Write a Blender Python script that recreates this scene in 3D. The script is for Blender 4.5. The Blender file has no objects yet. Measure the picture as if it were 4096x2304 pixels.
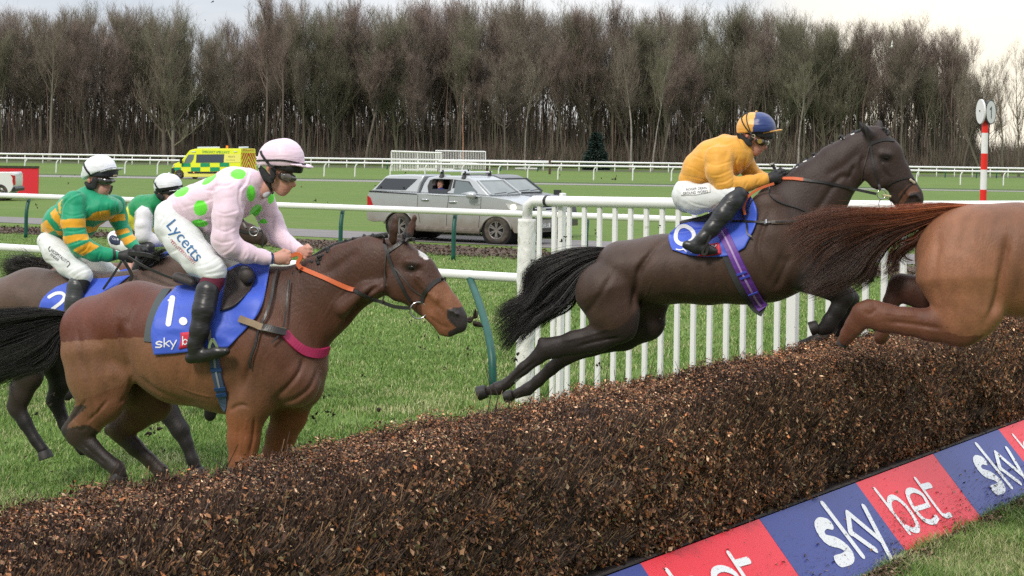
import bpy, bmesh, math, random
import numpy as np
from mathutils import Vector, Matrix
from mathutils.bvhtree import BVHTree

R = math.radians
random.seed(7)
RNG = np.random.default_rng(7)
scene = bpy.context.scene
col = scene.collection

# ------------------------------------------------------------------ camera
FPX, CX, CY, ROLL, CAMH = 6837.0, 2048.0, 601.0, R(0.8), 2.5
cam_data = bpy.data.cameras.new('camera')
cam_data.sensor_width = 36.0
cam_data.lens = FPX / 4096 * 36
cam_data.shift_y = -(1152 - CY) / 4096
cam_data.clip_start = 0.1
cam_data.clip_end = 3000
cam = bpy.data.objects.new('camera', cam_data)
cam.matrix_world = Matrix.Translation((0, 0, CAMH)) @ Matrix.Rotation(R(90), 4, 'X') @ Matrix.Rotation(ROLL, 4, 'Z')
col.objects.link(cam)
scene.camera = cam
cam_data.dof.use_dof = True
cam_data.dof.focus_distance = 11.0
cam_data.dof.aperture_fstop = 18.0

# ------------------------------------------------------------------ world: pale overcast deck over a clear sky, key light behind the camera
SUN_AZ, SUN_EL = R(-150), R(42)        # sun set behind the camera's left shoulder as an added key light
w = bpy.data.worlds.new("World")
scene.world = w
w.use_nodes = True
nt = w.node_tree
nt.nodes.clear()
N = nt.nodes.new
L = nt.links.new
out = N('ShaderNodeOutputWorld')
sky = N('ShaderNodeTexSky')
sky.sky_type = 'NISHITA'
sky.sun_disc = False
sky.sun_elevation = SUN_EL
sky.sun_rotation = SUN_AZ
bg1 = N('ShaderNodeBackground')
bg1.inputs[1].default_value = 0.06
L(sky.outputs[0], bg1.inputs[0])
tc = N('ShaderNodeTexCoord')
sep = N('ShaderNodeSeparateXYZ')
L(tc.outputs['Generated'], sep.inputs[0])
grad = N('ShaderNodeMapRange')            # an overcast sky brightens towards the zenith
grad.inputs[1].default_value = 0.05
grad.inputs[2].default_value = 0.75
grad.inputs[3].default_value = 0.88
grad.inputs[4].default_value = 2.1
L(sep.outputs[2], grad.inputs[0])
mp = N('ShaderNodeMapping')
mp.inputs['Scale'].default_value = (1, 1, 5)
L(tc.outputs['Generated'], mp.inputs[0])
nz = N('ShaderNodeTexNoise')
nz.inputs['Scale'].default_value = 3.2
nz.inputs['Detail'].default_value = 5
nz.inputs['Roughness'].default_value = 0.55
L(mp.outputs[0], nz.inputs['Vector'])
ramp = N('ShaderNodeValToRGB')
ramp.color_ramp.elements[0].position = 0.35
ramp.color_ramp.elements[0].color = (0.62, 0.68, 0.77, 1)
ramp.color_ramp.elements[1].position = 0.65
ramp.color_ramp.elements[1].color = (1.0, 1.01, 1.03, 1)
L(nz.outputs[0], ramp.inputs[0])
# warm gap in the cloud low down on the right
dirn = N('ShaderNodeVectorMath')
dirn.operation = 'DOT_PRODUCT'
dirn.inputs[1].default_value = (math.sin(R(17)) * math.cos(R(3)), math.cos(R(17)) * math.cos(R(3)), math.sin(R(3)))
L(tc.outputs['Generated'], dirn.inputs[0])
glow = N('ShaderNodeMapRange')
glow.interpolation_type = 'SMOOTHERSTEP'
glow.inputs[1].default_value = 0.982
glow.inputs[2].default_value = 1.0
L(dirn.outputs['Value'], glow.inputs[0])
low = N('ShaderNodeMapRange')             # a faint warm band near the horizon
low.interpolation_type = 'SMOOTHSTEP'
low.inputs[1].default_value = 0.10
low.inputs[2].default_value = 0.0
low.inputs[3].default_value = 0.0
low.inputs[4].default_value = 0.22
L(sep.outputs[2], low.inputs[0])
mx = N('ShaderNodeMath')
mx.operation = 'MAXIMUM'
L(glow.outputs[0], mx.inputs[0])
L(low.outputs[0], mx.inputs[1])
wm = N('ShaderNodeMixRGB')
wm.inputs[2].default_value = (1.36, 1.24, 1.03, 1)
L(mx.outputs[0], wm.inputs[0])
L(ramp.outputs[0], wm.inputs[1])
bg2 = N('ShaderNodeBackground')
L(wm.outputs[0], bg2.inputs[0])
back = N('ShaderNodeMapRange')            # unseen sky dimmed behind the camera, added for contrast
back.inputs[1].default_value = -0.9; back.inputs[2].default_value = 0.15; back.inputs[3].default_value = 0.42; back.inputs[4].default_value = 1.0
L(sep.outputs[1], back.inputs[0])
bm_ = N('ShaderNodeMath'); bm_.operation = 'MULTIPLY'
L(grad.outputs[0], bm_.inputs[0]); L(back.outputs[0], bm_.inputs[1])
L(bm_.outputs[0], bg2.inputs[1])
ms = N('ShaderNodeMixShader')
ms.inputs[0].default_value = 0.88
L(bg1.outputs[0], ms.inputs[1])
L(bg2.outputs[0], ms.inputs[2])
L(ms.outputs[0], out.inputs[0])

sun_d = bpy.data.lights.new('sun', 'SUN')
sun_d.energy = 2.0
sun_d.angle = R(13)
sun_d.color = (1, 0.93, 0.82)
sun = bpy.data.objects.new('sun', sun_d)
SUN_LAMP_AZ, SUN_LAMP_EL = SUN_AZ, SUN_EL
sd = Vector((math.sin(SUN_LAMP_AZ) * math.cos(SUN_LAMP_EL), math.cos(SUN_LAMP_AZ) * math.cos(SUN_LAMP_EL), math.sin(SUN_LAMP_EL)))
sun.rotation_euler = sd.to_track_quat('Z', 'Y').to_euler()
col.objects.link(sun)

scene.view_settings.view_transform = 'Standard'
scene.view_settings.look = 'None'
scene.view_settings.exposure = 0.16
scene.view_settings.gamma = 1.0
scene.cycles.use_denoising = False
scene.cycles.max_bounces = 5
scene.cycles.transparent_max_bounces = 12

# ------------------------------------------------------------------ projection helpers (photo pixels, 4096 x 2304)
cr, sr = math.cos(ROLL), math.sin(ROLL)
def ray(X, Y):
    u, up = X - CX, CY - Y
    a = u * cr - up * sr
    b = u * sr + up * cr
    return Vector((a / FPX, 1.0, b / FPX))
CAMP = Vector((0, 0, CAMH))
def at(X, Y, d):
    return CAMP + ray(X, Y) * d
def on_ground(X, Y, z=0.0):
    r = ray(X, Y)
    return CAMP + r * ((z - CAMH) / r.z)
def proj(P):
    P = np.asarray(P, float)
    a = FPX * P[..., 0] / P[..., 1]
    b = FPX * (P[..., 2] - CAMH) / P[..., 1]
    return np.stack([CX + a * cr + b * sr, CY - (-a * sr + b * cr)], -1)
def Z(x0, y0, x1, w):
    s = (x1 - x0) / w
    def f(x, y): return (x0 + x * s, y0 + y * s)
    f.s = s
    return f
F1 = Z(0, 0, 1, 1)

class Frame:
    """a vertical plane through anchor with heading (angle towards the camera); local x = heading, y = lateral (+ away from camera), z = up"""
    def __init__(s, X, Y, depth, turn):
        s.o = at(X, Y, depth)
        s.e = Vector((math.cos(turn), -math.sin(turn), 0))
        s.l = Vector((math.sin(turn), math.cos(turn), 0))
        s.depth = depth
        s.R = np.array([list(s.e), list(s.l), [0, 0, 1]])
        s.on = np.array(list(s.o))
    def loc(s, X, Y, lat=0.0):
        r = ray(X, Y)
        o = s.o + s.l * lat
        t = (o - CAMP).dot(s.l) / r.dot(s.l)
        P = CAMP + r * t
        q = P - s.o
        return np.array([q.dot(s.e), q.dot(s.l), q.z]), t / FPX
    def world(s, P):
        return np.asarray(P) @ s.R + s.on
    def local(s, W):
        return (np.asarray(W) - s.on) @ s.R.T

# ------------------------------------------------------------------ materials
MATS = {}
def srgb(r, g, b):
    f = lambda c: (c / 12.92) if c <= 0.04045 else ((c + 0.055) / 1.055) ** 2.4
    return (f(r / 255), f(g / 255), f(b / 255))
def mat(name, base=(0.5, 0.5, 0.5), rough=0.6, var=0.0, vscale=8.0, bump=0.0, bscale=40.0, attr=None, metal=0.0, spec=0.5, sheen=0.0,
        stretch=(1, 1, 1), specks=None, coat=0.0, base2=None, trans=0.0, fold=0.0, foldscale=6.0, dist=0.02, emis=None, ridge=False):
    if name in MATS: return MATS[name]
    m = bpy.data.materials.new(name)
    m.use_nodes = True
    t = m.node_tree
    n, l = t.nodes.new, t.links.new
    b = t.nodes['Principled BSDF']
    b.inputs['Roughness'].default_value = rough
    b.inputs['Metallic'].default_value = metal
    b.inputs['Specular IOR Level'].default_value = spec
    b.inputs['Sheen Weight'].default_value = sheen
    b.inputs['Coat Weight'].default_value = coat
    b.inputs['Transmission Weight'].default_value = trans
    if emis:
        b.inputs['Emission Color'].default_value = (*emis[:3], 1); b.inputs['Emission Strength'].default_value = emis[3]
    co = n('ShaderNodeTexCoord'); mpn = n('ShaderNodeMapping')
    mpn.inputs['Scale'].default_value = stretch
    l(co.outputs['Object'], mpn.inputs[0])
    if attr:
        a = n('ShaderNodeAttribute'); a.attribute_name = attr; c = a.outputs['Color']
    else:
        a = n('ShaderNodeRGB'); a.outputs[0].default_value = (*base, 1); c = a.outputs[0]
    if var or base2:
        z = n('ShaderNodeTexNoise'); z.inputs['Scale'].default_value = vscale; z.inputs['Detail'].default_value = 6; z.inputs['Roughness'].default_value = 0.6
        l(mpn.outputs[0], z.inputs['Vector'])
        if base2:
            mr = n('ShaderNodeMapRange'); mr.inputs[1].default_value = 0.35; mr.inputs[2].default_value = 0.65
            l(z.outputs[0], mr.inputs[0])
            x = n('ShaderNodeMixRGB'); x.inputs[2].default_value = (*base2, 1)
            l(mr.outputs[0], x.inputs[0]); l(c, x.inputs[1]); c = x.outputs[0]
        if var:
            mr = n('ShaderNodeMapRange'); mr.inputs[1].default_value = 0.3; mr.inputs[2].default_value = 0.7
            mr.inputs[3].default_value = 1 - var; mr.inputs[4].default_value = 1 + var
            l(z.outputs[0], mr.inputs[0])
            x = n('ShaderNodeVectorMath'); x.operation = 'SCALE'
            l(c, x.inputs[0]); l(mr.outputs[0], x.inputs['Scale']); c = x.outputs[0]
    if specks:                      # dirt spatter: (scale, threshold, colour)
        for k, (sc, th, sc_col) in enumerate(specks):
            z = n('ShaderNodeTexNoise'); z.inputs['Scale'].default_value = sc; z.inputs['Detail'].default_value = 2
            l(co.outputs['Object'], z.inputs['Vector'])
            mr = n('ShaderNodeMapRange'); mr.inputs[1].default_value = th; mr.inputs[2].default_value = th + 0.02
            l(z.outputs[0], mr.inputs[0])
            x = n('ShaderNodeMixRGB'); x.inputs[2].default_value = (*sc_col, 1)
            l(mr.outputs[0], x.inputs[0]); l(c, x.inputs[1]); c = x.outputs[0]
    l(c, b.inputs['Base Color'])
    prev = None
    if fold:
        z = n('ShaderNodeTexNoise'); z.inputs['Scale'].default_value = foldscale; z.inputs['Detail'].default_value = 2; z.inputs['Distortion'].default_value = 0.5
        l(mpn.outputs[0], z.inputs['Vector'])
        if ridge:
            z.noise_type = 'RIDGED_MULTIFRACTAL'; z.inputs['Detail'].default_value = 1.5; z.normalize = True
        bp = n('ShaderNodeBump'); bp.inputs['Strength'].default_value = fold; bp.inputs['Distance'].default_value = dist
        l(z.outputs[0], bp.inputs['Height']); prev = bp
    if bump:
        z = n('ShaderNodeTexNoise'); z.inputs['Scale'].default_value = bscale; z.inputs['Detail'].default_value = 4
        l(mpn.outputs[0], z.inputs['Vector'])
        bp = n('ShaderNodeBump'); bp.inputs['Strength'].default_value = bump; bp.inputs['Distance'].default_value = 0.01
        l(z.outputs[0], bp.inputs['Height'])
        if prev: l(prev.outputs[0], bp.inputs['Normal'])
        prev = bp
    if prev: l(prev.outputs[0], b.inputs['Normal'])
    MATS[name] = m
    return m
def glass(name, tint=(0.05, 0.06, 0.07), rough=0.03, alpha=0.55):
    if name in MATS: return MATS[name]
    m = bpy.data.materials.new(name); m.use_nodes = True
    b = m.node_tree.nodes['Principled BSDF']
    b.inputs['Base Color'].default_value = (*tint, 1); b.inputs['Roughness'].default_value = rough
    b.inputs['Alpha'].default_value = alpha; b.inputs['Specular IOR Level'].default_value = 0.9
    MATS[name] = m
    return m

# ------------------------------------------------------------------ objects
def tag(o, label=None, cat=None, group=None, kind=None):
    if label: o['label'] = label
    if cat: o['category'] = cat
    if group: o['group'] = group
    if kind: o['kind'] = kind
    return o
def empty(name, loc=(0, 0, 0), rz=0.0, label=None, cat=None, group=None):
    o = bpy.data.objects.new(name, None)
    o.location = loc; o.rotation_euler = (0, 0, rz); o.empty_display_size = 0.2
    col.objects.link(o)
    return tag(o, label, cat, group)
def obj(name, me, m=None, parent=None, smooth=False, world=False):
    """link a mesh; world=True when its vertices are world coordinates and it must be re-expressed in the parent's space"""
    o = bpy.data.objects.new(name, me)
    if m is not None and not me.materials: me.materials.append(m)
    col.objects.link(o)
    if parent is not None:
        o.parent = parent
        if world:
            me.transform(pmat(parent).inverted())
    if smooth: me.shade_smooth()
    return o
def pmat(p):
    m = p.matrix_basis.copy()
    while p.parent: p = p.parent; m = p.matrix_basis @ m
    return m
def mesh_np(name, V, F, colors=None, smooth=False, mats=None, midx=None):
    """V (n,3), F (m,k) with constant k, or a list of such arrays"""
    me = bpy.data.meshes.new(name)
    Fs = F if isinstance(F, list) else [F]
    Fs = [f for f in Fs if len(f)]
    V = np.asarray(V, np.float32)
    me.vertices.add(len(V)); me.vertices.foreach_set('co', V.ravel())
    loops = np.concatenate([f.ravel() for f in Fs]).astype(np.int32)
    tot = np.concatenate([np.full(len(f), f.shape[1]) for f in Fs]).astype(np.int32)
    st = np.concatenate([[0], np.cumsum(tot)[:-1]]).astype(np.int32)
    me.loops.add(len(loops)); me.loops.foreach_set('vertex_index', loops)
    me.polygons.add(len(tot)); me.polygons.foreach_set('loop_start', st)
    me.polygons.foreach_set('loop_total', tot)
    if midx is not None: me.polygons.foreach_set('material_index', np.asarray(midx, np.int32))
    me.update(calc_edges=True)
    if colors is not None:
        a = me.color_attributes.new('Col', 'FLOAT_COLOR', 'POINT')
        c = np.ones((len(V), 4), np.float32); c[:, :3] = colors
        a.data.foreach_set('color', c.ravel())
    if smooth: me.shade_smooth()
    if mats:
        for m in mats: me.materials.append(m)
    return me
class MB:
    """collects boxes, tubes and sheets into one mesh"""
    def __init__(s): s.V = []; s.F = []; s.n = 0; s.M = []
    def add(s, V, F, m=0):
        V = np.asarray(V, float).reshape(-1, 3)
        s.V.append(V)
        for f in F: s.F.append([i + s.n for i in f]); s.M.append(m)
        s.n += len(V)
    def box(s, c, d, M=None, m=0, bev=0.0):
        x, y, z = [k / 2 for k in d]
        V = np.array([[i * x, j * y, k * z] for i in (-1, 1) for j in (-1, 1) for k in (-1, 1)])
        if M is not None: V = V @ np.array(M.to_3x3()).T
        V = V + np.array(c)
        s.add(V, [(0, 1, 3, 2), (4, 6, 7, 5), (0, 4, 5, 1), (2, 3, 7, 6), (0, 2, 6, 4), (1, 5, 7, 3)], m)
    def tube(s, pts, rad, n=8, caps=True, m=0, flat=1.0, up=None):
        P = np.asarray(pts, float)
        r = np.broadcast_to(np.asarray(rad, float), (len(P),))
        T = np.gradient(P, axis=0); T /= np.linalg.norm(T, axis=1)[:, None] + 1e-12
        a = np.array([0, 0, 1.0]) if up is None else np.asarray(up, float)
        if abs(T[0] @ a) > 0.95: a = np.array([1.0, 0, 0])
        A = a - T[0] * (a @ T[0]); A /= np.linalg.norm(A)
        V = []
        for i in range(len(P)):
            A = A - T[i] * (A @ T[i]); A /= np.linalg.norm(A) + 1e-12
            B = np.cross(T[i], A)
            for k in range(n):
                t = 2 * math.pi * k / n
                V.append(P[i] + r[i] * (math.cos(t) * A + flat * math.sin(t) * B))
        F = []
        for i in range(len(P) - 1):
            for k in range(n):
                F.append((i * n + k, i * n + (k + 1) % n, (i + 1) * n + (k + 1) % n, (i + 1) * n + k))
        if caps:
            F.append(tuple(range(n))[::-1]); F.append(tuple((len(P) - 1) * n + k for k in range(n)))
        s.add(V, F, m)
    def poly(s, V, F=None, m=0):
        s.add(V, F or [tuple(range(len(V)))], m)
    def prism(s, outline, d, m=0):
        """outline: 3D points; d: thickness vector"""
        P = np.asarray(outline, float); Q = P + np.asarray(d, float); n = len(P)
        F = [tuple(range(n))[::-1], tuple(range(n, 2 * n))] + [(i, (i + 1) % n, n + (i + 1) % n, n + i) for i in range(n)]
        s.add(np.vstack([P, Q]), F, m)
    def disc(s, c, r, nrm, depth, n=24, m=0):
        nrm = Vector(nrm).normalized(); a = nrm.orthogonal().normalized(); b = nrm.cross(a)
        P = [list(Vector(c) + a * r * math.cos(2 * math.pi * k / n) + b * r * math.sin(2 * math.pi * k / n)) for k in range(n)]
        s.prism(P, list(nrm * depth), m)
    def mesh(s, name, smooth=False):
        me = bpy.data.meshes.new(name)
        me.from_pydata(np.vstack(s.V).tolist(), [], s.F)
        me.polygons.foreach_set('material_index', s.M)
        if smooth: me.shade_smooth()
        return me
    def build(s, name, m=None, parent=None, smooth=False, world=False, bevel=0.0, mats=None, sm_angle=None):
        me = s.mesh(name)
        bm = bmesh.new(); bm.from_mesh(me)
        bmesh.ops.recalc_face_normals(bm, faces=bm.faces); bm.to_mesh(me); bm.free()
        if smooth: me.shade_smooth()
        if mats:
            for x in mats: me.materials.append(x)
        o = obj(name, me, m, parent, world=world)
        if bevel:
            b = o.modifiers.new('bevel', 'BEVEL'); b.width = bevel; b.segments = 2; b.limit_method = 'ANGLE'
        if sm_angle:
            me.shade_smooth(); me.set_sharp_from_angle(angle=R(sm_angle)) if hasattr(me, 'set_sharp_from_angle') else None
        return o
def copy_tree(o, parent=None):
    c = o.copy(); col.objects.link(c)
    if parent is not None: c.parent = parent
    for ch in list(o.children): copy_tree(ch, c)
    return c

# ------------------------------------------------------------------ value noise
_tab = np.random.default_rng(3).random(4096).astype(np.float32)
def vnoise(P, scale=1.0, seed=0):
    p = np.asarray(P) * scale + seed * 17.31
    i = np.floor(p).astype(np.int64); f = (p - i); f = f * f * (3 - 2 * f)
    def h(dx, dy, dz):
        return _tab[((i[..., 0] + dx) * 73856093 ^ (i[..., 1] + dy) * 19349663 ^ (i[..., 2] + dz) * 83492791) & 4095]
    x0 = h(0, 0, 0) * (1 - f[..., 0]) + h(1, 0, 0) * f[..., 0]; x1 = h(0, 1, 0) * (1 - f[..., 0]) + h(1, 1, 0) * f[..., 0]
    x2 = h(0, 0, 1) * (1 - f[..., 0]) + h(1, 0, 1) * f[..., 0]; x3 = h(0, 1, 1) * (1 - f[..., 0]) + h(1, 1, 1) * f[..., 0]
    return (x0 * (1 - f[..., 1]) + x1 * f[..., 1]) * (1 - f[..., 2]) + (x2 * (1 - f[..., 1]) + x3 * f[..., 1]) * f[..., 2]

# ------------------------------------------------------------------ sculpting: blended tapered limbs, meshed with surface nets
def surface_nets(f, o, h):
    """f: grid of distances, o: origin, h: step -> V, quads"""
    s = f < 0
    nx, ny, nz = f.shape
    c = s[:-1, :-1, :-1].astype(np.int8)
    tot = np.zeros((nx - 1, ny - 1, nz - 1), np.int8)
    for a in (0, 1):
        for b in (0, 1):
            for d in (0, 1): tot += s[a:nx - 1 + a, b:ny - 1 + b, d:nz - 1 + d]
    act = (tot > 0) & (tot < 8)
    idx = -np.ones(act.shape, np.int64); I = np.argwhere(act); idx[act] = np.arange(len(I))
    acc = np.zeros((len(I), 3)); cnt = np.zeros(len(I))
    corners = [(a, b, d) for a in (0, 1) for b in (0, 1) for d in (0, 1)]
    for i, p in enumerate(corners):
        for q in corners[i + 1:]:
            if sum(abs(a - b) for a, b in zip(p, q)) != 1: continue
            fp = f[I[:, 0] + p[0], I[:, 1] + p[1], I[:, 2] + p[2]]; fq = f[I[:, 0] + q[0], I[:, 1] + q[1], I[:, 2] + q[2]]
            x = (fp < 0) != (fq < 0)
            t = np.where(x, fp / np.where(x, fp - fq, 1), 0)[:, None]
            P = np.array(p)[None] * (1 - t) + np.array(q)[None] * t
            acc += np.where(x[:, None], P, 0); cnt += x
    V = (I + acc / cnt[:, None]) * h + o
    Q = []
    for ax in range(3):
        a, b = [k for k in range(3) if k != ax]
        sl = lambda d: tuple(slice(d, f.shape[k] - (1 - d)) if k == ax else slice(None) for k in range(3))
        x = s[sl(0)] != s[sl(1)]
        E = np.argwhere(x)
        E = E[(E[:, a] > 0) & (E[:, b] > 0) & (E[:, a] < f.shape[a] - 1) & (E[:, b] < f.shape[b] - 1)]
        ins = s[E[:, 0], E[:, 1], E[:, 2]]
        def cell(da, db):
            C = E.copy(); C[:, a] += da; C[:, b] += db
            return idx[C[:, 0], C[:, 1], C[:, 2]]
        q = np.stack([cell(-1, -1), cell(0, -1), cell(0, 0), cell(-1, 0)], 1)
        flip = ins if ax != 1 else ~ins
        q[~flip] = q[~flip][:, ::-1]
        Q.append(q)
    return V, np.vstack(Q)

class Sculpt:
    def __init__(s, fr, k=0.03): s.fr = fr; s.P = []; s.k = k; s.cuts = []
    def chain(s, zf, pts, color=(0.5, 0.5, 0.5), lat=0.0, sq=1.0, k=None, cut=False, grow=0.0):
        """pts: (x, y, r[, lat[, sq]]) in the pixels of zoom frame zf; sq = lateral half width / vertical half width"""
        L_ = []
        for p in pts:
            la = p[3] if len(p) > 3 and p[3] is not None else lat
            q = p[4] if len(p) > 4 else sq
            X, Y = zf(p[0], p[1])
            c, mpp = s.fr.loc(X, Y, la)
            L_.append((c, p[2] * zf.s * mpp + grow, q))
        s.raw(L_, color, k, cut)
        return L_
    def raw(s, L_, color=(0.5, 0.5, 0.5), k=None, cut=False):
        if len(L_) == 1: L_ = [L_[0], L_[0]]
        for a, b in zip(L_[:-1], L_[1:]):
            (s.cuts if cut else s.P).append((a, b, np.array(color, float), s.k if k is None else k))
    def _d(s, P, pr):
        a, b, c, k = pr
        q0, q1 = a[2], b[2]
        ba = b[0] - a[0]; L2 = ba @ ba
        d = P - a[0]
        t = np.clip((d @ ba) / L2, 0, 1) if L2 > 1e-9 else np.zeros(P.shape[:-1])
        r = a[1] + t * (b[1] - a[1]); q = q0 + t * (q1 - q0)
        v = d - t[..., None] * ba
        n2 = np.sqrt(v[..., 0] ** 2 + v[..., 2] ** 2 + (v[..., 1] / q) ** 2)
        g = np.sqrt(v[..., 0] ** 2 + v[..., 2] ** 2 + (v[..., 1] / (q * q)) ** 2)
        return (n2 - r) * np.where(g > 1e-6, n2 / np.maximum(g, 1e-6), 1.0)
    def mesh(s, name, h=0.012, noise=None, smooth=1, colorfn=None, shell=0.0, m=None, parent=None, plane=None, grooves=()):
        pts = np.array([p[i][0] for p in s.P for i in (0, 1)]); rs = np.array([p[i][1] * max(1, p[i][2]) for p in s.P for i in (0, 1)])
        mg = 0.03 + shell
        lo = (pts - rs[:, None]).min(0) - mg; hi = (pts + rs[:, None]).max(0) + mg
        n = np.ceil((hi - lo) / h).astype(int) + 1
        f = np.full(n, 9.0)
        def region(p, ex):
            rr = max(p[0][1] * max(1, p[0][2]), p[1][1] * max(1, p[1][2])) + ex
            a = np.minimum(p[0][0], p[1][0]) - rr; b = np.maximum(p[0][0], p[1][0]) + rr
            i0 = np.maximum(((a - lo) / h).astype(int), 0); i1 = np.minimum(((b - lo) / h).astype(int) + 2, n)
            sl = tuple(slice(x, y) for x, y in zip(i0, i1))
            G = np.stack(np.meshgrid(*[np.arange(x, y) * h + l_ for x, y, l_ in zip(i0, i1, lo)], indexing='ij'), -1)
            return sl, G
        for p in s.P:
            k = p[3]
            sl, G = region(p, k + 2.5 * h + 0.01)
            d = s._d(G, p); g = f[sl]
            if k > 0:
                hh = np.clip(0.5 + 0.5 * (g - d) / k, 0, 1)
                f[sl] = np.where(g > 8, d, g * (1 - hh) + d * hh - k * hh * (1 - hh))
            else: f[sl] = np.minimum(g, d)
        for p in s.cuts:
            k = p[3]
            sl, G = region(p, k + 2 * h)
            d = -s._d(G, p); g = f[sl]
            hh = np.clip(0.5 - 0.5 * (g - d) / k, 0, 1)
            f[sl] = np.where(g > 8, g, g * (1 - hh) + d * hh + k * hh * (1 - hh))
        if plane:
            G = np.stack(np.meshgrid(*[np.arange(x) * h + l_ for x, l_ in zip(n, lo)], indexing='ij'), -1)
            f = np.maximum(f, plane(G))
        if noise is not None:
            near = np.abs(f) < 0.06
            I = np.argwhere(near)
            f[near] += noise(I * h + lo)
        V, Q = surface_nets(f, lo, h)
        for _ in range(smooth):
            E = np.vstack([Q[:, [0, 1]], Q[:, [1, 2]], Q[:, [2, 3]], Q[:, [3, 0]]])
            A = np.zeros_like(V); c = np.zeros(len(V))
            np.add.at(A, E[:, 0], V[E[:, 1]]); np.add.at(A, E[:, 1], V[E[:, 0]]); np.add.at(c, E[:, 0], 1); np.add.at(c, E[:, 1], 1)
            V = V * 0.45 + 0.55 * A / np.maximum(c, 1)[:, None]
        W = np.zeros(len(V)); C = np.zeros((len(V), 3))
        for p in s.P:
            d = s._d(V, p)
            wgt = np.exp(-np.clip(d, -0.02, 1) / 0.012) + 1e-30
            W += wgt; C += wgt[:, None] * p[2]
        C /= W[:, None]
        if grooves:
            a, b = V[Q[:, 2]] - V[Q[:, 0]], V[Q[:, 3]] - V[Q[:, 1]]; fn = np.cross(a, b); Nv = np.zeros_like(V)
            for k in range(4): np.add.at(Nv, Q[:, k], fn)
            Nv /= np.linalg.norm(Nv, axis=1)[:, None] + 1e-12
            P2 = proj(s.fr.world(V)); near = Nv @ (s.fr.R @ np.array([0, -1.0, 0])) > 0.1
            for zf, pts_, w_, dep in grooves:
                L2 = resample(np.array([zf(*p) for p in pts_], float), 20); dd = np.full(len(V), 1e9); tt_ = np.zeros(len(V))
                for i in range(len(L2) - 1):
                    e = L2[i + 1] - L2[i]; t = np.clip(((P2 - L2[i]) @ e) / (e @ e), 0, 1); d_ = np.linalg.norm(P2 - L2[i] - t[:, None] * e, axis=1)
                    m_ = d_ < dd; dd[m_] = d_[m_]; tt_[m_] = (i + t[m_]) / (len(L2) - 1)
                am = dep * np.exp(-(dd / (w_ * zf.s)) ** 2) * np.clip(np.minimum(tt_, 1 - tt_) * 5, 0.15, 1) * near
                V = V - Nv * am[:, None]
        Wd = s.fr.world(V)
        if colorfn: C = colorfn(C, V, proj(Wd))
        me = mesh_np(name, Wd, Q, colors=C, smooth=True)
        o = obj(name, me, m, parent, world=parent is not None)
        o.data.update()
        return o

def inpoly(P, poly):
    x, y = P[:, 0], P[:, 1]; r = np.zeros(len(P), bool)
    for (x0, y0), (x1, y1) in zip(poly, poly[1:] + poly[:1]):
        c = ((y0 > y) != (y1 > y)) & (x < (x1 - x0) * (y - y0) / ((y1 - y0) if y1 != y0 else 1e-9) + x0)
        r ^= c
    return r
def seglen(pts): return np.concatenate([[0], np.cumsum(np.linalg.norm(np.diff(pts, axis=0), axis=1))])
def resample(pts, n):
    pts = np.asarray(pts, float)
    # Catmull-Rom through the points, then even spacing
    P = np.vstack([2 * pts[0] - pts[1], pts, 2 * pts[-1] - pts[-2]])
    out_ = []
    for i in range(len(pts) - 1):
        p0, p1, p2, p3 = P[i:i + 4]
        for t in np.linspace(0, 1, 12, endpoint=False):
            out_.append(0.5 * (2 * p1 + (p2 - p0) * t + (2 * p0 - 5 * p1 + 4 * p2 - p3) * t * t + (3 * p1 - p0 - 3 * p2 + p3) * t ** 3))
    out_.append(pts[-1]); out_ = np.array(out_)
    s_ = seglen(out_); q = np.linspace(0, s_[-1], n)
    return np.stack([np.interp(q, s_, out_[:, k]) for k in range(out_.shape[1])], 1)

def strokes_mesh(strokes, width, T, thick=0.002, n=10):
    """letter strokes (2D polylines with round ends) -> flat mesh; T maps 2D array to 3D"""
    mb = MB()
    for k, st in enumerate(strokes):
        if isinstance(st, tuple): st, wd = st
        else: wd = width
        P = resample(st, 14 if len(st) < 4 else 30) if len(st) > 2 else np.array([np.array(st[0]) + (np.array(st[1]) - np.array(st[0])) * t for t in np.linspace(0, 1, 8)])
        D = np.gradient(P, axis=0); D /= np.linalg.norm(D, axis=1)[:, None]
        Nn = np.stack([-D[:, 1], D[:, 0]], 1) * wd / 2
        Lf, Rt = P + Nn, P - Nn
        def cap(c, d, sgn):
            a0 = math.atan2(d[1], d[0])
            return [c + wd / 2 * np.array([math.cos(a0 + sgn * math.pi / 2 - sgn * math.pi * j / 6), math.sin(a0 + sgn * math.pi / 2 - sgn * math.pi * j / 6)]) for j in range(1, 6)]
        out2 = list(Lf) + cap(P[-1], D[-1], 1) + list(Rt[::-1]) + cap(P[0], -D[0], 1)
        off = k * 0.0004
        V = T(np.array(out2), off)
        m = len(P); nc = 5
        F = []
        li = list(range(m)); ri = [m + nc + (m - 1 - j) for j in range(m)]
        for j in range(m - 1): F.append((li[j], ri[j], ri[j + 1], li[j + 1]))
        F.append(tuple([li[m - 1]] + [ri[m - 1]] + [m + nc - 1 - j for j in range(nc)]))
        F.append(tuple([ri[0]] + [li[0]] + [2 * m + 2 * nc - 1 - j for j in range(nc)]))
        mb.add(V, F)
    return mb

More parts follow.
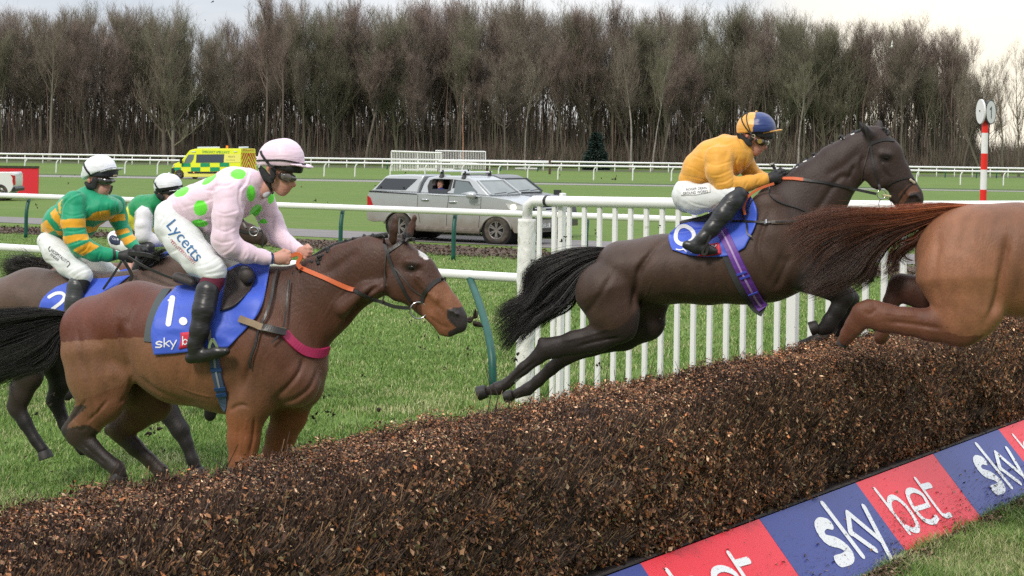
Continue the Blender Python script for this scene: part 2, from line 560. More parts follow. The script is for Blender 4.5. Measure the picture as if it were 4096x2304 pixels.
def text_np(s, size=1.0, cuts=0, ext=0.0, shear=0.0):
    cu = bpy.data.curves.new('txt', 'FONT'); cu.body = s; cu.size = size; cu.extrude = ext; cu.align_x = 'CENTER'; cu.align_y = 'CENTER'; cu.shear = shear
    cu.resolution_u = 3
    o = bpy.data.objects.new('txt', cu); col.objects.link(o)
    dg = bpy.context.evaluated_depsgraph_get()
    me = bpy.data.meshes.new_from_object(o.evaluated_get(dg))
    bpy.data.objects.remove(o); bpy.data.curves.remove(cu)
    bm = bmesh.new(); bm.from_mesh(me)
    bmesh.ops.triangulate(bm, faces=bm.faces)
    for _ in range(cuts):
        lim = size * 0.12
        E = [e for e in bm.edges if e.calc_length() > lim]
        if not E: break
        bmesh.ops.subdivide_edges(bm, edges=E, cuts=1, use_grid_fill=False)
        bmesh.ops.triangulate(bm, faces=bm.faces)
    V = np.array([v.co[:] for v in bm.verts]); F = [[v.index for v in f.verts] for f in bm.faces]
    bm.free(); bpy.data.meshes.remove(me)
    return V, F
def bvh_of(o):
    me = o.data; M = pmat(o)
    return BVHTree.FromPolygons([M @ v.co for v in me.vertices], [list(p.vertices) for p in me.polygons])
def stick(name, V2, F, tree, place, direction, off, m, parent, maxd=3.0):
    """lay a flat figure on a surface: place maps 2D to 3D start points, cast along direction, keep off the surface"""
    d = Vector(direction).normalized()
    W = place(V2); out_ = []; hit = []
    last = 0.0
    for p in W:
        o_ = Vector(p) - d * 0.8
        h, n_, i_, dist = tree.ray_cast(o_, d, maxd)
        hit.append(h is not None)
        out_.append(list(h - d * off) if h is not None else [0, 0, 0])
    F = [f for f in F if all(hit[i] for i in f)]
    if not F: return None
    mb = MB(); mb.add(out_, F)
    me = mb.mesh(name)
    bm = bmesh.new(); bm.from_mesh(me)
    bmesh.ops.delete(bm, geom=[v for v in bm.verts if not v.link_faces], context='VERTS')
    bm.to_mesh(me); bm.free()
    return obj(name, me, m, parent, world=parent is not None)
# ------------------------------------------------------------------ ground, roads, strips
def ground_mat():
    m = bpy.data.materials.new('turf'); m.use_nodes = True
    t = m.node_tree; n, l = t.nodes.new, t.links.new
    b = t.nodes['Principled BSDF']; b.inputs['Roughness'].default_value = 0.9; b.inputs['Specular IOR Level'].default_value = 0.15
    co = n('ShaderNodeTexCoord')
    def noise(scale, st, detail=4):
        mp_ = n('ShaderNodeMapping'); mp_.inputs['Scale'].default_value = st; l(co.outputs['Object'], mp_.inputs[0])
        z = n('ShaderNodeTexNoise'); z.inputs['Scale'].default_value = scale; z.inputs['Detail'].default_value = detail; z.inputs['Roughness'].default_value = 0.65
        l(mp_.outputs[0], z.inputs['Vector']); return z.outputs[0]
    def rng_(o, a, b_, c=0.0, d=1.0):
        r = n('ShaderNodeMapRange'); r.inputs[1].default_value = a; r.inputs[2].default_value = b_; r.inputs[3].default_value = c; r.inputs[4].default_value = d
        l(o, r.inputs[0]); return r.outputs[0]
    def mix(f, c1, c2):
        x = n('ShaderNodeMixRGB')
        l(f, x.inputs[0])
        for i, c in ((1, c1), (2, c2)):
            if isinstance(c, tuple): x.inputs[i].default_value = (*c, 1)
            else: l(c, x.inputs[i])
        return x.outputs[0]
    c = mix(rng_(noise(0.05, (0.25, 1, 1)), 0.35, 0.65), (0.125, 0.205, 0.042), (0.155, 0.225, 0.055))
    c = mix(rng_(noise(0.35, (0.22, 1.6, 1)), 0.42, 0.66, 0, 0.5), c, (0.19, 0.215, 0.075))
    c = mix(rng_(noise(1.3, (0.5, 1, 1)), 0.5, 0.72, 0, 0.6), c, (0.085, 0.165, 0.032))
    c = mix(rng_(noise(3.2, (0.22, 1.3, 1)), 0.42, 0.7, 0, 0.55), c, (0.075, 0.125, 0.03))
    c = mix(rng_(noise(28, (0.7, 1, 1)), 0.45, 0.7, 0, 0.65), c, (0.070, 0.115, 0.028))
    l(c, b.inputs['Base Color'])
    bp = n('ShaderNodeBump'); bp.inputs['Strength'].default_value = 0.6; bp.inputs['Distance'].default_value = 0.05
    l(noise(14, (1, 1, 1), 6), bp.inputs['Height']); l(bp.outputs[0], b.inputs['Normal'])
    return m
g = MB()
g.poly([(-900, -30, 0), (900, -30, 0), (900, 1500, 0), (-900, 1500, 0)])
tag(g.build('ground', ground_mat()), kind='structure')

def strip(name, top, bot, z, m, x0=-700, x1=4800, nseg=60, wob=0.0):
    """a ground strip between two photo lines (far edge, near edge)"""
    def Yl(line, X):
        (a, b), (c, d) = line; return b + (d - b) * (X - a) / (c - a)
    P, Q = [], []
    for i in range(nseg + 1):
        X = x0 + (x1 - x0) * i / nseg
        p, q = on_ground(X, Yl(top, X), z), on_ground(X, Yl(bot, X), z)
        if wob:
            p.y += wob * (vnoise(np.array([X * 0.013, 0, 0])) - 0.5); q.y += wob * (vnoise(np.array([X * 0.017, 5, 0])) - 0.5)
        P.append(list(p)); Q.append(list(q))
    mb = MB(); V = P + Q; k = nseg + 1
    mb.add(V, [(i, k + i, k + i + 1, i + 1) for i in range(nseg)])
    o = mb.build(name, m); tag(o, kind='structure'); return o
asph = mat('worn asphalt', (0.19, 0.175, 0.172), 0.9, var=0.25, vscale=3, bump=0.4, bscale=60, stretch=(0.4, 1, 1))
strip('road', ((0, 866), (2300, 960)), ((0, 889), (2300, 995)), 0.010, asph)
strip('far_path', ((0, 697), (2700, 741)), ((0, 704.5), (2700, 746)), 0.010, mat('path gravel', (0.25, 0.235, 0.22), 0.95, var=0.2))
dirt = mat('churned earth', (0.125, 0.082, 0.054), 0.95, var=0.6, vscale=3.5, base2=(0.060, 0.038, 0.026), bump=1.0, bscale=6, stretch=(0.5, 2.0, 1))
strip('dirt_strip', ((0, 906), (2100, 999)), ((0, 929), (2100, 1032)), 0.014, dirt, wob=1.2, nseg=220)
strip('dark_turf_edge', ((0, 693), (2700, 736)), ((0, 697), (2700, 740)), 0.006, mat('dark turf edge', (0.04, 0.075, 0.015), 0.95, var=0.4))
strip('far_verge', ((0, 640), (4096, 704)), ((0, 650), (4096, 712)), 0.006, mat('rough verge', (0.075, 0.09, 0.035), 0.95, var=0.4, vscale=0.5))
strip('leaf_litter', ((0, 606), (4096, 668)), ((0, 638), (4096, 690)), 0.012, mat('woodland litter', (0.075, 0.06, 0.045), 0.98, var=0.5, vscale=0.4), wob=6)

# ------------------------------------------------------------------ rails
white = mat('white plastic rail', (0.80, 0.80, 0.80), 0.35, var=0.03, vscale=2, specks=[(38, 0.74, (0.12, 0.1, 0.08))])
white_far = mat('white far rail', (0.82, 0.82, 0.83), 0.4)
green = mat('green painted post', (0.004, 0.078, 0.058), 0.45, var=0.15)
def crook(p, top, lean, r=0.045, bend=0.5, n=10):
    """post whose upper end curves over to meet the rail; p = foot, top = under the rail"""
    f, t = Vector(p), Vector(top); d = t - f; d.z = 0
    pts = []
    for k in range(n + 1):
        a = k / n
        z = (t.z - f.z) * a
        h = max(0, (a - (1 - bend)) / bend)
        pts.append(list(f + d * (0.12 * a + 0.88 * h ** 1.7) + Vector((0, 0, z))))
    mb = MB(); mb.tube(pts, r, 10); return mb
def running_rail(label, cat, pts, posts, r, m_rail, m_post, h, fn, group=None):
    root = empty('running_rail', pts[0], 0, label, cat, group)
    mb = MB(); mb.tube([list(p) for p in pts], r, 12)
    mb.build('rail', m_rail, root, world=True, sm_angle=50)
    if r < .08:
        a_, b_ = Vector(pts[0]), Vector(pts[-1]); dd_ = (b_ - a_).normalized()
        for q in posts:
            c_ = a_ + dd_ * (Vector((q.x, q.y, a_.z)) - a_).dot(dd_)
            for o_, w_, f_ in ((-.02, .07, 1.05), (.9, .05, 1.04)):
                mb = MB(); mb.tube([list(c_ + dd_ * (o_ - w_ / 2)), list(c_ + dd_ * (o_ + w_ / 2))], r * f_, 12); mb.build('rail_joint', m_rail, root, world=True, sm_angle=50)
    for q in posts: fn(q).build('post', m_post, root, smooth=True, world=True)
    return root
def line_pt(P0, P1, X):
    """point of a ground line seen at photo column X (iterated, for the roll)"""
    lo, hi = -3.0, 4.0
    for _ in range(50):
        m_ = (lo + hi) / 2; p = P0 + (P1 - P0) * m_
        if proj(p)[0] < X: lo = m_
        else: hi = m_
    return P0 + (P1 - P0) * lo
# middle rail on green posts
A, B_ = on_ground(103, 951), on_ground(1813, 1041)
mid_posts = [line_pt(A, B_, X) for X in (103, 488, 915, 1361, 1813, 2342, 2890, 3485, 4180)]
perp = Vector((-(B_ - A).y, (B_ - A).x, 0)).normalized()
H = Vector((0, 0, 1.1))
ends = [line_pt(A, B_, -420) + H, line_pt(A, B_, 4600) + H]
seg = [ends[0] + (ends[1] - ends[0]) * k / 12 for k in range(13)]
running_rail('long white rail on green posts between the horses and the parked pickup', 'running rail', seg, mid_posts, 0.072, white, green, 1.1,
             lambda q: crook(q, q + Vector((0, 0, 1.05)) + perp * 0.22 + Vector((-0.08, 0, 0)), 0, 0.05, 0.4), 'running rails')
# near rail, one bent green post in view
A, B_ = on_ground(0, 989, 1.1), on_ground(2090, 1113, 1.1)
e1 = line_pt(A, B_, 2093); e0 = line_pt(A, B_, -500)
seg = [e0 + (e1 - e0) * k / 8 for k in range(9)]
foot = on_ground(1972, 1560)
top_ = line_pt(A, B_, 1880) - Vector((0, 0, 0.04))
prev_top = line_pt(A, B_, 640) - Vector((0, 0, 0.04))
off = foot - top_; off.z = 0
def near_post(q):
    f = q + off; f.z = 0
    return crook(f, q, 0, 0.042, 0.75)
running_rail('low white rail ending at the padded wing post, on a bent green post', 'running rail', seg, [top_, prev_top], 0.052, white, green, 1.1, near_post, 'running rails')
# far front rail
def far_posts(A, B_, Xs, h, r, lean=0.0):
    return [line_pt(A, B_, X) for X in Xs]
A, B_ = on_ground(225, 695.5), on_ground(4013, 745.5)
Xs = (-180, -40, 98, 224, 362, 499, 629, 765, 900, 1035, 1165, 1296, 1419, 1560, 1699, 1847, 1993, 2110, 2231, 2374, 2530, 2685, 2840, 3000, 3170, 3335, 3500, 3666, 3841, 4013, 4190)
h = 1.25
seg = [line_pt(A, B_, X) + Vector((0, 0, h)) for X in np.linspace(-400, 4500, 20)]
running_rail('nearer of the two white rails across the far side of the course', 'running rail', seg, far_posts(A, B_, Xs, h, 0.07), 0.085, white_far, white_far, h,
             lambda q: crook(q, q + Vector((0.25, 0, h)), 0, 0.055, 0.3, 8), 'running rails')
A, B_ = on_ground(98, 656), on_ground(4000, 714)
h = 1.2
seg = [line_pt(A, B_, X) + Vector((0, 0, h)) for X in np.linspace(-400, 4500, 20)]
running_rail('farthest white rail along the foot of the bare wood', 'running rail', seg, [line_pt(A, B_, X) for X in np.arange(-115, 4300, 71.5)], 0.11, white_far, white_far, h,
             lambda q: crook(q, q + Vector((0.02, 0, h)), 0, 0.06, 0.3, 3), 'running rails')
# green posts of a third, unrailed line just beyond
for k, X in enumerate((760, 1212, 1420, 1548, 2002, 2110, 2150, 3520, 3560, 3780, 3905, 3985)):
    p = on_ground(X, 655 + X * 0.0148)
    mb = MB(); mb.tube([list(p), list(p + Vector((0.05, 0, 0.6))), list(p + Vector((0.1, 0, 1.15)))], 0.07, 6)
    tag(mb.build('rail_post', green), 'thin green post standing by the far rail below the wood', 'post', 'green posts by the far rail')

# ------------------------------------------------------------------ picket wing beside the birch fence
W0, W1 = Vector((0.13, 17.0, 0)), Vector((3.10, 13.65, 0))
wing = empty('picket_wing', W0, 0, 'tall white picket wing with a padded end post beside the brown fence', 'fence wing')
wing_white = mat('white wing plastic', (0.82, 0.82, 0.81), 0.4, var=0.03, vscale=3, specks=[(55, 0.735, (0.10, 0.075, 0.05)), (9, 0.70, (0.62, 0.60, 0.54))])
W2 = Vector((4.9, 13.75, 0))
def wing_pt(X): return line_pt(W0, W1, X) if X < 3600 else line_pt(W1, W2, X)
def wing_h(p): return 2.0 + 0.02 * (p - W0).length
pts = [wing_pt(X) for X in np.linspace(2120, 3120, 8)]
pts2 = [wing_pt(X) for X in np.linspace(3175, 4260, 8)]
P = [list(p + Vector((0, 0, wing_h(p)))) for p in pts]
st = wing_pt(2098)
bend = [list(st + Vector((0, 0, 1.80))), list(st + Vector((0, 0, 1.93))), list(st + Vector((0.03, -0.02, 1.985)))]
mb = MB(); mb.tube(resample(np.array(bend + P), 24), 0.052, 14)
mb.build('top_rail', wing_white, wing, smooth=True, world=True)
mb = MB(); mb.tube([list(p + Vector((0, 0, wing_h(p)))) for p in pts2], 0.05, 14)
mb.build('top_rail', wing_white, wing, smooth=True, world=True)
dW = (W1 - W0).normalized(); nW = Vector((-dW.y, dW.x, 0))
rotW = Matrix(((dW.x, nW.x, 0), (dW.y, nW.y, 0), (0, 0, 1)))
def picket(p, w_, hgt, d_=0.03):
    mb = MB(); mb.box((p.x, p.y, hgt / 2 - 0.03), (w_, d_, hgt), rotW); return mb
X = 2148.0; Xs = []
while X < 3110: Xs.append(X); X += 59 + 10 * (X - 2148) / 950
X = 3236.0
while X < 3760: Xs.append(X); X += 71 + 14 * (X - 3236) / 900
for X in Xs:
    p = wing_pt(X)
    picket(p, 0.052, wing_h(p) + 0.01).build('picket', wing_white, wing, world=True, bevel=0.006)
for X, w_ in ((2222, 0.06), (3148, 0.10)):
    p = wing_pt(X) + nW * 0.05
    picket(p, w_, wing_h(p) + (0.11 if X < 2300 else -0.02), 0.06).build('support_post', wing_white, wing, world=True, bevel=0.008)
mb = MB(); q = wing_pt(2218); mb.box((q.x, q.y + 0.03, 2.095), (0.055, 0.05, 0.05), rotW); mb.build('bracket', mat('black rubber', (0.02, 0.02, 0.022), 0.5), wing, world=True)
mb = MB(); q = wing_pt(2180); q1 = q + Vector((0, 0, wing_h(q)))
mb.tube([list(q1 - dW * 0.016), list(q1 + dW * 0.016)], 0.060, 14); mb.build('clamp', MATS['black rubber'], wing, world=True)
# padded end post: crumpled white sleeve
V = []; n_, rows = 22, 60
for i in range(rows + 1):
    z = 1.82 * i / rows
    for k in range(n_):
        a = 2 * math.pi * k / n_
        ca, sa = math.cos(a), math.sin(a)
        x = math.copysign(abs(ca) ** 0.6, ca) * 0.082; y = math.copysign(abs(sa) ** 0.6, sa) * 0.075
        f = 1 + 0.16 * (vnoise(np.array([x * 12, y * 12, z * 9])) - 0.5) + 0.10 * (vnoise(np.array([x * 40, y * 40, z * 26])) - 0.5)
        p = st + dW * (x * f) + nW * (y * f)
        V.append((p.x, p.y, z))
F = [(i * n_ + k, i * n_ + (k + 1) % n_, (i + 1) * n_ + (k + 1) % n_, (i + 1) * n_ + k) for i in range(rows) for k in range(n_)]
F.append(tuple(rows * n_ + k for k in range(n_)))
mb = MB(); mb.add(V, F)
mb.build('padded_post', mat('crumpled white sleeve', (0.78, 0.78, 0.75), 0.55, specks=[(30, 0.72, (0.12, 0.09, 0.06)), (5, 0.60, (0.66, 0.63, 0.55))], fold=0.6, foldscale=14, dist=0.03, stretch=(1, 1, 0.5)), wing, smooth=True, world=True)

# ------------------------------------------------------------------ birch fence
T0 = np.array([0.329, 8.23]); D2 = np.array([0.571, 0.821]); N2 = np.array([0.821, -0.571])
TA, TB = -6.0, 8.4
def fw(t, n, h):
    """fence coordinates (along, towards landing side, up) -> world"""
    t, n, h = np.broadcast_arrays(np.asarray(t, float), np.asarray(n, float), np.asarray(h, float))
    xy = T0 + t[..., None] * D2 + n[..., None] * N2
    return np.concatenate([xy, h[..., None]], -1)
fence = empty('birch_fence', fw(0, -0.3, 0), 0, 'thick brown birch steeplechase fence stuffed with twigs and dead leaves', 'steeplechase fence')
prof = np.array([(-0.62, 0.0), (-0.64, 0.6), (-0.64, 1.0), (-0.61, 1.14), (-0.55, 1.19), (-0.38, 1.20), (-0.20, 1.185), (-0.10, 1.14), (-0.03, 1.03), (0.01, 0.90), (0.03, 0.78), (0.04, 0.62), (0.05, 0.52), (0.035, 0.455), (-0.04, 0.43), (-0.10, 0.0)])
prof = resample(prof, 60); ps = seglen(prof)
def LUMP(t, u):
    a = vnoise(np.stack([t * 2.4, u * 3, t * 0], -1), 1) - .5; b = vnoise(np.stack([t * 9, u * 9, t * 0 + 5], -1), 1) - .5; c = vnoise(np.stack([t * 24, u * 20, t * 0 + 9], -1), 1) - .5
    return a * .065 + b * .06 + c * .04
def prof_at(u):
    n_, h_ = np.interp(u, ps, prof[:, 0]), np.interp(u, ps, prof[:, 1])
    e = 0.02
    dn = np.interp(np.minimum(u + e, ps[-1]), ps, prof[:, 0]) - np.interp(np.maximum(u - e, 0), ps, prof[:, 0])
    dh = np.interp(np.minimum(u + e, ps[-1]), ps, prof[:, 1]) - np.interp(np.maximum(u - e, 0), ps, prof[:, 1])
    l_ = np.hypot(dn, dh)
    return n_, h_, -dh / l_ * -1 * -1, dn / l_
def nrm_at(u):
    n_, h_, a, b = prof_at(u)
    # outward normal of the profile walked up the back and down the front
    return n_, h_, -a * -1, b
nt_, nu_ = 300, 60
tt = np.linspace(TA, TB, nt_)
G = np.zeros((nt_, nu_, 3))
for j in range(nu_):
    n_, h_ = prof[j]
    nn, hh, _, _ = prof_at(np.array(ps[j]))
    lump = LUMP(tt, np.full(nt_, ps[j]))
    tan = np.array([np.interp(min(ps[j] + .02, ps[-1]), ps, prof[:, 0]) - np.interp(max(ps[j] - .02, 0), ps, prof[:, 0]), np.interp(min(ps[j] + .02, ps[-1]), ps, prof[:, 1]) - np.interp(max(ps[j] - .02, 0), ps, prof[:, 1])])
    tan /= np.linalg.norm(tan); on_ = np.array([-tan[1], tan[0]])
    shrink = -0.055
    G[:, j] = fw(tt, n_ + on_[0] * (lump + shrink), np.maximum(h_ + on_[1] * (lump + shrink), 0))
F = np.array([[i * nu_ + j, (i + 1) * nu_ + j, (i + 1) * nu_ + j + 1, i * nu_ + j + 1] for i in range(nt_ - 1) for j in range(nu_ - 1)])
me = mesh_np('brush_core', G.reshape(-1, 3), F, smooth=True)
obj('brush_core', me, mat('packed brush', (0.030, 0.019, 0.014), 0.95, var=0.6, vscale=14, bump=1.0, bscale=60), fence, world=True)
def brush(nT, nL):
    r = RNG
    # --- twigs
    u = r.uniform(ps[8], ps[-1] * 0.86, nT); t = r.uniform(TA, TB, nT)
    # keep what the camera side shows denser: bias to the front and top
    nn = np.interp(u, ps, prof[:, 0]); hh = np.interp(u, ps, prof[:, 1])
    tn = np.stack([np.interp(u + .02, ps, prof[:, 0]) - np.interp(u - .02, ps, prof[:, 0]), np.interp(u + .02, ps, prof[:, 1]) - np.interp(u - .02, ps, prof[:, 1])], 1)
    tn /= np.linalg.norm(tn, axis=1)[:, None]; on_ = np.stack([-tn[:, 1], tn[:, 0]], 1)
    lump = LUMP(t, u)
    P = fw(t, nn + on_[:, 0] * (lump - 0.05), hh + on_[:, 1] * (lump - 0.05))
    front = np.clip(on_[:, 0], 0, 1)
    ln = r.uniform(0.04, 0.13, nT) * np.where(r.random(nT) < 0.01, 2.0, 1) * np.clip(1.15 - .9 * np.clip(on_[:, 1], 0, 1), .3, 1)
    # twigs of the face lie upward and along it, twigs of the top stand
    zn = vnoise(np.stack([t * 1.1, u * 1.3, t * 0], 1), 1, 7) - .5
    dn = 0.50 + 0.20 * r.normal(size=nT); dh = 0.9 + 0.18 * r.normal(size=nT); dt = 0.25 + 0.9 * zn + 0.22 * r.normal(size=nT)
    Dv = fw(dt, dn * (0.6 + 0.2 * front), dh) - fw(0, 0, 0)
    Dv[:, 2] = dh
    Dv /= np.linalg.norm(Dv, axis=1)[:, None]
    w_ = r.uniform(0.0013, 0.0030, nT)
    side = np.cross(Dv, np.array([0.25, -1, 0.1])); side /= np.linalg.norm(side, axis=1)[:, None]
    bend_ = r.normal(size=(nT, 3)) * 0.12
    A_ = P; B1 = P + Dv * (ln * 0.55)[:, None]; C1 = P + (Dv + bend_) * ln[:, None]
    V = np.stack([A_ - side * w_[:, None], A_ + side * w_[:, None], B1 + side * (w_ * 0.8)[:, None], B1 - side * (w_ * 0.8)[:, None], C1 + side * (w_ * 0.5)[:, None], C1 - side * (w_ * 0.5)[:, None]], 1)
    base = np.arange(nT)[:, None] * 6
    Ft = np.concatenate([base + np.array([0, 1, 2, 3]), base + np.array([3, 2, 4, 5])])
    pal = np.array([(0.075, 0.044, 0.035), (0.050, 0.030, 0.025), (0.115, 0.072, 0.056), (0.16, 0.12, 0.10), (0.28, 0.17, 0.09), (0.028, 0.018, 0.015)])
    k = r.choice(6, nT, p=[.30, .24, .22, .08, .04, .12])
    C = pal[k] * r.uniform(0.7, 1.3, (nT, 1))
    Cv = np.repeat(C[:, None], 6, 1)
    cut = r.random(nT) < 0.16                      # freshly cut pale tips
    Cv[cut, 4:] = np.array([0.42, 0.24, 0.13]) * r.uniform(0.6, 1.2, (cut.sum(), 1, 1))
    me = mesh_np('twigs', V.reshape(-1, 3), Ft, colors=Cv.reshape(-1, 3))
    tag(obj('twigs', me, mat('birch twigs', attr='Col', rough=0.75, spec=0.25), fence, world=True), kind='stuff')
    # --- dead leaves
    u = r.uniform(ps[8], ps[-1] * 0.83, nL); t = r.uniform(TA, TB, nL)
    dens = vnoise(np.stack([t * 1.6, u * 2.2, np.zeros(nL)], 1), 1, 4)
    hh = np.interp(u, ps, prof[:, 1]); nn0 = np.interp(u, ps, prof[:, 0])
    keep = r.random(nL) < np.clip(0.80 + 0.7 * (0.95 - hh) + 2.4 * (dens - 0.5), 0.34, 1)
    u, t, hh = u[keep], t[keep], hh[keep]; nL = len(u)
    nn = np.interp(u, ps, prof[:, 0])
    tn = np.stack([np.interp(u + .02, ps, prof[:, 0]) - np.interp(u - .02, ps, prof[:, 0]), np.interp(u + .02, ps, prof[:, 1]) - np.interp(u - .02, ps, prof[:, 1])], 1)
    tn /= np.linalg.norm(tn, axis=1)[:, None]; on_ = np.stack([-tn[:, 1], tn[:, 0]], 1)
    lump = LUMP(t, u) + r.uniform(-0.035, 0.03, nL)
    P = fw(t, nn + on_[:, 0] * lump, hh + on_[:, 1] * lump)
    Nv = fw(0 * t, on_[:, 0], on_[:, 1]) - fw(0, 0, 0)
    Nv = Nv + r.normal(size=(nL, 3)) * 0.65; Nv /= np.linalg.norm(Nv, axis=1)[:, None]
    a = np.cross(Nv, np.array([0.57, 0.82, 0.3]) + r.normal(size=(nL, 3)) * 0.6); a /= np.linalg.norm(a, axis=1)[:, None]
    b = np.cross(Nv, a)
    sz = ((0.0045 + 0.0150 * r.random(nL) ** 2.0) * np.clip(1.05 - .5 * np.clip(on_[:, 1], 0, 1), .5, 1))[:, None]; wd = sz * r.uniform(0.32, 0.75, (nL, 1)); cup = Nv * sz * r.uniform(-0.5, 0.5, (nL, 1))
    V = np.stack([P - a * sz, P - b * wd + cup - a * sz * .15, P + a * sz * 1.1, P + b * wd + cup - a * sz * .15], 1)
    base = np.arange(nL)[:, None] * 4
    Ft = np.concatenate([base + np.array([0, 1, 2]), base + np.array([0, 2, 3])])
    pal = np.array([(0.21, 0.095, 0.045), (0.085, 0.040, 0.024), (0.33, 0.18, 0.10), (0.035, 0.020, 0.014), (0.52, 0.35, 0.22), (0.13, 0.105, 0.055), (0.31, 0.11, 0.040)])
    k = r.choice(7, nL, p=[.24, .26, .11, .21, .03, .10, .05])
    zone = vnoise(np.stack([t * 1.5, u * 2.4, t * 0], 1), 1, 22) * .6 + vnoise(np.stack([t * 5, u * 6, t * 0], 1), 1, 23) * .4
    C = pal[k] * r.uniform(0.4, 1.7, (nL, 1)) * (0.45 + 1.35 * zone + .28 * np.clip(on_[:, 1], 0, 1))[:, None]  # upward-facing leaves coloured lighter: top light painted in
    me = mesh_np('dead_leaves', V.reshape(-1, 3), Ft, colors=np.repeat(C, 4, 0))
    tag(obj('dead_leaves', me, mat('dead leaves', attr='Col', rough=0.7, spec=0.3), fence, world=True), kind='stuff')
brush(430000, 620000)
# long stray shoots above the top edge
mb = MB()
for X, hgt in ((1938, 0.34), (1966, 0.30), (2400, 0.22), (3150, 0.14), (3420, 0.2), (2700, 0.15), (900, 0.1), (2480, 0.16), (2900, 0.12)):
    p0 = fw(0, -0.4, 1.15); lo, hi = TA, TB
    for _ in range(40):
        m_ = (lo + hi) / 2
        if proj(fw(m_, -0.4, 1.15))[0] < X: lo = m_
        else: hi = m_
    p = fw(lo, -0.4, 1.15)
    q = np.array([p, p + [0.03, 0, hgt * .5], p + [0.02 + random.uniform(-.08, .08), 0, hgt]])
    mb = MB(); mb.tube(q, [0.0035, 0.0025, 0.0012], 5)
    mb.build('stray_shoot', mat('shoot bark', (0.05, 0.032, 0.03), 0.8), fence, world=True)
# timber along the top of the boards
mb = MB()
for k in range(24):
    t0_, t1_ = TA + (TB - TA) * k / 24, TA + (TB - TA) * (k + 1) / 24 - 0.004
    O = [fw(t0_, -0.05, 0.448), fw(t0_, 0.052, 0.444), fw(t0_, 0.056, 0.430), fw(t0_, -0.05, 0.40)]
    mb.prism(O, (fw(t1_, 0, 0) - fw(t0_, 0, 0)))
mb.build('timber_rail', mat('wet dark timber', (0.045, 0.032, 0.028), 0.6, var=0.5, vscale=6, bump=0.5, stretch=(1, 1, 3)), fence, world=True)

# ------------------------------------------------------------------ sponsor boards along the foot of the fence
BT, BB = (0.075, 0.432), (0.455, 0.0)        # (n, h) of the top and the bottom edge
slant = math.hypot(BB[0] - BT[0], BB[1] - BT[1])
def brd(t, s, off=0.0):
    """board coordinates: t along, s down the slope 0..1"""
    t, s = np.broadcast_arrays(np.asarray(t, float), np.asarray(s, float))
    nn = (BT[1] - BB[1]) / slant; hh = (BB[0] - BT[0]) / slant
    return fw(t, BT[0] + (BB[0] - BT[0]) * s + nn * off, BT[1] + (BB[1] - BT[1]) * s + hh * off)
O_ = brd(0, 0); et = brd(1, 0) - O_; es = brd(0, 1) - O_; en = np.cross(et, es)
def brd_inv(X, Y):
    r = np.array(ray(X, Y)); k = en @ (O_ - np.array(CAMP)) / (en @ r); P = np.array(CAMP) + r * k - O_
    return P @ et / (et @ et), P @ es / (es @ es)
zj = Z(2300, 1600, 4096, 2576); zk = Z(3200, 1850, 3900, 1263)
tb = [brd_inv(*zj(*p))[0] for p in ((345, 890), (1032, 645), (1590, 445), (2055, 283), (2435, 152))]
wb, wr = tb[2] - tb[1], tb[1] - tb[0]
print('board widths', wb, wr, tb, 'slants', [brd_inv(*zj(*p)) for p in ((1955, 905), (2375, 720), (1600, 445))])
blue = mat('blue sponsor vinyl', srgb(52, 66, 140), 0.42, var=0.05, vscale=3, specks=[(46, 0.705, (0.04, 0.03, 0.02)), (120, 0.70, (0.05, 0.035, 0.025))])
red = mat('red sponsor vinyl', srgb(232, 46, 62), 0.42, var=0.04, vscale=3, specks=[(46, 0.705, (0.05, 0.03, 0.02)), (120, 0.70, (0.06, 0.035, 0.025))])
vinyl = mat('white vinyl lettering', (0.80, 0.82, 0.84), 0.45, specks=[(46, 0.70, (0.05, 0.035, 0.025)), (120, 0.70, (0.05, 0.035, 0.025))])
SKY = [([(205, 445), (160, 440), (138, 480), (185, 555), (280, 585), (348, 640), (345, 690), (278, 715)], 0.062), ([(165, 303), (445, 672)], 0.038), ([(343, 372), (362, 512)], 0.034), ([(362, 505), (540, 632)], 0.036), ([(345, 368), (575, 560)], 0.036), ([(460, 325), (660, 710)], 0.038)]
BET = [([(540, 195), (785, 510)], 0.026), ([(655, 345), (642, 275), (685, 255), (765, 320), (832, 420), (846, 478), (820, 492), (772, 470)], 0.032), ([(828, 340), (925, 308)], 0.026), ([(922, 305), (880, 235), (815, 203), (775, 218), (785, 270), (830, 350), (900, 420), (960, 430), (985, 398)], 0.032), ([(832, 122), (1000, 350), (1045, 388), (1082, 378)], 0.028), ([(880, 180), (935, 166)], 0.034)]
def inv_strokes(S): return [(np.array([brd_inv(*zk(*p)) for p in pts_]) * [1, slant], w_ * 1.32) for pts_, w_ in S]
SKY, BET = inv_strokes(SKY), inv_strokes(BET)
wt = wb + wr
descr = {-2: 'sloping blue and red sponsor board, blue end just entering the frame', -1: 'sloping blue and red sponsor board lettered sky bet, second up from the bottom edge of the photo',
         0: 'sloping blue and red sponsor board whose sky bet lettering shows whole', 1: 'farthest sloping blue and red sponsor board, cut by the photo edge'}
labels_b = ['blue and red sponsor board lowest along the fence, its blue end hidden below the photo', 'blue and red sky bet board whose lettering is cut off at the bottom edge',
            'blue and red sky bet board with its whole lettering in view, spattered with mud', 'blue and red sky bet board at the upper end of the row by the edge', 'last blue and red board of the row beyond the edge']
starts = [tb[1] + wt * k for k in (-1, 0, 1)]
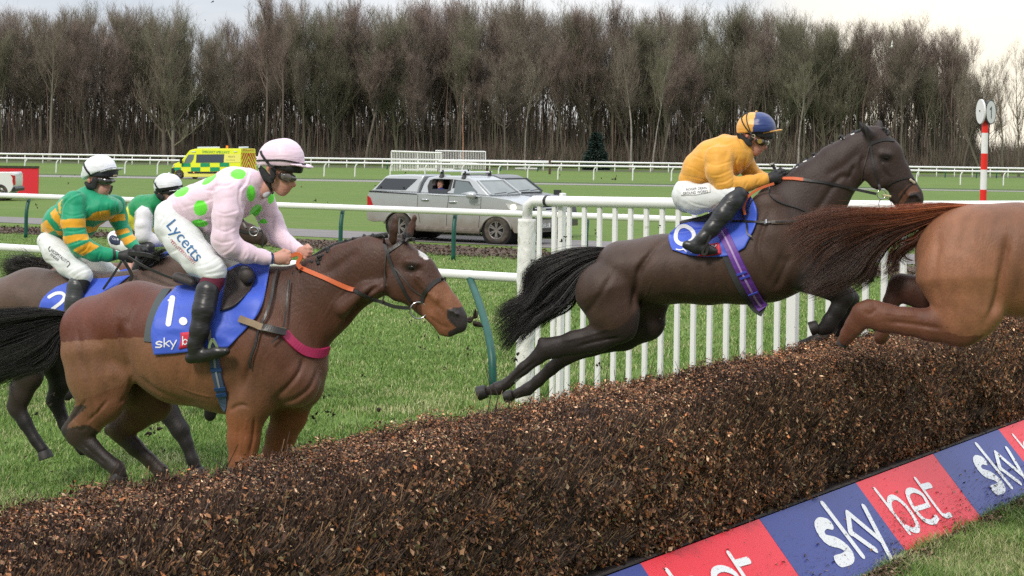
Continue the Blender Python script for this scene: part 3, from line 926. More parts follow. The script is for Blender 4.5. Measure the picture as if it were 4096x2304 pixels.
for k, t0_ in zip((1, 2, 3), starts):
    bd = empty('sponsor_board', brd(t0_, 1), 0, labels_b[k], 'advertising board', 'sponsor boards at the foot of the fence')
    for nm, a, b, m_ in (('blue_panel', t0_, t0_ + wb, blue), ('red_panel', t0_ + wb, t0_ + wt - 0.004, red)):
        mb = MB(); O = [brd(a, 0), brd(b, 0), brd(b, 1.02), brd(a, 1.02)]
        mb.prism(O, brd(0, 0, -0.012) - brd(0, 0)); mb.build(nm, m_, bd, world=True)
    dt = t0_ - tb[1]
    for nm, S in (('lettering', SKY), ('lettering', BET)):
        mb = strokes_mesh(S, 0.03, lambda Q, o_: brd(Q[:, 0] + dt, Q[:, 1] / slant, 0.003 + o_))
        mb.build(nm, vinyl, bd, world=True)
# ------------------------------------------------------------------ grass blades
def blades(n, region, h0, h1, name='grass'):
    r = RNG
    X = r.uniform(region[0], region[2], n); Y = r.uniform(region[1], region[3], n)
    u, up = X - CX, CY - Y
    a = u * cr - up * sr; b = u * sr + up * cr
    k = -CAMH * FPX / b
    x, y = a / FPX * k, k
    # nothing on the fence or on the road
    tn = (x - T0[0]) * D2[0] + (y - T0[1]) * D2[1]; nn = (x - T0[0]) * N2[0] + (y - T0[1]) * N2[1]
    Yr = 876 + 0.0435 * X; Yd = 904 + 0.0442 * X
    ok = (b < -20) & ((nn < -0.6) | (nn > 0.40)) & (y < 120) & (Y > Yd + 26)
    Q_ = np.stack([x, y, x * 0], 1); bare = vnoise(Q_, 0.9, 12) * .5 + vnoise(Q_, 2.7, 13) * .35 + vnoise(Q_, 8, 14) * .15
    ok &= (r.random(len(x)) > np.clip((bare - .58) * 6, 0, .8))
    x, y, k, nn = x[ok], y[ok], k[ok], nn[ok]; n = len(x)
    P = np.stack([x, y, np.zeros(n)], 1)
    cl = vnoise(P, 2.3) * 0.6 + vnoise(P, 7.0, 2) * 0.4
    far = k / 10
    h = r.uniform(h0, h1, n) * (0.45 + 1.1 * cl) * np.clip(1.15 - k / 90, 0.45, 1)
    w_ = r.uniform(0.0014, 0.0030, n) * np.clip(far, 0.7, 3.2) ** 0.9
    an = r.uniform(0, 2 * np.pi, n); S = np.stack([np.cos(an), np.sin(an), 0 * an], 1)
    ld = r.uniform(0, 2 * np.pi, n); lean = np.stack([np.cos(ld), np.sin(ld), 0 * ld], 1) * (h * r.uniform(0.1, 0.9, n))[:, None]
    up_ = np.array([0, 0, 1.0])
    V = np.stack([P - S * w_[:, None], P + S * w_[:, None],
                  P + lean * 0.35 + up_ * (h * 0.6)[:, None] + S * (w_ * 0.8)[:, None], P + lean * 0.35 + up_ * (h * 0.6)[:, None] - S * (w_ * 0.8)[:, None],
                  P + lean + up_ * (h * 0.92)[:, None]], 1)
    base = np.arange(n)[:, None] * 5
    pal = np.array([(0.175, 0.285, 0.065), (0.125, 0.225, 0.048), (0.25, 0.36, 0.11), (0.46, 0.45, 0.24), (0.080, 0.150, 0.034)])
    pz = vnoise(P, 0.7, 5) * 0.6 + vnoise(P, 2.6, 6) * 0.4
    dry = np.clip((pz - 0.55) * 4, 0, 1) * 0.5 + 0.06
    k_ = r.choice([0, 1, 2, 4], n, p=[.36, .26, .24, .14]); k_ = np.where(r.random(n) < dry, 3, k_)
    C = pal[k_] * r.uniform(0.75, 1.3, (n, 1))
    me = mesh_np(name, V.reshape(-1, 3), [base + np.array([0, 1, 2, 3]), base + np.array([3, 2, 4])], colors=np.repeat(C, 5, 0))
    tag(obj(name, me, mat('grass blades', attr='Col', rough=0.6, spec=0.3)), kind='stuff')
blades(700000, (-350, 1020, 4400, 2080), 0.02, 0.065)
blades(90000, (-350, 930, 4400, 1040), 0.03, 0.055)
blades(60000, (3300, 1980, 4400, 2450), 0.04, 0.10)
# mud, divots and fallen leaves on the turf
def litter(n, place, pal, s0, s1, name, label=None):
    P = place(n); n = len(P)
    Nv = RNG.normal(size=(n, 3)) * 0.5 + [0, 0, 1]; Nv /= np.linalg.norm(Nv, axis=1)[:, None]
    a = np.cross(Nv, RNG.normal(size=(n, 3))); a /= np.linalg.norm(a, axis=1)[:, None]; b = np.cross(Nv, a)
    sz = RNG.uniform(s0, s1, n)[:, None]; wd = sz * RNG.uniform(0.4, 0.9, (n, 1)); cup = Nv * sz * 0.4
    V = np.stack([P - a * sz, P - b * wd + cup, P + a * sz, P + b * wd + cup], 1)
    base = np.arange(n)[:, None] * 4
    C = np.array(pal)[RNG.integers(0, len(pal), n)] * RNG.uniform(0.6, 1.4, (n, 1))
    me = mesh_np(name, V.reshape(-1, 3), np.concatenate([base + [0, 1, 2], base + [0, 2, 3]]), colors=np.repeat(C, 4, 0))
    tag(obj(name, me, mat('dead leaves', attr='Col', rough=0.7, spec=0.3)), kind='stuff')
def on_dirt(n):
    X = RNG.uniform(-400, 4400, n); f = RNG.beta(1.6, 1.6, n) * 1.5 - .25; Yt = 906 + .0443 * X; Yb = 929 + .049 * X
    return np.array([list(on_ground(a, b, .03)) for a, b in zip(X, Yt + (Yb - Yt) * f)])
litter(12000, on_dirt, [(0.085, 0.055, 0.036), (0.05, 0.033, 0.023), (0.14, 0.095, 0.065)], 0.01, 0.05, 'earth_crumbs')
def on_churn(n):
    t = RNG.uniform(TA, 4, n); nn = -0.75 - RNG.gamma(2.0, .9, n); P = fw(t, nn, .03 + 0 * t); m_ = vnoise(P, 1.6, 31) * .6 + vnoise(P, 5, 32) * .4; return P[m_ > .54]
litter(26000, on_churn, [(0.075, 0.050, 0.033), (0.05, 0.034, 0.024), (0.11, 0.075, 0.05)], 0.004, 0.020, 'churned_soil')
leafpal = [(0.09, 0.055, 0.035), (0.16, 0.10, 0.06), (0.05, 0.032, 0.022), (0.28, 0.20, 0.13)]
def at_foot(n):
    t = RNG.uniform(TA, TB, n); nn = 0.47 + np.abs(RNG.normal(size=n)) * 0.07
    return fw(t, nn, RNG.uniform(0.01, 0.06, n) * (1 - np.clip((nn - .47) / .25, 0, 1)) + 0.012)
litter(26000, at_foot, leafpal, 0.006, 0.016, 'leaf_drift')
def on_board(n):
    t = RNG.uniform(tb[0] - 1, tb[4] + 1.5, n); s = 1 - np.abs(RNG.normal(size=n)) * 0.33
    d = vnoise(np.stack([t * 3, s * 5, s * 0], 1)); ok = (s > 0.02) & (RNG.random(n) < d * np.where(t > tb[2] - .2, 1.0, 0.35))
    return brd(t[ok], s[ok], 0.006)
litter(1500, on_board, leafpal, 0.005, 0.014, 'fallen_leaves')
litter(30000, on_board, [(0.05, 0.035, 0.025), (0.08, 0.055, 0.04)], 0.0015, 0.0042, 'mud_spatter')
# ------------------------------------------------------------------ the bare wood
def make_tree(seed, H_, first, spread, nlimb, tw, lean=0.0, twig_len=1.5, r0=0.20, upness=0.8, fork=False, levels=3, twr=0.0115):
    """a bare tree: returns (trunk V,F), (crown V,F) as triangular tubes"""
    rg = np.random.default_rng(seed)
    segsT, segsC, tw_ = [], [], []
    def tube(path, rad, n): return (np.array(path), np.array(rad), n)
    def branch(p, d, L_, r, lev):
        n = 5 if lev < 2 else 3
        pts = [p]; dd = d / np.linalg.norm(d)
        for i in range(n):
            dd = dd + rg.normal(size=3) * (0.10 + 0.05 * lev) + np.array([0, 0, upness * 0.16])
            dd /= np.linalg.norm(dd)
            pts.append(pts[-1] + dd * L_ / n)
        rad = np.linspace(r, r * 0.35, n + 1)
        (segsC).append(tube(pts, rad, 4 if lev < 2 else 3))
        if lev >= levels: return
        nb = [0, nlimb // 3 + 2, 5, 4][min(lev, 3)]
        for k in range(nb):
            t = rg.uniform(0.25, 1.0); i = min(int(t * n), n - 1); q = pts[i] + (pts[i + 1] - pts[i]) * (t * n - i)
            a = rg.uniform(0, 2 * np.pi); side = np.array([np.cos(a), np.sin(a), 0.2])
            nd = dd * rg.uniform(0.7, 1.1) + side * rg.uniform(0.35, 0.8) * spread + np.array([0, 0, upness * .5])
            branch(q, nd, L_ * rg.uniform(0.40, 0.62), r * rg.uniform(0.35, 0.5), lev + 1)
        tw_.append((np.array(pts), dd))
    n = 12
    pts = [np.zeros(3)]; d = np.array([lean, 0, 1.0])
    for i in range(n):
        d = d + rg.normal(size=3) * 0.045 + np.array([0, 0, 0.04]); d /= np.linalg.norm(d)
        pts.append(pts[-1] + d * H_ * 0.80 / n)
    pts = np.array(pts); rad = r0 * (1 - np.linspace(0, 1, n + 1) * 0.88) * (1 + 0.5 * np.exp(-np.linspace(0, 1, n + 1) * 25))
    segsT.append(tube(pts, rad, 6))
    for k in range(nlimb):
        t = first + (0.97 - first) * (k + rg.random()) / nlimb
        i = min(int(t * n), n - 1); q = pts[i] + (pts[i + 1] - pts[i]) * (t * n - i)
        a = rg.uniform(0, 2 * np.pi)
        sp_ = spread * (0.75 + 0.75 * t)
        nd = np.array([np.cos(a) * sp_, np.sin(a) * sp_, rg.uniform(0.5, 1.1) * upness + 0.15])
        branch(q, nd, H_ * rg.uniform(0.17, 0.28) * (1.12 - t * 0.42), r0 * (1 - 0.85 * t) * 0.55, 1)
    # twigs along every branch
    T0_, T1_, T2_ = [], [], []
    allseg = [s for s in segsC]
    wts = np.array([np.linalg.norm(s[0][-1] - s[0][0]) for s in allseg]); wts /= wts.sum()
    ch = rg.choice(len(allseg), tw, p=wts)
    for c in np.unique(ch):
        P_ = allseg[c][0]; m = (ch == c).sum(); nn = len(P_) - 1
        t = rg.uniform(0.15, 1, m) * nn; i = np.minimum(t.astype(int), nn - 1); q = P_[i] + (P_[i + 1] - P_[i]) * (t - i)[:, None]
        dd = P_[i + 1] - P_[i]; dd /= np.linalg.norm(dd, axis=1)[:, None]
        v = dd * 0.8 + rg.normal(size=(m, 3)) * 0.50 + np.array([0, 0, 0.28 * upness]); v /= np.linalg.norm(v, axis=1)[:, None]
        ln = rg.uniform(0.4, 1.0, m)[:, None] * twig_len
        T0_.append(q); T1_.append(q + v * ln * 0.5); T2_.append(q + (v + rg.normal(size=(m, 3)) * 0.15 + [0, 0, 0.12]) * ln)
    T0_, T1_, T2_ = map(np.vstack, (T0_, T1_, T2_))
    def tubes(segs):
        Vs, F4 = [], []; o = 0
        for P_, r_, n_ in segs:
            T = np.gradient(P_, axis=0); T /= np.linalg.norm(T, axis=1)[:, None]
            A_ = np.cross(T, [0.13, 0.99, 0.02]); A_ /= np.linalg.norm(A_, axis=1)[:, None]; B_ = np.cross(T, A_)
            ang = np.arange(n_) * 2 * np.pi / n_
            V = P_[:, None] + r_[:, None, None] * (np.cos(ang)[None, :, None] * A_[:, None] + np.sin(ang)[None, :, None] * B_[:, None])
            Vs.append(V.reshape(-1, 3)); i, k = np.meshgrid(np.arange(len(P_) - 1), np.arange(n_), indexing='ij'); i, k = i.ravel(), k.ravel()
            F4.append(np.stack([i * n_ + k, i * n_ + (k + 1) % n_, (i + 1) * n_ + (k + 1) % n_, (i + 1) * n_ + k], 1) + o); o += len(V) * n_
        return np.vstack(Vs), np.vstack(F4)
    VT, FT = tubes(segsT)
    VC, FC = tubes(segsC)
    # twigs: three-sided slivers
    m = len(T0_); an = rg.uniform(0, 2 * np.pi, m)
    W_ = rg.uniform(0.6, 1.3, m)[:, None] * twr
    S1 = np.stack([np.cos(an), np.sin(an), 0.1 * an], 1); S1 /= np.linalg.norm(S1, axis=1)[:, None]
    S2 = np.stack([-np.sin(an), np.cos(an), 0 * an], 1)
    VV = np.stack([T0_ + S1 * W_, T0_ - S1 * W_ * .5 + S2 * W_ * .8, T0_ - S1 * W_ * .5 - S2 * W_ * .8,
                   T1_ + S1 * W_ * .8, T1_ - S1 * W_ * .4 + S2 * W_ * .6, T1_ - S1 * W_ * .4 - S2 * W_ * .6, T2_], 1)
    b = np.arange(m)[:, None] * 7
    FQ = np.concatenate([b + [0, 1, 4, 3], b + [1, 2, 5, 4], b + [2, 0, 3, 5]]); F3 = np.concatenate([b + [3, 4, 6], b + [4, 5, 6], b + [5, 3, 6]])
    o = len(VC)
    return (VT, FT), (np.vstack([VC, VV.reshape(-1, 3)]), [FC, FQ + o, F3 + o])
bark_g = mat('olive grey bark', (0.115, 0.108, 0.072), 0.9, var=0.35, vscale=0.8)
bark_b = mat('brown bark', (0.120, 0.100, 0.080), 0.9, var=0.35, vscale=0.8)
bark_birch = mat('pale birch bark', (0.42, 0.38, 0.33), 0.8, var=0.3, vscale=1.5, base2=(0.12, 0.10, 0.085))
twig_r = mat('reddish twigs', (0.225, 0.165, 0.140), 0.95, var=0.25, vscale=0.4)
twig_g = mat('grey olive twigs', (0.190, 0.180, 0.118), 0.95, var=0.25, vscale=0.4)
twig_b = mat('brown twigs', (0.205, 0.170, 0.130), 0.95, var=0.25, vscale=0.4)
templates = []
specs = [  # seed, height, first limb, spread, limbs, twigs, r0, up, kind
    (1, 25, .30, .62, 30, 4600, .26, 1.0, 0), (2, 25, .40, .52, 28, 4200, .22, 1.2, 0), (3, 25, .20, .70, 34, 5200, .28, .95, 1),
    (4, 25, .34, .58, 30, 4400, .20, 1.1, 1), (5, 25, .45, .45, 26, 3800, .18, 1.3, 2), (6, 25, .28, .66, 32, 4800, .25, 1.0, 2),
    (7, 25, .48, .40, 24, 3600, .16, 1.4, 1), (8, 25, .25, .6, 32, 4600, .23, 1.1, 0), (9, 25, .55, .35, 20, 2800, .15, 1.4, 2), (10, 25, .36, .75, 30, 4800, .22, .9, 2)]
kinds = {0: (bark_b, twig_r, 'tall bare tree with reddish twigs standing in the wood behind the course', 'reddish bare trees of the wood'),
         1: (bark_g, twig_g, 'tall bare tree with olive grey trunk and twigs in the wood behind the course', 'olive grey bare trees of the wood'),
         2: (bark_b, twig_b, 'tall bare tree with plain brown trunk and twigs in the wood behind the course', 'brown bare trees of the wood')}
for sd_, H_, fi, sp, nl_, tw, r0, up_, kd in specs:
    (VT, FT), (VC, FC) = make_tree(sd_, H_, fi, sp, nl_, tw, r0=r0, upness=up_)
    templates.append((mesh_np('trunk', VT, FT, smooth=True, mats=[kinds[kd][0]]), mesh_np('crown', VC, FC, mats=[kinds[kd][1], kinds[kd][0]], midx=[1] * len(FC[0]) + [0] * (len(FC[1]) + len(FC[2]))), kd))
def put_tree(tp, x, y, H_, rz, label=None, group=None, name='bare_tree', cat='tree', sx=None, tilt=0.0):
    tm, cm, kd = tp
    e = empty(name, (x, y, -0.05), rz, label or kinds[kd][2], cat, group if label else kinds[kd][3])
    s_ = H_ / 25; e.scale = ((sx or s_), (sx or s_), s_)
    e.rotation_euler = (0, tilt, rz) if tilt else (0, 0, rz)
    for n_, m_ in (('trunk', tm), ('crown', cm)):
        o = bpy.data.objects.new(n_, m_); col.objects.link(o); o.parent = e
    return e
sky_pts = [(-500, 30), (0, 20), (300, 30), (520, 0), (760, 25), (860, 110), (960, 95), (1100, 20), (1700, -10), (2500, 0), (2950, 0), (3200, 40), (3450, 85), (3600, 100), (3750, 110), (3830, 150), (3900, 310), (4000, 330), (4100, 380), (4700, 350)]
rg = np.random.default_rng(12)
rows = [(251, 4.4), (257, 4.5), (265, 4.7), (275, 5.2), (288, 6.0)]
cnt = 0
for ri, (yy, dx) in enumerate(rows):
    x = -84.0 * yy / 260 - 2 + rg.uniform(0, 4)
    while x < 88 * yy / 260:
        y = yy + rg.uniform(-3.5, 3.5)
        X = proj((x, y, 10))[0]
        Yt = np.interp(X, [p[0] for p in sky_pts], [p[1] for p in sky_pts])
        Ht = (proj((x, y, 0))[1] - Yt) / FPX * y
        if X > 3840:
            if ri > 1 or rg.random() < 0.45: x += dx; continue
        Ht *= rg.uniform(0.90, 1.05) if ri else rg.uniform(0.70, 1.0)
        Ht = min(Ht, 31)
        pz = vnoise(np.array([x * 0.05, y * 0.02, 1.0]))
        kd = rg.choice([0, 1, 2], p=[.42, .26, .32] if pz > 0.5 else [.18, .50, .32])
        tp = [t for t in templates if t[2] == kd][rg.integers(0, len([t for t in templates if t[2] == kd]))]
        put_tree(tp, x, y, Ht, rg.uniform(0, 6.28), sx=Ht / 25 * rg.uniform(1.05, 1.5))
        cnt += 1
        x += dx * rg.uniform(0.75, 1.25)
print('trees', cnt)
# pale birches and other single trees that can be told apart
def single(seed, X, Yb, Ht, mt, mc, label, name='birch_tree', cat='tree', tw=1800, nl_=16, first=.5, sp=.4, r0=.17, lean=0.0, y=None, group=None, **kw):
    (VT, FT), (VC, FC) = make_tree(seed, 25, first, sp, nl_, tw, lean=lean, r0=r0, **kw)
    tp = (mesh_np('trunk', VT, FT, smooth=True, mats=[mt]), mesh_np('crown', VC, FC, mats=[mc]), 0)
    p = on_ground(X, Yb) if y is None else at(X, Yb, y)
    return put_tree(tp, p.x, p.y, Ht, 0.0, label, group or label, name, cat)
def gy(X): return 641 + X * 0.0162       # foot of the wood in the photo
single(31, 2522, gy(2522), 20, bark_birch, twig_b, 'white-barked birch leaning slightly, right of the dark evergreen', lean=0.06, r0=.20)
single(32, 2610, gy(2610), 19, bark_birch, twig_g, 'pair of pale birch stems left of the yellow-capped jockey', r0=.16)
single(33, 2098, gy(2098), 17, bark_birch, twig_b, 'pale birch trunk above the lone standing person', r0=.15)
single(34, 1850, gy(1850), 13, mat('bare split wood', (0.50, 0.27, 0.16), 0.8, var=0.2), twig_b, 'broken tree with bare orange-brown split trunk behind the white hurdles', tw=300, nl_=6, first=.7, r0=.17)
single(35, 3190, gy(3190), 16, bark_birch, twig_g, 'pale forked birch between the jockey in yellow and the dark horse head', lean=0.1, r0=.24)
single(36, 695, gy(695), 19, mat('light grey bark', (0.20, 0.175, 0.14), 0.85, var=0.2), twig_g, 'grey tree forking from its foot just behind the ambulance', sp=.7, first=.12, r0=.40, nl_=22, tw=3500)
single(37, 200, gy(200), 22, mat('light grey bark'), twig_b, 'straight pale grey trunk in the wood above the red banner', r0=.34, tw=3000)
single(38, 3930, gy(3930), 15, bark_g, twig_b, 'bare tree leaning hard to the left behind the striped marker post', lean=-0.55, first=.3, r0=.30, tw=2500, nl_=18)
single(39, 4010, gy(4010), 17, bark_g, twig_b, 'thin upright tree against the bright sky beyond the striped marker post', first=.3, r0=.20, tw=1500)
single(40, 4075, gy(4075), 18, bark_g, twig_b, 'thin upright tree at the outer end of the wood', first=.25, r0=.18, tw=1600)
single(41, 660, gy(640), 23, bark_b, twig_b, 'dark thick-trunked tree with low crooked limb, left of the ambulance', first=.2, r0=.45, sp=.7, tw=4200, nl_=26)
single(42, 1060, gy(1060), 26, mat('pale upright bark', (0.15, 0.12, 0.10), 0.9, var=.3), twig_r, 'tall birch with fine hanging twigs above the jockey in pink', r0=.2, tw=3000)
single(43, 1130, gy(1130), 25, mat('pale upright bark'), twig_r, 'slender pale birch just right of the tallest one above the pink cap', r0=.17, tw=2600)
# evergreens
def evergreen(X, Ht, wd_, label, y_=None):
    p = on_ground(X, gy(X)); r = RNG; n = 5200
    e = empty('evergreen', (p.x, p.y - 2, 0), 0, label, 'evergreen')
    z = r.uniform(0.02, 1, n) ** 1.3; rr = (1 - z) ** 0.8 * wd_ / 2 * np.sqrt(r.uniform(0.3, 1, n)) * (0.8 + 0.4 * vnoise(np.stack([z * 9, z * 0, z * 0], 1)))
    a = r.uniform(0, 6.28, n); P = np.stack([np.cos(a) * rr, np.sin(a) * rr, z * Ht], 1)
    d = np.stack([np.cos(a), np.sin(a), -0.2 + 0 * a], 1) + r.normal(size=(n, 3)) * .3; s_ = np.cross(d, r.normal(size=(n, 3))); s_ /= np.linalg.norm(s_, axis=1)[:, None]
    V = np.stack([P, P + d * .35 + s_ * .09, P + d * .5, P + d * .35 - s_ * .09], 1); b = np.arange(n)[:, None] * 4
    obj('crown', mesh_np('crown', V.reshape(-1, 3), b + [0, 1, 2, 3]), mat('dark needles', (0.018, 0.040, 0.030), 0.8, var=.3), e)
    mb = MB(); mb.tube([(0, 0, 0), (0, 0, Ht * .9)], [.15, .03], 6); mb.build('trunk', bark_b, e)
evergreen(2380, 5.0, 3.2, 'dark conical evergreen at the edge of the wood, right of the lone person')
# undergrowth and the far depth of the wood
def under(n, y0, y1, h0, h1, wv, name, m_, r_w):
    r = RNG
    y = r.uniform(y0, y1, n); X = r.uniform(-450, 3900 if name != 'undergrowth' else 4600, n)
    x = (X - CX) / FPX * y
    P = np.stack([x, y, np.zeros(n)], 1)
    hh = (h0 + (h1 - h0) * vnoise(P, 0.09, 3) ** 1.2 * 1.3) * r.uniform(0.35, 1.0, n) * np.where(r.random(n) < .04, 2.2 if name == 'undergrowth' else 1, 1)
    z0 = hh * r.uniform(0, 0.55, n) * 0.9; P[:, 2] = z0
    d = np.stack([r.normal(size=n) * wv, r.normal(size=n) * wv, np.ones(n)], 1); d /= np.linalg.norm(d, axis=1)[:, None]
    ln = (hh - z0)[:, None]
    w_ = r.uniform(r_w * .5, r_w, n)[:, None]; s_ = np.stack([np.ones(n), 0.3 * r.normal(size=n), np.zeros(n)], 1)
    M1 = P + d * ln * .5 + r.normal(size=(n, 3)) * 0.08; E_ = P + (d + r.normal(size=(n, 3)) * .12) * ln
    V = np.stack([P - s_ * w_, P + s_ * w_, M1 + s_ * w_ * .8, M1 - s_ * w_ * .8, E_], 1); b = np.arange(n)[:, None] * 5
    pal = np.array([(0.105, 0.084, 0.072), (0.080, 0.064, 0.055), (0.13, 0.095, 0.078), (0.090, 0.088, 0.062), (0.06, 0.050, 0.044)])
    zone = vnoise(P, 0.06, 9)[:, None]
    C = pal[r.integers(0, 5, n)] * 1.6 * r.uniform(.7, 1.2, (n, 1)) * (0.75 + 0.5 * zone)
    tag(obj(name, mesh_np(name, V.reshape(-1, 3), [b + [0, 1, 2, 3], b + [3, 2, 4]], colors=np.repeat(C, 5, 0)), m_), kind='stuff')
um = mat('undergrowth stems', attr='Col', rough=0.95, spec=0.1)
under(110000, 250, 300, 1.5, 6.2, .26, 'undergrowth', um, 0.026)
under(5000, 250, 300, 9, 20, .035, 'sapling_stems', um, 0.075)
under(7000, 296, 380, 7, 20, .05, 'wood_depth', um, 0.075)
under(40000, 296, 330, 3, 8, .12, 'wood_depth', um, 0.06)
# ------------------------------------------------------------------ vehicles
tyre_m = mat('tyre rubber', (0.030, 0.027, 0.025), 0.8, var=0.3, vscale=6, base2=(0.085, 0.066, 0.052))
rim_m = mat('muddy alloy', (0.22, 0.20, 0.19), 0.45, metal=0.4, var=0.2)
dark_m = mat('dark trim', (0.018, 0.018, 0.02), 0.5)
hub_m = mat('wheel well', (0.006, 0.006, 0.006), 0.9)
def wheel(parent, c, ax, r=0.385, w_=0.25, spokes=6, rim=None, sub=True):
    """c: centre of the outer face, ax: unit vector pointing outwards"""
    c = Vector(c); ax = Vector(ax).normalized(); u = Vector((0, 0, 1)); v = ax.cross(u)
    mb = MB(); prof_ = [(0.60, 0.0), (0.66, 0.012), (0.86, 0.018), (0.97, -0.01), (1.0, -0.05), (1.0, -w_ + 0.05), (0.95, -w_), (0.6, -w_)]
    n = 32; V = []
    for rr, dd in prof_:
        for k in range(n):
            a = 2 * math.pi * k / n; V.append(list(c + ax * dd + (u * math.cos(a) + v * math.sin(a)) * r * rr))
    F = [(i * n + k, i * n + (k + 1) % n, (i + 1) * n + (k + 1) % n, (i + 1) * n + k) for i in range(len(prof_) - 1) for k in range(n)]
    mb.add(V, F)
    wl = mb.build('wheel', tyre_m, parent, smooth=True, world=True)
    mb = MB(); mb.disc(c - ax * 0.10, r * 0.60, ax, 0.01, 24, 0)
    mb.build('rim_back', hub_m, wl, world=True)
    mb = MB(); mb.disc(c - ax * 0.035, r * 0.13, ax, 0.035, 14)
    for k in range(spokes):
        a = 2 * math.pi * k / spokes
        for da in (-0.11, 0.11):
            d = u * math.cos(a + da) + v * math.sin(a + da); t = ax.cross(d)
            p0, p1 = c - ax * 0.03 + d * r * 0.1, c - ax * 0.02 + (u * math.cos(a + da * 1.3) + v * math.sin(a + da * 1.3)) * r * 0.58
            mb.prism([list(p0 - t * 0.018), list(p0 + t * 0.018), list(p1 + t * 0.016), list(p1 - t * 0.016)], list(ax * 0.03))
    V = []
    for rr, dd in ((0.56, 0.0), (0.61, 0.008), (0.61, -0.03), (0.56, -0.03)):
        for k in range(n):
            a = 2 * math.pi * k / n; V.append(list(c + ax * dd + (u * math.cos(a) + v * math.sin(a)) * r * rr))
    mb.add(V, [(i * n + k, i * n + (k + 1) % n, ((i + 1) % 4) * n + (k + 1) % n, ((i + 1) % 4) * n + k) for i in range(4) for k in range(n)])
    mb.build('rim', rim or rim_m, wl, world=True)
    return wl
def side_prism(fr, zf, pts, lat0, lat1, topz=None, tl=0.0):
    """outline in photo pixels on the near side plane, taken through the width"""
    P = [fr.loc(*zf(*p), 0)[0] for p in pts]
    return P
class Car:
    def __init__(s, fr, zf, W): s.fr, s.zf, s.W = fr, zf, W
    def L(s, p, lat=0.0): return s.fr.loc(*s.zf(*p), 0)[0] + np.array([0, lat, 0])
    def Wd(s, q): return list(s.fr.world(q))
    def slab(s, pts, lat0, lat1, inset=None):
        """inset: function(local z) -> lateral inset from each side"""
        A_, B_ = [], []
        for p in pts:
            q = s.L(p); i = inset(q[2]) if inset else 0
            a = q.copy(); a[1] = lat0 + i; b = q.copy(); b[1] = lat1 - i
            A_.append(s.Wd(a)); B_.append(s.Wd(b))
        n = len(pts); mb = MB()
        mb.add(A_ + B_, [tuple(range(n)), tuple(range(2 * n - 1, n - 1, -1))] + [(i, n + i, n + (i + 1) % n, (i + 1) % n) for i in range(n)])
        return mb
    def pane(s, pts, inset=None, out_=0.004, far=False, th=0.006):
        V = []
        for p in pts:
            q = s.L(p); i = inset(q[2]) if inset else 0
            q[1] = (i - out_) if not far else (s.W - i + out_); V.append(s.Wd(q))
        mb = MB(); d = s.fr.l * (th if not far else -th); mb.prism(V, list(d)); return mb
    def cross(s, a, b, la=0.0, lb=None, ia=0.0, off=0.004):
        """a sheet across the car between two side points (wind-screen, grille ...)"""
        W = s.W; lb = lb
        qa, qb = s.L(a), s.L(b)
        V = []
        for q, i in ((qa, la), (qb, lb if lb is not None else la)):
            for y_ in (i, W - i):
                r = q.copy(); r[1] = y_; V.append(r)
        V = [V[0], V[1], V[3], V[2]]
        nrm = np.cross(V[1] - V[0], V[3] - V[0]); nrm /= np.linalg.norm(nrm)
        if nrm[0] < 0 and nrm[2] < 0: nrm = -nrm
        return [s.Wd(v + nrm * off) for v in V], list(np.asarray(s.Wd(nrm)) - np.asarray(s.Wd(np.zeros(3))))
def arch(c, r, a0, a1, n=10, ry=None):
    return [(c[0] + r * math.cos(R(a)), c[1] - (ry or r) * math.sin(R(a))) for a in np.linspace(a0, a1, n)]
silver = mat('silver paint', (0.46, 0.48, 0.50), 0.32, metal=0.35, coat=0.5, var=0.06, vscale=1.5)
def muddy_paint(name, base, top=0.9, mud=(0.20, 0.165, 0.135)):
    m = mat(name, base, 0.35, metal=0.3, coat=0.4)
    t = m.node_tree; n, l = t.nodes.new, t.links.new; b = t.nodes['Principled BSDF']
    co = n('ShaderNodeTexCoord'); sp = n('ShaderNodeSeparateXYZ'); l(co.outputs['Object'], sp.inputs[0])
    z = n('ShaderNodeTexNoise'); z.inputs['Scale'].default_value = 3.5; z.inputs['Detail'].default_value = 6; l(co.outputs['Object'], z.inputs['Vector'])
    ad = n('ShaderNodeMath'); ad.operation = 'MULTIPLY_ADD'; ad.inputs[1].default_value = 0.5; l(z.outputs[0], ad.inputs[0]); l(sp.outputs[2], ad.inputs[2])
    mr = n('ShaderNodeMapRange'); mr.inputs[1].default_value = top + 0.55; mr.inputs[2].default_value = 0.70; l(ad.outputs[0], mr.inputs[0])
    mr.inputs[3].default_value = 0.0; mr.inputs[4].default_value = 0.9
    x = n('ShaderNodeMixRGB'); x.inputs[1].default_value = (*base, 1); x.inputs[2].default_value = (*mud, 1); l(mr.outputs[0], x.inputs[0]); l(x.outputs[0], b.inputs['Base Color'])
    r_ = n('ShaderNodeMapRange'); r_.inputs[3].default_value = 0.33; r_.inputs[4].default_value = 0.9; l(mr.outputs[0], r_.inputs[0]); l(r_.outputs[0], b.inputs['Roughness'])
    m_ = n('ShaderNodeMapRange'); m_.inputs[3].default_value = 0.35; m_.inputs[4].default_value = 0.0; l(mr.outputs[0], m_.inputs[0]); l(m_.outputs[0], b.inputs['Metallic'])
    return m
sil_mud = muddy_paint('muddy silver paint', (0.46, 0.48, 0.50))
grey_mud = muddy_paint('dark grey paint', (0.040, 0.042, 0.047), .5, (0.10, 0.085, 0.07))
win_dark = mat('tinted glass', (0.02, 0.023, 0.028), 0.06, spec=0.8)
win_clear = glass('clear car glass', (0.12, 0.15, 0.16), 0.04, 0.45)
screen_m = mat('windscreen glass', (0.11, 0.135, 0.13), 0.10, spec=1.0, base2=(0.22, 0.25, 0.24), vscale=1.2)
chrome = mat('chrome', (0.75, 0.75, 0.76), 0.15, metal=1.0)
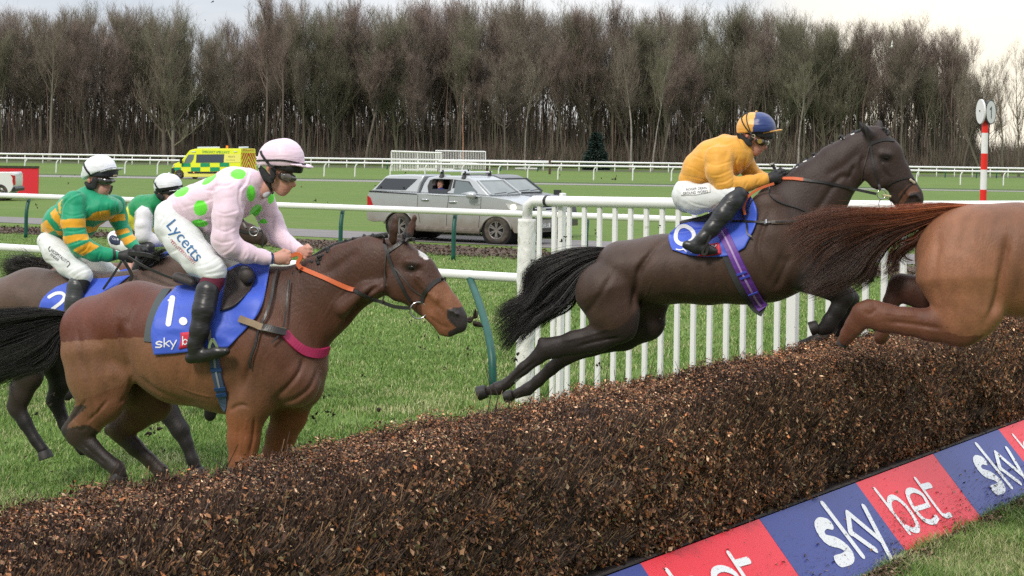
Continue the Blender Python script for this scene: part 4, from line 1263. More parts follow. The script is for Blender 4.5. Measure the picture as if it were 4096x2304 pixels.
lampred = mat('red lamp glass', (0.45, 0.012, 0.02), 0.15)
zp = Z(1400, 550, 2400, 2576)
Pf = on_ground(1985, 979)
lo, hi = R(5), R(70)
for _ in range(50):
    th = (lo + hi) / 2; q = Pf - Vector((math.cos(th), -math.sin(th), 0)) * 3.085
    if proj(q)[0] < 1592: lo = th
    else: hi = th
print('pickup turn', math.degrees(th), Pf)
def pickup(fr, zf, root, paint, full=True, canopy=True, person=True):
    C = Car(fr, zf, 1.80)
    ins_b = lambda z: 0.0
    zb = C.L((900, 585))[2]; zr = C.L((1000, 400))[2]
    ins = lambda z: 0.03 + 0.17 * max(0, min(1, (z - zb) / (zr - zb)))
    rc, fc = (505, 905), (1508, 968)
    low = [(203, 548), (180, 600), (182, 700), (170, 780), (178, 850), (240, 868), (300, 862), (358, 868)] + arch(rc, 148, 165, 8, 12) + \
          [(660, 900), (700, 915), (1000, 935), (1345, 962)] + arch(fc, 158, 172, 12, 12) + \
          [(1690, 985), (1730, 990), (1800, 960), (1815, 850), (1800, 740), (1780, 690), (1640, 640), (1440, 607), (1330, 597), (1000, 585), (700, 572)]
    C.slab(low, 0.0, 1.8).build('body', paint, root, world=True, bevel=0.05, sm_angle=40)
    # raised wheel arch lips
    for c_, r_ in ((rc, 148), (fc, 158)):
        P = [C.Wd(C.L(p) + np.array([0, -0.01, 0])) for p in arch(c_, r_ + 3, 172, 8, 14)]
        mb = MB(); mb.tube(P, 0.03, 6); mb.build('arch_lip', paint, root, smooth=True, world=True)
        P = [C.Wd(C.L(p) + np.array([0, 0.02, 0])) for p in arch(c_, r_ - 4, 0, 360, 24)][:-1]
        mb = MB(); mb.prism(P, list(fr.l * 1.70)); mb.build('wheel_well', hub_m, root, world=True)
    cab = [(712, 574), (735, 470), (765, 412), (860, 396), (1040, 394), (1180, 405), (1262, 440), (1440, 607), (1330, 597), (1000, 585)]
    cb = C.slab(cab, 0.0, 1.8, ins).build('cab', paint, root, world=True, bevel=0.035, sm_angle=40)
    if person:
        ct = C.slab([(834, 432), (1008, 432), (993, 560), (824, 556)], -.05, 1.0).build('cutter', hub_m, root, world=True)
        bo = cb.modifiers.new('cut', 'BOOLEAN'); bo.object = ct; bo.solver = 'EXACT'
        dg_ = bpy.context.evaluated_depsgraph_get(); me_ = bpy.data.meshes.new_from_object(cb.evaluated_get(dg_)); cb.modifiers.clear(); cb.data = me_; bpy.data.objects.remove(ct)
    if canopy:
        cn = [(203, 548), (250, 500), (330, 398), (372, 386), (560, 380), (735, 388), (700, 470), (690, 572)]
        C.slab(cn, 0.0, 1.8, ins).build('canopy', paint, root, world=True, bevel=0.04, sm_angle=40)
        mb = C.pane([(249, 533), (328, 420), (664, 428), (560, 543)], ins, 0.006); w_ = mb.build('canopy_window', win_dark, root, world=True)
        for p in ((305, 510), (541, 516)):
            mb = MB(); q = C.L(p); q[1] = ins(q[2]) - 0.016; mb.disc(C.Wd(q), 0.022, list(-fr.l), 0.02, 12); mb.build('latch', dark_m, w_, world=True)
        mb = C.pane([(198, 560), (690, 588), (690, 580), (198, 552)], lambda z: 0.0, 0.012); mb.build('canopy_seam', dark_m, root, world=True)
        mb = C.pane([(203, 546), (683, 578), (683, 584), (203, 551)], lambda z: 0.0, 0.012); mb.build('canopy_seam', dark_m, root, world=True)
    # cab windows
    for pl_ in ([(778, 500), (793, 440), (835, 424), (826, 582), (803, 580)], [(835, 424), (1032, 430), (1031, 436), (835, 433)], [(1008, 432), (1032, 432), (1022, 598), (990, 596)]):
        C.pane(pl_, ins, 0.006).build('window_surround', dark_m, root, world=True)
    mb = C.pane([(1040, 432), (1085, 440), (1200, 452), (1330, 612), (1032, 600)], ins, 0.006)
    mb.build('window_surround', dark_m, root, world=True)
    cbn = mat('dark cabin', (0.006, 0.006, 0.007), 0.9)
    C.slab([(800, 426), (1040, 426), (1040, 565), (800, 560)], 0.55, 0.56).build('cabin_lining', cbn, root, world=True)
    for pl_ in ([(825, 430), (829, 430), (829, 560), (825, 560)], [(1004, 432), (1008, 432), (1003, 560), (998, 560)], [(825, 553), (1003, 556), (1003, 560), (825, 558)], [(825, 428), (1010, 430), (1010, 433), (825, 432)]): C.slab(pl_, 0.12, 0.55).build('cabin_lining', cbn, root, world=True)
    mb = C.pane([(820, 530), (993, 535), (1000, 593), (806, 578)], ins, 0.009); mb.build('lowered_glass', win_dark, root, world=True)
    mb = C.pane([(1062, 445), (1188, 460), (1300, 560), (1318, 612), (1057, 600)], ins, 0.009); mb.build('front_window', mat('front side glass', (0.14, 0.17, 0.18), 0.12, spec=0.8), root, world=True)
    # seams, handles, sill
    for a in ([(1020, 600), (1000, 730), (993, 905)], [(1352, 610), (1345, 740), (1322, 930)], [(700, 590), (693, 700), (722, 880)]):
        P = [C.Wd(C.L(p) + np.array([0, -0.003, 0])) for p in a]; mb = MB(); mb.tube(P, 0.006, 4); mb.build('door_seam', dark_m, root, world=True)
    P = [C.Wd(C.L(p) + np.array([0, -0.004, 0])) for p in [(800, 586), (1020, 600), (1340, 612)]]; mb = MB(); mb.tube(P, 0.010, 5); mb.build('chrome_strip', chrome, root, world=True)
    for c_ in ((775, 640), (1058, 664)):
        P = [C.Wd(C.L((c_[0] + d, c_[1] + d * .02)) + np.array([0, -0.03, 0])) for d in (-40, -20, 20, 40)]; mb = MB(); mb.tube(P, [0.012, 0.022, 0.022, 0.012], 8); mb.build('door_handle', chrome, root, smooth=True, world=True)
    mb = MB(); a, b = C.L((690, 935)), C.L((1345, 968)); a[1] = b[1] = -0.03
    mb.tube([C.Wd(a), C.Wd(b)], 0.075, 8, flat=0.6); mb.build('side_step', muddy_dark, root, world=True)
    # lamps
    C.pane([(180, 595), (212, 620), (240, 705), (180, 706)], lambda z: 0.0, 0.012, th=0.03).build('tail_light', lampred, root, world=True)
    hl = C.pane([(1605, 683), (1700, 695), (1792, 712), (1800, 748), (1645, 742)], lambda z: 0.0, 0.02, th=0.05).build('headlight', mat('headlight lens', (0.55, 0.57, 0.58), 0.1, spec=1), root, world=True)
    q = C.L((1690, 720)); q[1] = -0.045; mb = MB(); mb.disc(C.Wd(q), 0.075, list(-fr.l + fr.e * 0.6), 0.02, 14); mb.build('lit_bulb', mat('lit bulb', (1, .85, .6), 0.3, emis=(1.0, 0.78, 0.5, 3.0)), hl, world=True)
    # wind-screen
    V, nr = C.cross((1272, 452), (1432, 600), 0.20, 0.08, off=0.012)
    mb = MB(); mb.prism(V, list(np.array(nr) * 0.006)); mb.build('windscreen', screen_m, root, world=True)
    P = [np.array(V[3]) + np.array(nr) * 0.02 + (np.array(V[2]) - np.array(V[3])) * t + np.array([0, 0, z_]) for t, z_ in ((0.12, 0.02), (0.5, 0.05))]; mb = MB(); mb.tube(P, 0.012, 5); mb.build('wiper', dark_m, root, world=True)
    P = [np.array(V[3]) + np.array(nr) * 0.02 + (np.array(V[2]) - np.array(V[3])) * t + np.array([0, 0, z_]) for t, z_ in ((0.55, 0.02), (0.9, 0.06))]; mb = MB(); mb.tube(P, 0.012, 5); mb.build('wiper', dark_m, root, world=True)
    for a_, b_ in ((V[1], V[2]), (V[0], V[3])):
        mb = MB(); mb.tube([list(np.array(a_) + np.array([0, 0, .01])), list(np.array(b_) + np.array([0, 0, .01]))], .038, 6); mb.build('screen_pillar', paint, root, world=True)
    mb = MB(); mb.tube([list(V[0]), list(V[1])], .03, 6); mb.build('screen_header', dark_m if not full else paint, root, world=True)
    # nose: grille, plate, badge
    xf = C.L((1806, 800))[0]
    def nose(y0, y1, z0, z1, m_, nm, d=0.012, p=root):
        V = [[xf + 0.035, y0, z0], [xf + 0.035, y1, z0], [xf + 0.03, y1, z1], [xf + 0.03, y0, z1]]
        mb = MB(); mb.prism([C.Wd(np.array(v)) for v in V], list(fr.e * d)); return mb.build(nm, m_, p, world=True)
    zz = lambda y: C.L((1806, y))[2]
    gr = nose(0.35, 1.45, zz(850), zz(715), dark_m, 'grille', 0.02)
    for y_ in (735, 765, 800, 830): nose(0.40, 1.40, zz(y_ + 5), zz(y_ - 5), chrome, 'grille_bar', 0.035, gr)
    nose(0.80, 1.0, zz(790), zz(735), chrome, 'badge', 0.045, gr)
    nose(0.55, 1.25, zz(940), zz(895), mat('white number plate', (0.78, 0.78, 0.76), 0.4), 'number_plate', 0.05)
    nose(1.48, 1.78, zz(760), zz(700), MATS['headlight lens'], 'headlight', 0.02)
    nose(0.02, 1.78, zz(985), zz(860), paint, 'bumper', 0.03)
    nose(0.45, 1.35, zz(975), zz(950), dark_m, 'lower_grille', 0.045)
    if full:
        Vt, Ft = text_np('RO72 SFX', 0.15)
        base = np.array([xf + 0.094, 0.90, zz(917)])
        W_ = np.array([C.Wd(base + np.array([0, v[0] * 0.80, v[1]])) for v in Vt]); mb = MB(); mb.add(W_, Ft); mb.build('plate_lettering', dark_m, root, world=True)
        Vt, Ft = text_np('HILUX', 0.05)
        q = C.L((1300, 694)); q[1] = -0.006
        W_ = np.array([C.Wd(q + np.array([v[0] * 1.5, 0, v[1] * 1.2])) for v in Vt]); mb = MB(); mb.add(W_, Ft); mb.build('badge_lettering', chrome, root, world=True)
    # mirror
    S = Sculpt(fr, 0.03); q = C.L((1278, 595))
    S.raw([(q + np.array([-0.07, -0.16, 0.0]), 0.09, .8), (q + np.array([0.05, -0.14, 0.0]), 0.09, .8)], (0.5, 0.5, 0.5)); S.mesh('mirror', 0.02, m=silver, parent=root)
    mb = MB(); mb.tube([C.Wd(q + np.array([0.06, -0.1, -0.05])), C.Wd(q + np.array([0.08, 0.03, -0.06]))], 0.03, 6); mb.build('mirror_arm', dark_m, root, world=True)
    # wheels
    for p, yb in ((rc, 0), (fc, 0)):
        q = C.L((p[0], p[1] - 2)); q[2] = C.L((p[0], fc[1] if p is fc else rc[1]))[2]
        gz = -fr.o.z + 0.385
        q[2] = gz; a = q.copy(); a[1] = -0.005; wheel(root, C.Wd(a), list(-fr.l)); b = q.copy(); b[1] = 1.805; wheel(root, C.Wd(b), list(fr.l))
    # underside
    mb = MB(); c_ = (C.L((1000, 930)) + C.L((300, 860))) / 2
    mb.box(C.Wd(np.array([(C.L((1000, 0))[0]) - 0.0, 0.9, gz + 0.02])), (4.0, 1.3, 0.22), Matrix(np.array([list(fr.e), list(fr.l), [0, 0, 1]]).T.tolist())); mb.build('chassis', hub_m, root, world=True)
    return C, ins
muddy_dark = mat('muddy step', (0.15, 0.125, 0.105), 0.85, var=0.3)
dl = Vector((math.sin(th), math.cos(th), 0))
fr_p = Frame.__new__(Frame); fr_p.o = Vector(Pf); fr_p.e = Vector((math.cos(th), -math.sin(th), 0)); fr_p.l = dl; fr_p.R = np.array([list(fr_p.e), list(dl), [0, 0, 1]]); fr_p.on = np.array(list(fr_p.o))
root = empty('pickup_truck', Pf + dl * 0.9 - fr_p.e * 1.5, -th, 'silver pickup with rear canopy and mud-caked sides, a man at its open rear window', 'pickup truck')
C, ins = pickup(fr_p, zp, root, sil_mud)
# roof bars
for xa, xb in (((905, 395), 0), ((1135, 410), 0)):
    q = C.L(xa); q[1] = 0.22
    mb = MB(); z_ = q[2] + 0.13
    a = q.copy(); a[2] = z_; b = q.copy(); b[1] = 1.58; b[2] = z_
    mb.tube([C.Wd(a - [0, .1, 0]), C.Wd(b + [0, .1, 0])], 0.028, 8); bar = mb.build('roof_bar', mat('pale bar', (0.75, 0.76, 0.78), 0.3), root, world=True)
    for s_ in (a, b):
        mb = MB(); mb.tube([C.Wd(s_ - [0, 0, .16]), C.Wd(s_ - [0, 0, .08]), C.Wd(s_ + [0, 0, .03])], [0.09, 0.05, 0.045], 8); mb.build('bar_foot', dark_m, bar, world=True)
root2 = empty('pickup_truck', Pf + dl * 4.3 - fr_p.e * 2.6, -th, 'dark grey pickup mostly hidden behind the silver one', 'pickup truck')
fr2 = Frame.__new__(Frame); fr2.e, fr2.l, fr2.R = fr_p.e, fr_p.l, fr_p.R
fr2.o = Vector(Pf) + dl * 3.4 - fr_p.e * 1.15; fr2.on = np.array(list(fr2.o))
class Shift:
    s = zp.s
    def __call__(s, x, y):
        # the same outline laid on the second car's plane
        q = fr_p.loc(*zp(x, y), 0)[0]; w_ = fr2.world(q); p = proj(w_); return (p[0], p[1])
pickup(fr2, Shift(), root2, grey_mud, full=False, canopy=False)

# ------------------------------------------------------------------ ambulance
za = Z(600, 560, 1100, 2576)
Pa = on_ground(600 + 600 * .1941, 560 + 798 * .1941)
ta = R(28)
fa = Frame.__new__(Frame); fa.e = Vector((math.cos(ta), -math.sin(ta), 0)); fa.l = Vector((math.sin(ta), math.cos(ta), 0)); fa.o = Vector(Pa); fa.R = np.array([list(fa.e), list(fa.l), [0, 0, 1]]); fa.on = np.array(list(Pa))
amb = empty('ambulance', Pa + fa.l * 1.0 + fa.e * 2.6, -ta, 'yellow ambulance van with green checks and red rear chevrons parked beyond the far path', 'ambulance')
C = Car(fa, za, 2.0)
zb = C.L((1200, 470))[2]; zt = C.L((1200, 180))[2]
ai = lambda z: 0.10 * max(0, min(1, (z - zb) / (zt - zb)))
yel = mat('emergency yellow', (0.80, 0.84, 0.03), 0.4); yel2 = mat('pale yellow', (0.80, 0.74, 0.16), 0.4)
agr = mat('reflective green', (0.01, 0.30, 0.13), 0.4); ared = mat('chevron red', (0.60, 0.05, 0.03), 0.4)
out_ = [(447, 690), (447, 585), (478, 497), (640, 432), (700, 345), (800, 212), (900, 182), (1100, 176), (1855, 176), (1862, 420), (1862, 760), (700, 760)] + arch((600, 710), 95, -20, 200, 10)[0:]
C.slab(out_, 0.0, 2.0, ai).build('body', yel, amb, world=True, bevel=0.08, sm_angle=40)
for pts_ in ([(650, 475), (835, 478), (835, 553), (650, 553)], [(1040, 473), (1230, 475), (1230, 551), (1040, 555)], [(1435, 470), (1630, 470), (1632, 550), (1435, 550)],
             [(488, 566), (638, 566), (638, 620), (560, 625), (510, 640)], [(845, 562), (1035, 562), (1035, 645), (845, 648)], [(1240, 560), (1435, 560), (1435, 645), (1240, 645)], [(1640, 560), (1852, 560), (1852, 645), (1640, 645)]):
    C.pane(pts_, ai, 0.010).build('green_check', agr, amb, world=True)
C.pane([(700, 655), (1855, 655), (1855, 760), (700, 760)], ai, 0.006).build('sill_band', yel2, amb, world=True)
C.pane([(1520, 290), (1850, 290), (1850, 462), (1520, 465)], ai, 0.006).build('pale_panel', yel2, amb, world=True)
C.pane([(950, 297), (1522, 293), (1518, 465), (948, 467)], ai, 0.012).build('side_window', mat('van side glass', (0.05, 0.065, 0.085), 0.15), amb, world=True)
C.pane([(700, 490), (722, 405), (785, 302), (905, 298), (892, 400), (850, 465)], ai, 0.012).build('cab_window', mat('cab glass', (0.13, 0.17, 0.17), 0.1), amb, world=True)
C.pane([(770, 652), (1855, 652), (1855, 690), (800, 690)], ai, 0.03, th=0.03).build('side_trim', dark_m, amb, world=True)
C.pane([(443, 585), (490, 570), (520, 640), (500, 700), (443, 690)], ai, 0.02, th=0.04).build('bumper', dark_m, amb, world=True)
C.pane([(468, 555), (475, 515), (505, 505), (490, 560)], ai, 0.02, th=0.02).build('headlight', MATS['headlight lens'], amb, world=True)
mb = MB(); q = C.L((672, 440)); mb.tube([C.Wd(q + [0, -0.2, -0.16]), C.Wd(q + [0, -0.2, 0.16])], 0.10, 8); mb.build('mirror', dark_m, amb, world=True)
for p in ((912, 668), (1405, 668)):
    mb = MB(); q = C.L(p); q[1] = -0.05; mb.disc(C.Wd(q), 0.05, list(-fa.l), 0.02, 10); mb.build('marker_lamp', mat('amber lamp', (1, .3, .05), .3, emis=(1, .25, .03, 1.2)), amb, world=True)
for a, b in (((850, 243), (930, 243)), ((1715, 240), (1785, 240))):
    mb = MB(); qa, qb = C.L(a), C.L(b); qa[1] = qb[1] = 0.05; mb.tube([C.Wd(qa), C.Wd(qb)], 0.035, 6); mb.build('strobe', mat('strobe grey', (0.6, 0.66, 0.72), .3), amb, world=True)
for a, b in (((925, 160), (1145, 153)), ((1780, 158), (1960, 152))):
    qa = C.L(a); qb = C.L(b); V = []
    mb = MB(); mb.tube([C.Wd(qa + [0.0, .3, 0]), C.Wd(qb + [0, 1.7 if a[0] < 1000 else .4, 0])], 0.07, 6, flat=.7); mb.build('light_bar', MATS['strobe grey'], amb, world=True)
mb = MB(); q = C.L((1503, 172)); mb.tube([C.Wd(q + [0, .5, 0]), C.Wd(q + [0, .5, .2])], 0.085, 10); mb.build('beacon', mat('beacon orange', (0.9, 0.22, 0.02), .3, emis=(1, .25, .02, .4)), amb, world=True)
for p, sz, s_, m_ in (((1345, 252), 0.28, 'EMERGENCY AMBULANCE', agr), ((1672, 347), 0.20, 'MEDICS', mat('olive lettering', (0.28, 0.30, 0.06), .5)), ((1655, 410), 0.11, 'www.medicsuk.net', MATS['olive lettering'])):
    Vt, Ft = text_np(s_, sz); q = C.L(p); q[1] = ai(q[2]) - 0.016
    wd = {'E': 2.52, 'M': 0.62, 'w': 0.86}[s_[0]] / (Vt[:, 0].max() - Vt[:, 0].min())
    W_ = [C.Wd(q + [v[0] * wd, 0, v[1]]) for v in Vt]; mb = MB(); mb.add(W_, Ft); mb.build('lettering', m_, amb, world=True)
# rear doors with chevrons
xr = C.L((1862, 400))[0] + 0.006
z0_, z1_ = C.L((1862, 700))[2], C.L((1862, 262))[2]
mb = MB()
hw, zc = 0.85, 1.0
for k in range(9):
    zb_ = z0_ - 1.1 + k * 0.42
    for sgn in (-1, 1):
        pl = []
        for (yy_, zz_) in ((0.0, 1.25), (0.0, 1.45), (hw, 0.20), (hw, 0.0)):
            pl.append((yy_, zb_ + zz_))
        # clip to the door
        def clip(pl, f, inter):
            o = []
            for i in range(len(pl)):
                a, b = pl[i], pl[(i + 1) % len(pl)]
                if f(a): o.append(a)
                if f(a) != f(b): o.append(inter(a, b))
            return o
        for lim, sg in ((z0_, 1), (z1_, -1)):
            if pl: pl = clip(pl, lambda p: sg * (p[1] - lim) >= 0, lambda a, b: (a[0] + (b[0] - a[0]) * (lim - a[1]) / (b[1] - a[1]), lim))
        if len(pl) > 2:
            mb.prism([C.Wd(np.array([xr, 1.0 + sgn * p[0], p[1]])) for p in pl], list(fa.e * 0.008))
mb.build('rear_chevrons', ared, amb, world=True)
Vt, Ft = text_np('AMBULANCE', 0.26); W_ = [C.Wd(np.array([xr + 0.01, 1.0 + v[0] * 0.95, z1_ + 0.2 + v[1]])) for v in Vt]; mb = MB(); mb.add(W_, Ft); mb.build('rear_lettering', ared, amb, world=True)
for p in ((600, 712), (1560, 712)):
    q = C.L(p); q[2] = 0.36; q[1] = -0.01; wheel(amb, C.Wd(q), list(-fa.l), 0.36, 0.25, 5); q[1] = 2.01; wheel(amb, C.Wd(q), list(fa.l), 0.36, 0.25, 5)

# ------------------------------------------------------------------ white car and red banner at the edge
zl = Z(0, 560, 500, 2415)
Pw = on_ground(-40, 803); tw_a = R(-4)
fw_ = Frame.__new__(Frame); fw_.e = Vector((math.cos(tw_a), -math.sin(tw_a), 0)); fw_.l = Vector((math.sin(tw_a), math.cos(tw_a), 0)); fw_.o = Vector(Pw); fw_.R = np.array([list(fw_.e), list(fw_.l), [0, 0, 1]]); fw_.on = np.array(list(Pw))
wc = empty('white_car', Pw + fw_.l * 0.9 - fw_.e * 1.5, -tw_a, 'white pickup showing only its tail with red rear lamp before the red banner', 'pickup truck')
C = Car(fw_, zl, 1.8); wp = mat('white car paint', (0.78, 0.79, 0.8), 0.3, coat=.4)
C.slab([(-1400, 640), (240, 620), (268, 660), (272, 780), (262, 900), (215, 990), (150, 1040), (110, 1040)] + arch((-10, 1075), 115, 20, 160, 8) + [(-1000, 1060), (-1150, 1060)] + arch((-1250, 1075), 115, 20, 160, 8) + [(-1500, 1040), (-1500, 700)], 0, 1.8).build('body', wp, wc, world=True, bevel=0.05, sm_angle=40)
C.slab([(-1200, 640), (-1050, 380), (-600, 380), (-450, 630)], 0, 1.8, lambda z: 0.1).build('cab', wp, wc, world=True, bevel=0.05)
C.pane([(-1130, 600), (-1020, 420), (-640, 420), (-520, 600)], lambda z: 0.1, 0.01).build('cab_window', win_dark, wc, world=True)
C.pane([(203, 670), (288, 690), (292, 860), (262, 882), (240, 800), (245, 730)], lambda z: 0, 0.02, th=0.12).build('tail_light', lampred, wc, world=True)
C.slab([(275, 905), (304, 940), (296, 992), (225, 1000)], -0.02, 1.82).build('rear_bumper', dark_m, wc, world=True)
for x_ in (-10, -1250):
    q = C.L((x_, 1075)); q[2] = .37; q[1] = -.005; wheel(wc, C.Wd(q), list(-fw_.l), .37); q[1] = 1.805; wheel(wc, C.Wd(q), list(fw_.l), .37)
P0 = on_ground(-300, 787); P1 = on_ground(151, 790.5)
ban = empty('banner', P1, 0, 'plain red banner board standing at the edge of the course behind the white tail', 'banner')
hb = 1.36; mb = MB(); dn = Vector((0.02, 0.06, 0))
mb.prism([list(P0 + Vector((0, 0, .02))), list(P1 + Vector((0, 0, .02))), list(P1 + Vector((0, 0, hb))), list(P0 + Vector((0, 0, hb)))], list(dn)); mb.build('red_sheet', mat('red banner cloth', srgb(226, 44, 58), 0.6), ban, world=True)
mb = MB(); mb.prism([list(P0 + Vector((0, -.03, hb))), list(P1 + Vector((0.02, -.03, hb))), list(P1 + Vector((0.02, -.03, hb + .10))), list(P0 + Vector((0, -.03, hb + .10)))], (0, .15, 0)); mb.build('top_rail', mat('mossy timber', (0.05, 0.055, 0.03), .9, var=.3), ban, world=True)
for k in range(3):
    p = P1 - (P1 - P0) * (0.01 + .45 * k); mb = MB(); mb.box((p.x, p.y + .12, hb / 2), (.08, .08, hb)); mb.build('post', MATS['mossy timber'], ban, world=True)

# ------------------------------------------------------------------ white hurdle panels across the course
def hurdle(Xa, Xb, Ya0, Yb0, Ya1, Yb1, n, label):
    """(Ya0, Ya1): top and bottom photo rows at the first end"""
    Pa_, Pb_ = on_ground(Xa, Ya1), on_ground(Xb, Yb1)
    ha = (proj(Pa_)[1] - Ya0) / FPX * Pa_.y; hb_ = (proj(Pb_)[1] - Yb0) / FPX * Pb_.y
    e = empty('hurdle_panel', Pa_, 0, label, 'hurdle wing', 'white panels standing by the far rail')
    mb = MB(); mb.tube([list(Pa_ + Vector((0, 0, ha))), list(Pb_ + Vector((0, 0, hb_)))], 0.09, 8); mb.build('top_rail', white_far, e, world=True)
    mb = MB(); mb.tube([list(Pa_ + Vector((0, 0.08, ha * .45))), list(Pb_ + Vector((0, 0.08, hb_ * .45)))], 0.05, 6); mb.build('middle_rail', white_far, e, world=True)
    for i in range(n):
        t = i / (n - 1); p = Pa_ + (Pb_ - Pa_) * t; h_ = ha + (hb_ - ha) * t; w_ = 0.13 if i in (0, n - 1, n // 2) else 0.065
        mb = MB(); mb.box((p.x, p.y, h_ / 2), (w_, .05, h_)); mb.build('picket', white_far, e, world=True)
hurdle(1565, 1766, 605, 612, 684, 687, 32, 'left one of the two white picket panels by the far rail')
hurdle(1742, 1941, 603, 607, 672, 677, 31, 'right one of the two white picket panels by the far rail')
bp_ = mat('rusty brown post', (0.085, 0.05, 0.04), .9)
for X, Y0, Y1, lb in ((1753, 646, 686, 'short brown post before the left white picket panel'), (1947, 670, 703, 'short brown post right of the white picket panels'), (2198, 637, 697, 'taller brown post right of the lone standing person')):
    p = on_ground(X, Y1); h_ = (Y1 - Y0) / FPX * p.y; mb = MB()
    mb.tube([list(p), list(p + Vector((0.03, 0, h_ * .5))), list(p + Vector((0, 0, h_)))], [.14, .12, .13], 7); tag(mb.build('wooden_post', bp_), lb, 'post')
for a, b, lb in (((1755, 645), (2194, 652), 'slack white rail strung between the brown posts'), ((1800, 650), (1942, 661), 'bent white rail piece hanging before the right picket panel')):
    y_ = 165.0; P_ = [at(a[0] + (b[0] - a[0]) * t, a[1] + (b[1] - a[1]) * t ** 2.2, y_) for t in np.linspace(0, 1, 8)]
    mb = MB(); mb.tube([list(p) for p in P_], 0.07, 8); tag(mb.build('loose_rail', white_far, smooth=True), lb, 'rail')
for k, (X, Y, L_) in enumerate(((1680, 682, 4.2), (1745, 679, 4.5), (2105, 676, 3.0))):
    p = on_ground(X, Y); mb = MB(); mb.box((p.x, p.y, .10), (L_, .25, .16)); tag(mb.build('white_plank', white_far), ['white plank on the grass under the left picket panel', 'white plank on the grass between the two picket panels', 'white plank on the grass near the lone person'][k], 'plank')

# ------------------------------------------------------------------ furlong marker
zm = Z(3850, 350, 4096, 792)
ym = 40.0
def mk(x, y): return at(*zm(x, y), ym)
base = mk(262, 1449); gx = mk(262, 1449)
mkr = empty('marker_post', (gx.x - 0.02, ym, 0), 0, 'red and white striped post topped with round discs reading 1', 'marker post')
mr_ = mat('marker red', srgb(225, 40, 30), .4, var=.05); mw_ = mat('marker white', (.78, .78, .77), .4, var=.03)
xs_ = lambda y: 292 - (y - 450) * 0.027
ys = [300, 585, 850, 1058, 1315, 1560, 1790, 2010]
for i in range(len(ys)):
    a = mk(xs_(ys[i]), ys[i]); b = mk(xs_(ys[i + 1]), ys[i + 1]) if i + 1 < len(ys) else Vector((a.x, a.y, 0.0))
    if b.z < 0: b.z = 0
    mb = MB(); mb.tube([list(a), list(b)], 0.077, 20); mb.build('stripe', mr_ if i % 2 == 0 else mw_, mkr, world=True, sm_angle=60)
    if b.z <= 0: break
def mdisc(c, yaw, num):
    c = mk(*c); nrm = Vector((math.sin(yaw), -math.cos(yaw), 0)); sd_ = Vector((math.cos(yaw), math.sin(yaw), 0))
    mb = MB(); mb.disc(c, 0.29, nrm, 0.035, 40); d = mb.build('disc', mat('disc rim black', (.03, .03, .035), .5) if num else mw_, mkr, world=True)
    mb = MB(); mb.disc(c + nrm * 0.034, 0.262 if num else .28, nrm, 0.004, 40); mb.build('disc_face', mw_, d, world=True)
    mb = MB(); mb.disc(c - nrm * 0.006, 0.28, nrm, 0.005, 40); mb.build('disc_back', mw_, d, world=True)
    if num:
        st = [[(-.055, .065), (0.01, .115)], [(0.01, .115), (0.01, -.13)]]
        mb = strokes_mesh([(np.array(s_), .036) for s_ in st], .03, lambda Q, o_: np.array([list(c + nrm * (0.042 + o_) + sd_ * q[0] + Vector((0, 0, q[1]))) for q in Q])); mb.build('numeral', dark_m, d, world=True)
mdisc((349, 318), R(51), True)
mdisc((246, 310), R(-86), False)
mb = MB(); a = mk(215, 300); b = mk(350, 305); mb.tube([list(a), list(b)], .02, 6); mb.build('bracket', bp_, mkr, world=True)

# ------------------------------------------------------------------ gull
gl = at(3567, 186, 95)
mb = MB(); mb.tube([list(gl + Vector((-.02, 0, -.05))), list(gl + Vector((0, 0, .02))), list(gl + Vector((.04, 0, .06)))], [.02, .06, .03], 8)
b_ = empty('gull', gl, 0, 'small white gull flying in front of the tree tops', 'bird'); mb.build('body', mw_, b_, world=True)
for sx_, tip in ((-1, (-.13, .05, -.06)), (1, (.02, -.02, .36))):
    mb = MB(); w_ = [(-.02, 0, .03), (-.01, .02, .05), tuple(0.55 * np.array(tip) + np.array([.05, 0, .02])), tip, tuple(0.5 * np.array(tip) - np.array([.04, 0, 0.01]))]
    mb.prism([list(gl + Vector(p)) for p in w_], (0, .01, 0)); mb.build('wing', mw_, b_, world=True)
# ------------------------------------------------------------------ hair, straps, cloths
def skin_mat(name, sheen=0.0, rough=0.45, bump=0.12, bscale=90, var=0.10, spec=0.35, vscale=5, **k):
    return mat(name, attr='Col', rough=rough, bump=bump, bscale=bscale, var=var, vscale=vscale, spec=spec, sheen=sheen, **k)
coat_g = skin_mat('glossy bay coat', var=.17, vscale=17, stretch=(1, 1, .45), sheen=0.05, rough=0.50, bump=.35, bscale=110, fold=.22, foldscale=5.5, dist=.03, spec=.36, specks=[(75, .76, (.03, .02, .015))])
coat = skin_mat('horse coat', var=.16, vscale=17, stretch=(1, 1, .45), sheen=0.05, rough=0.54, bump=.32, bscale=110, fold=.30, foldscale=4.5, dist=.04, spec=.36, specks=[(70, .745, (.03, .022, .018)), (50, .775, (.2, .15, .11))])
hair_b = mat('black hair', attr='Col', rough=0.42, spec=0.5)
leather = mat('black leather', (0.022, 0.020, 0.020), 0.38, var=0.2, bump=0.15)
leather_b = mat('brown leather', (0.05, 0.035, 0.028), 0.45, var=0.2)
steel = mat('steel', (0.6, 0.6, 0.6), 0.2, metal=1.0)
rubber_o = mat('orange rein rubber', (0.62, 0.13, 0.04), 0.55, var=.1)
blue_c = mat('blue saddle cloth', (0.045, 0.105, 0.60), 0.5, var=0.10, vscale=4, fold=0.35, foldscale=9, dist=.02, sheen=.2)
white_c = mat('white print', (0.80, 0.80, 0.82), 0.5)
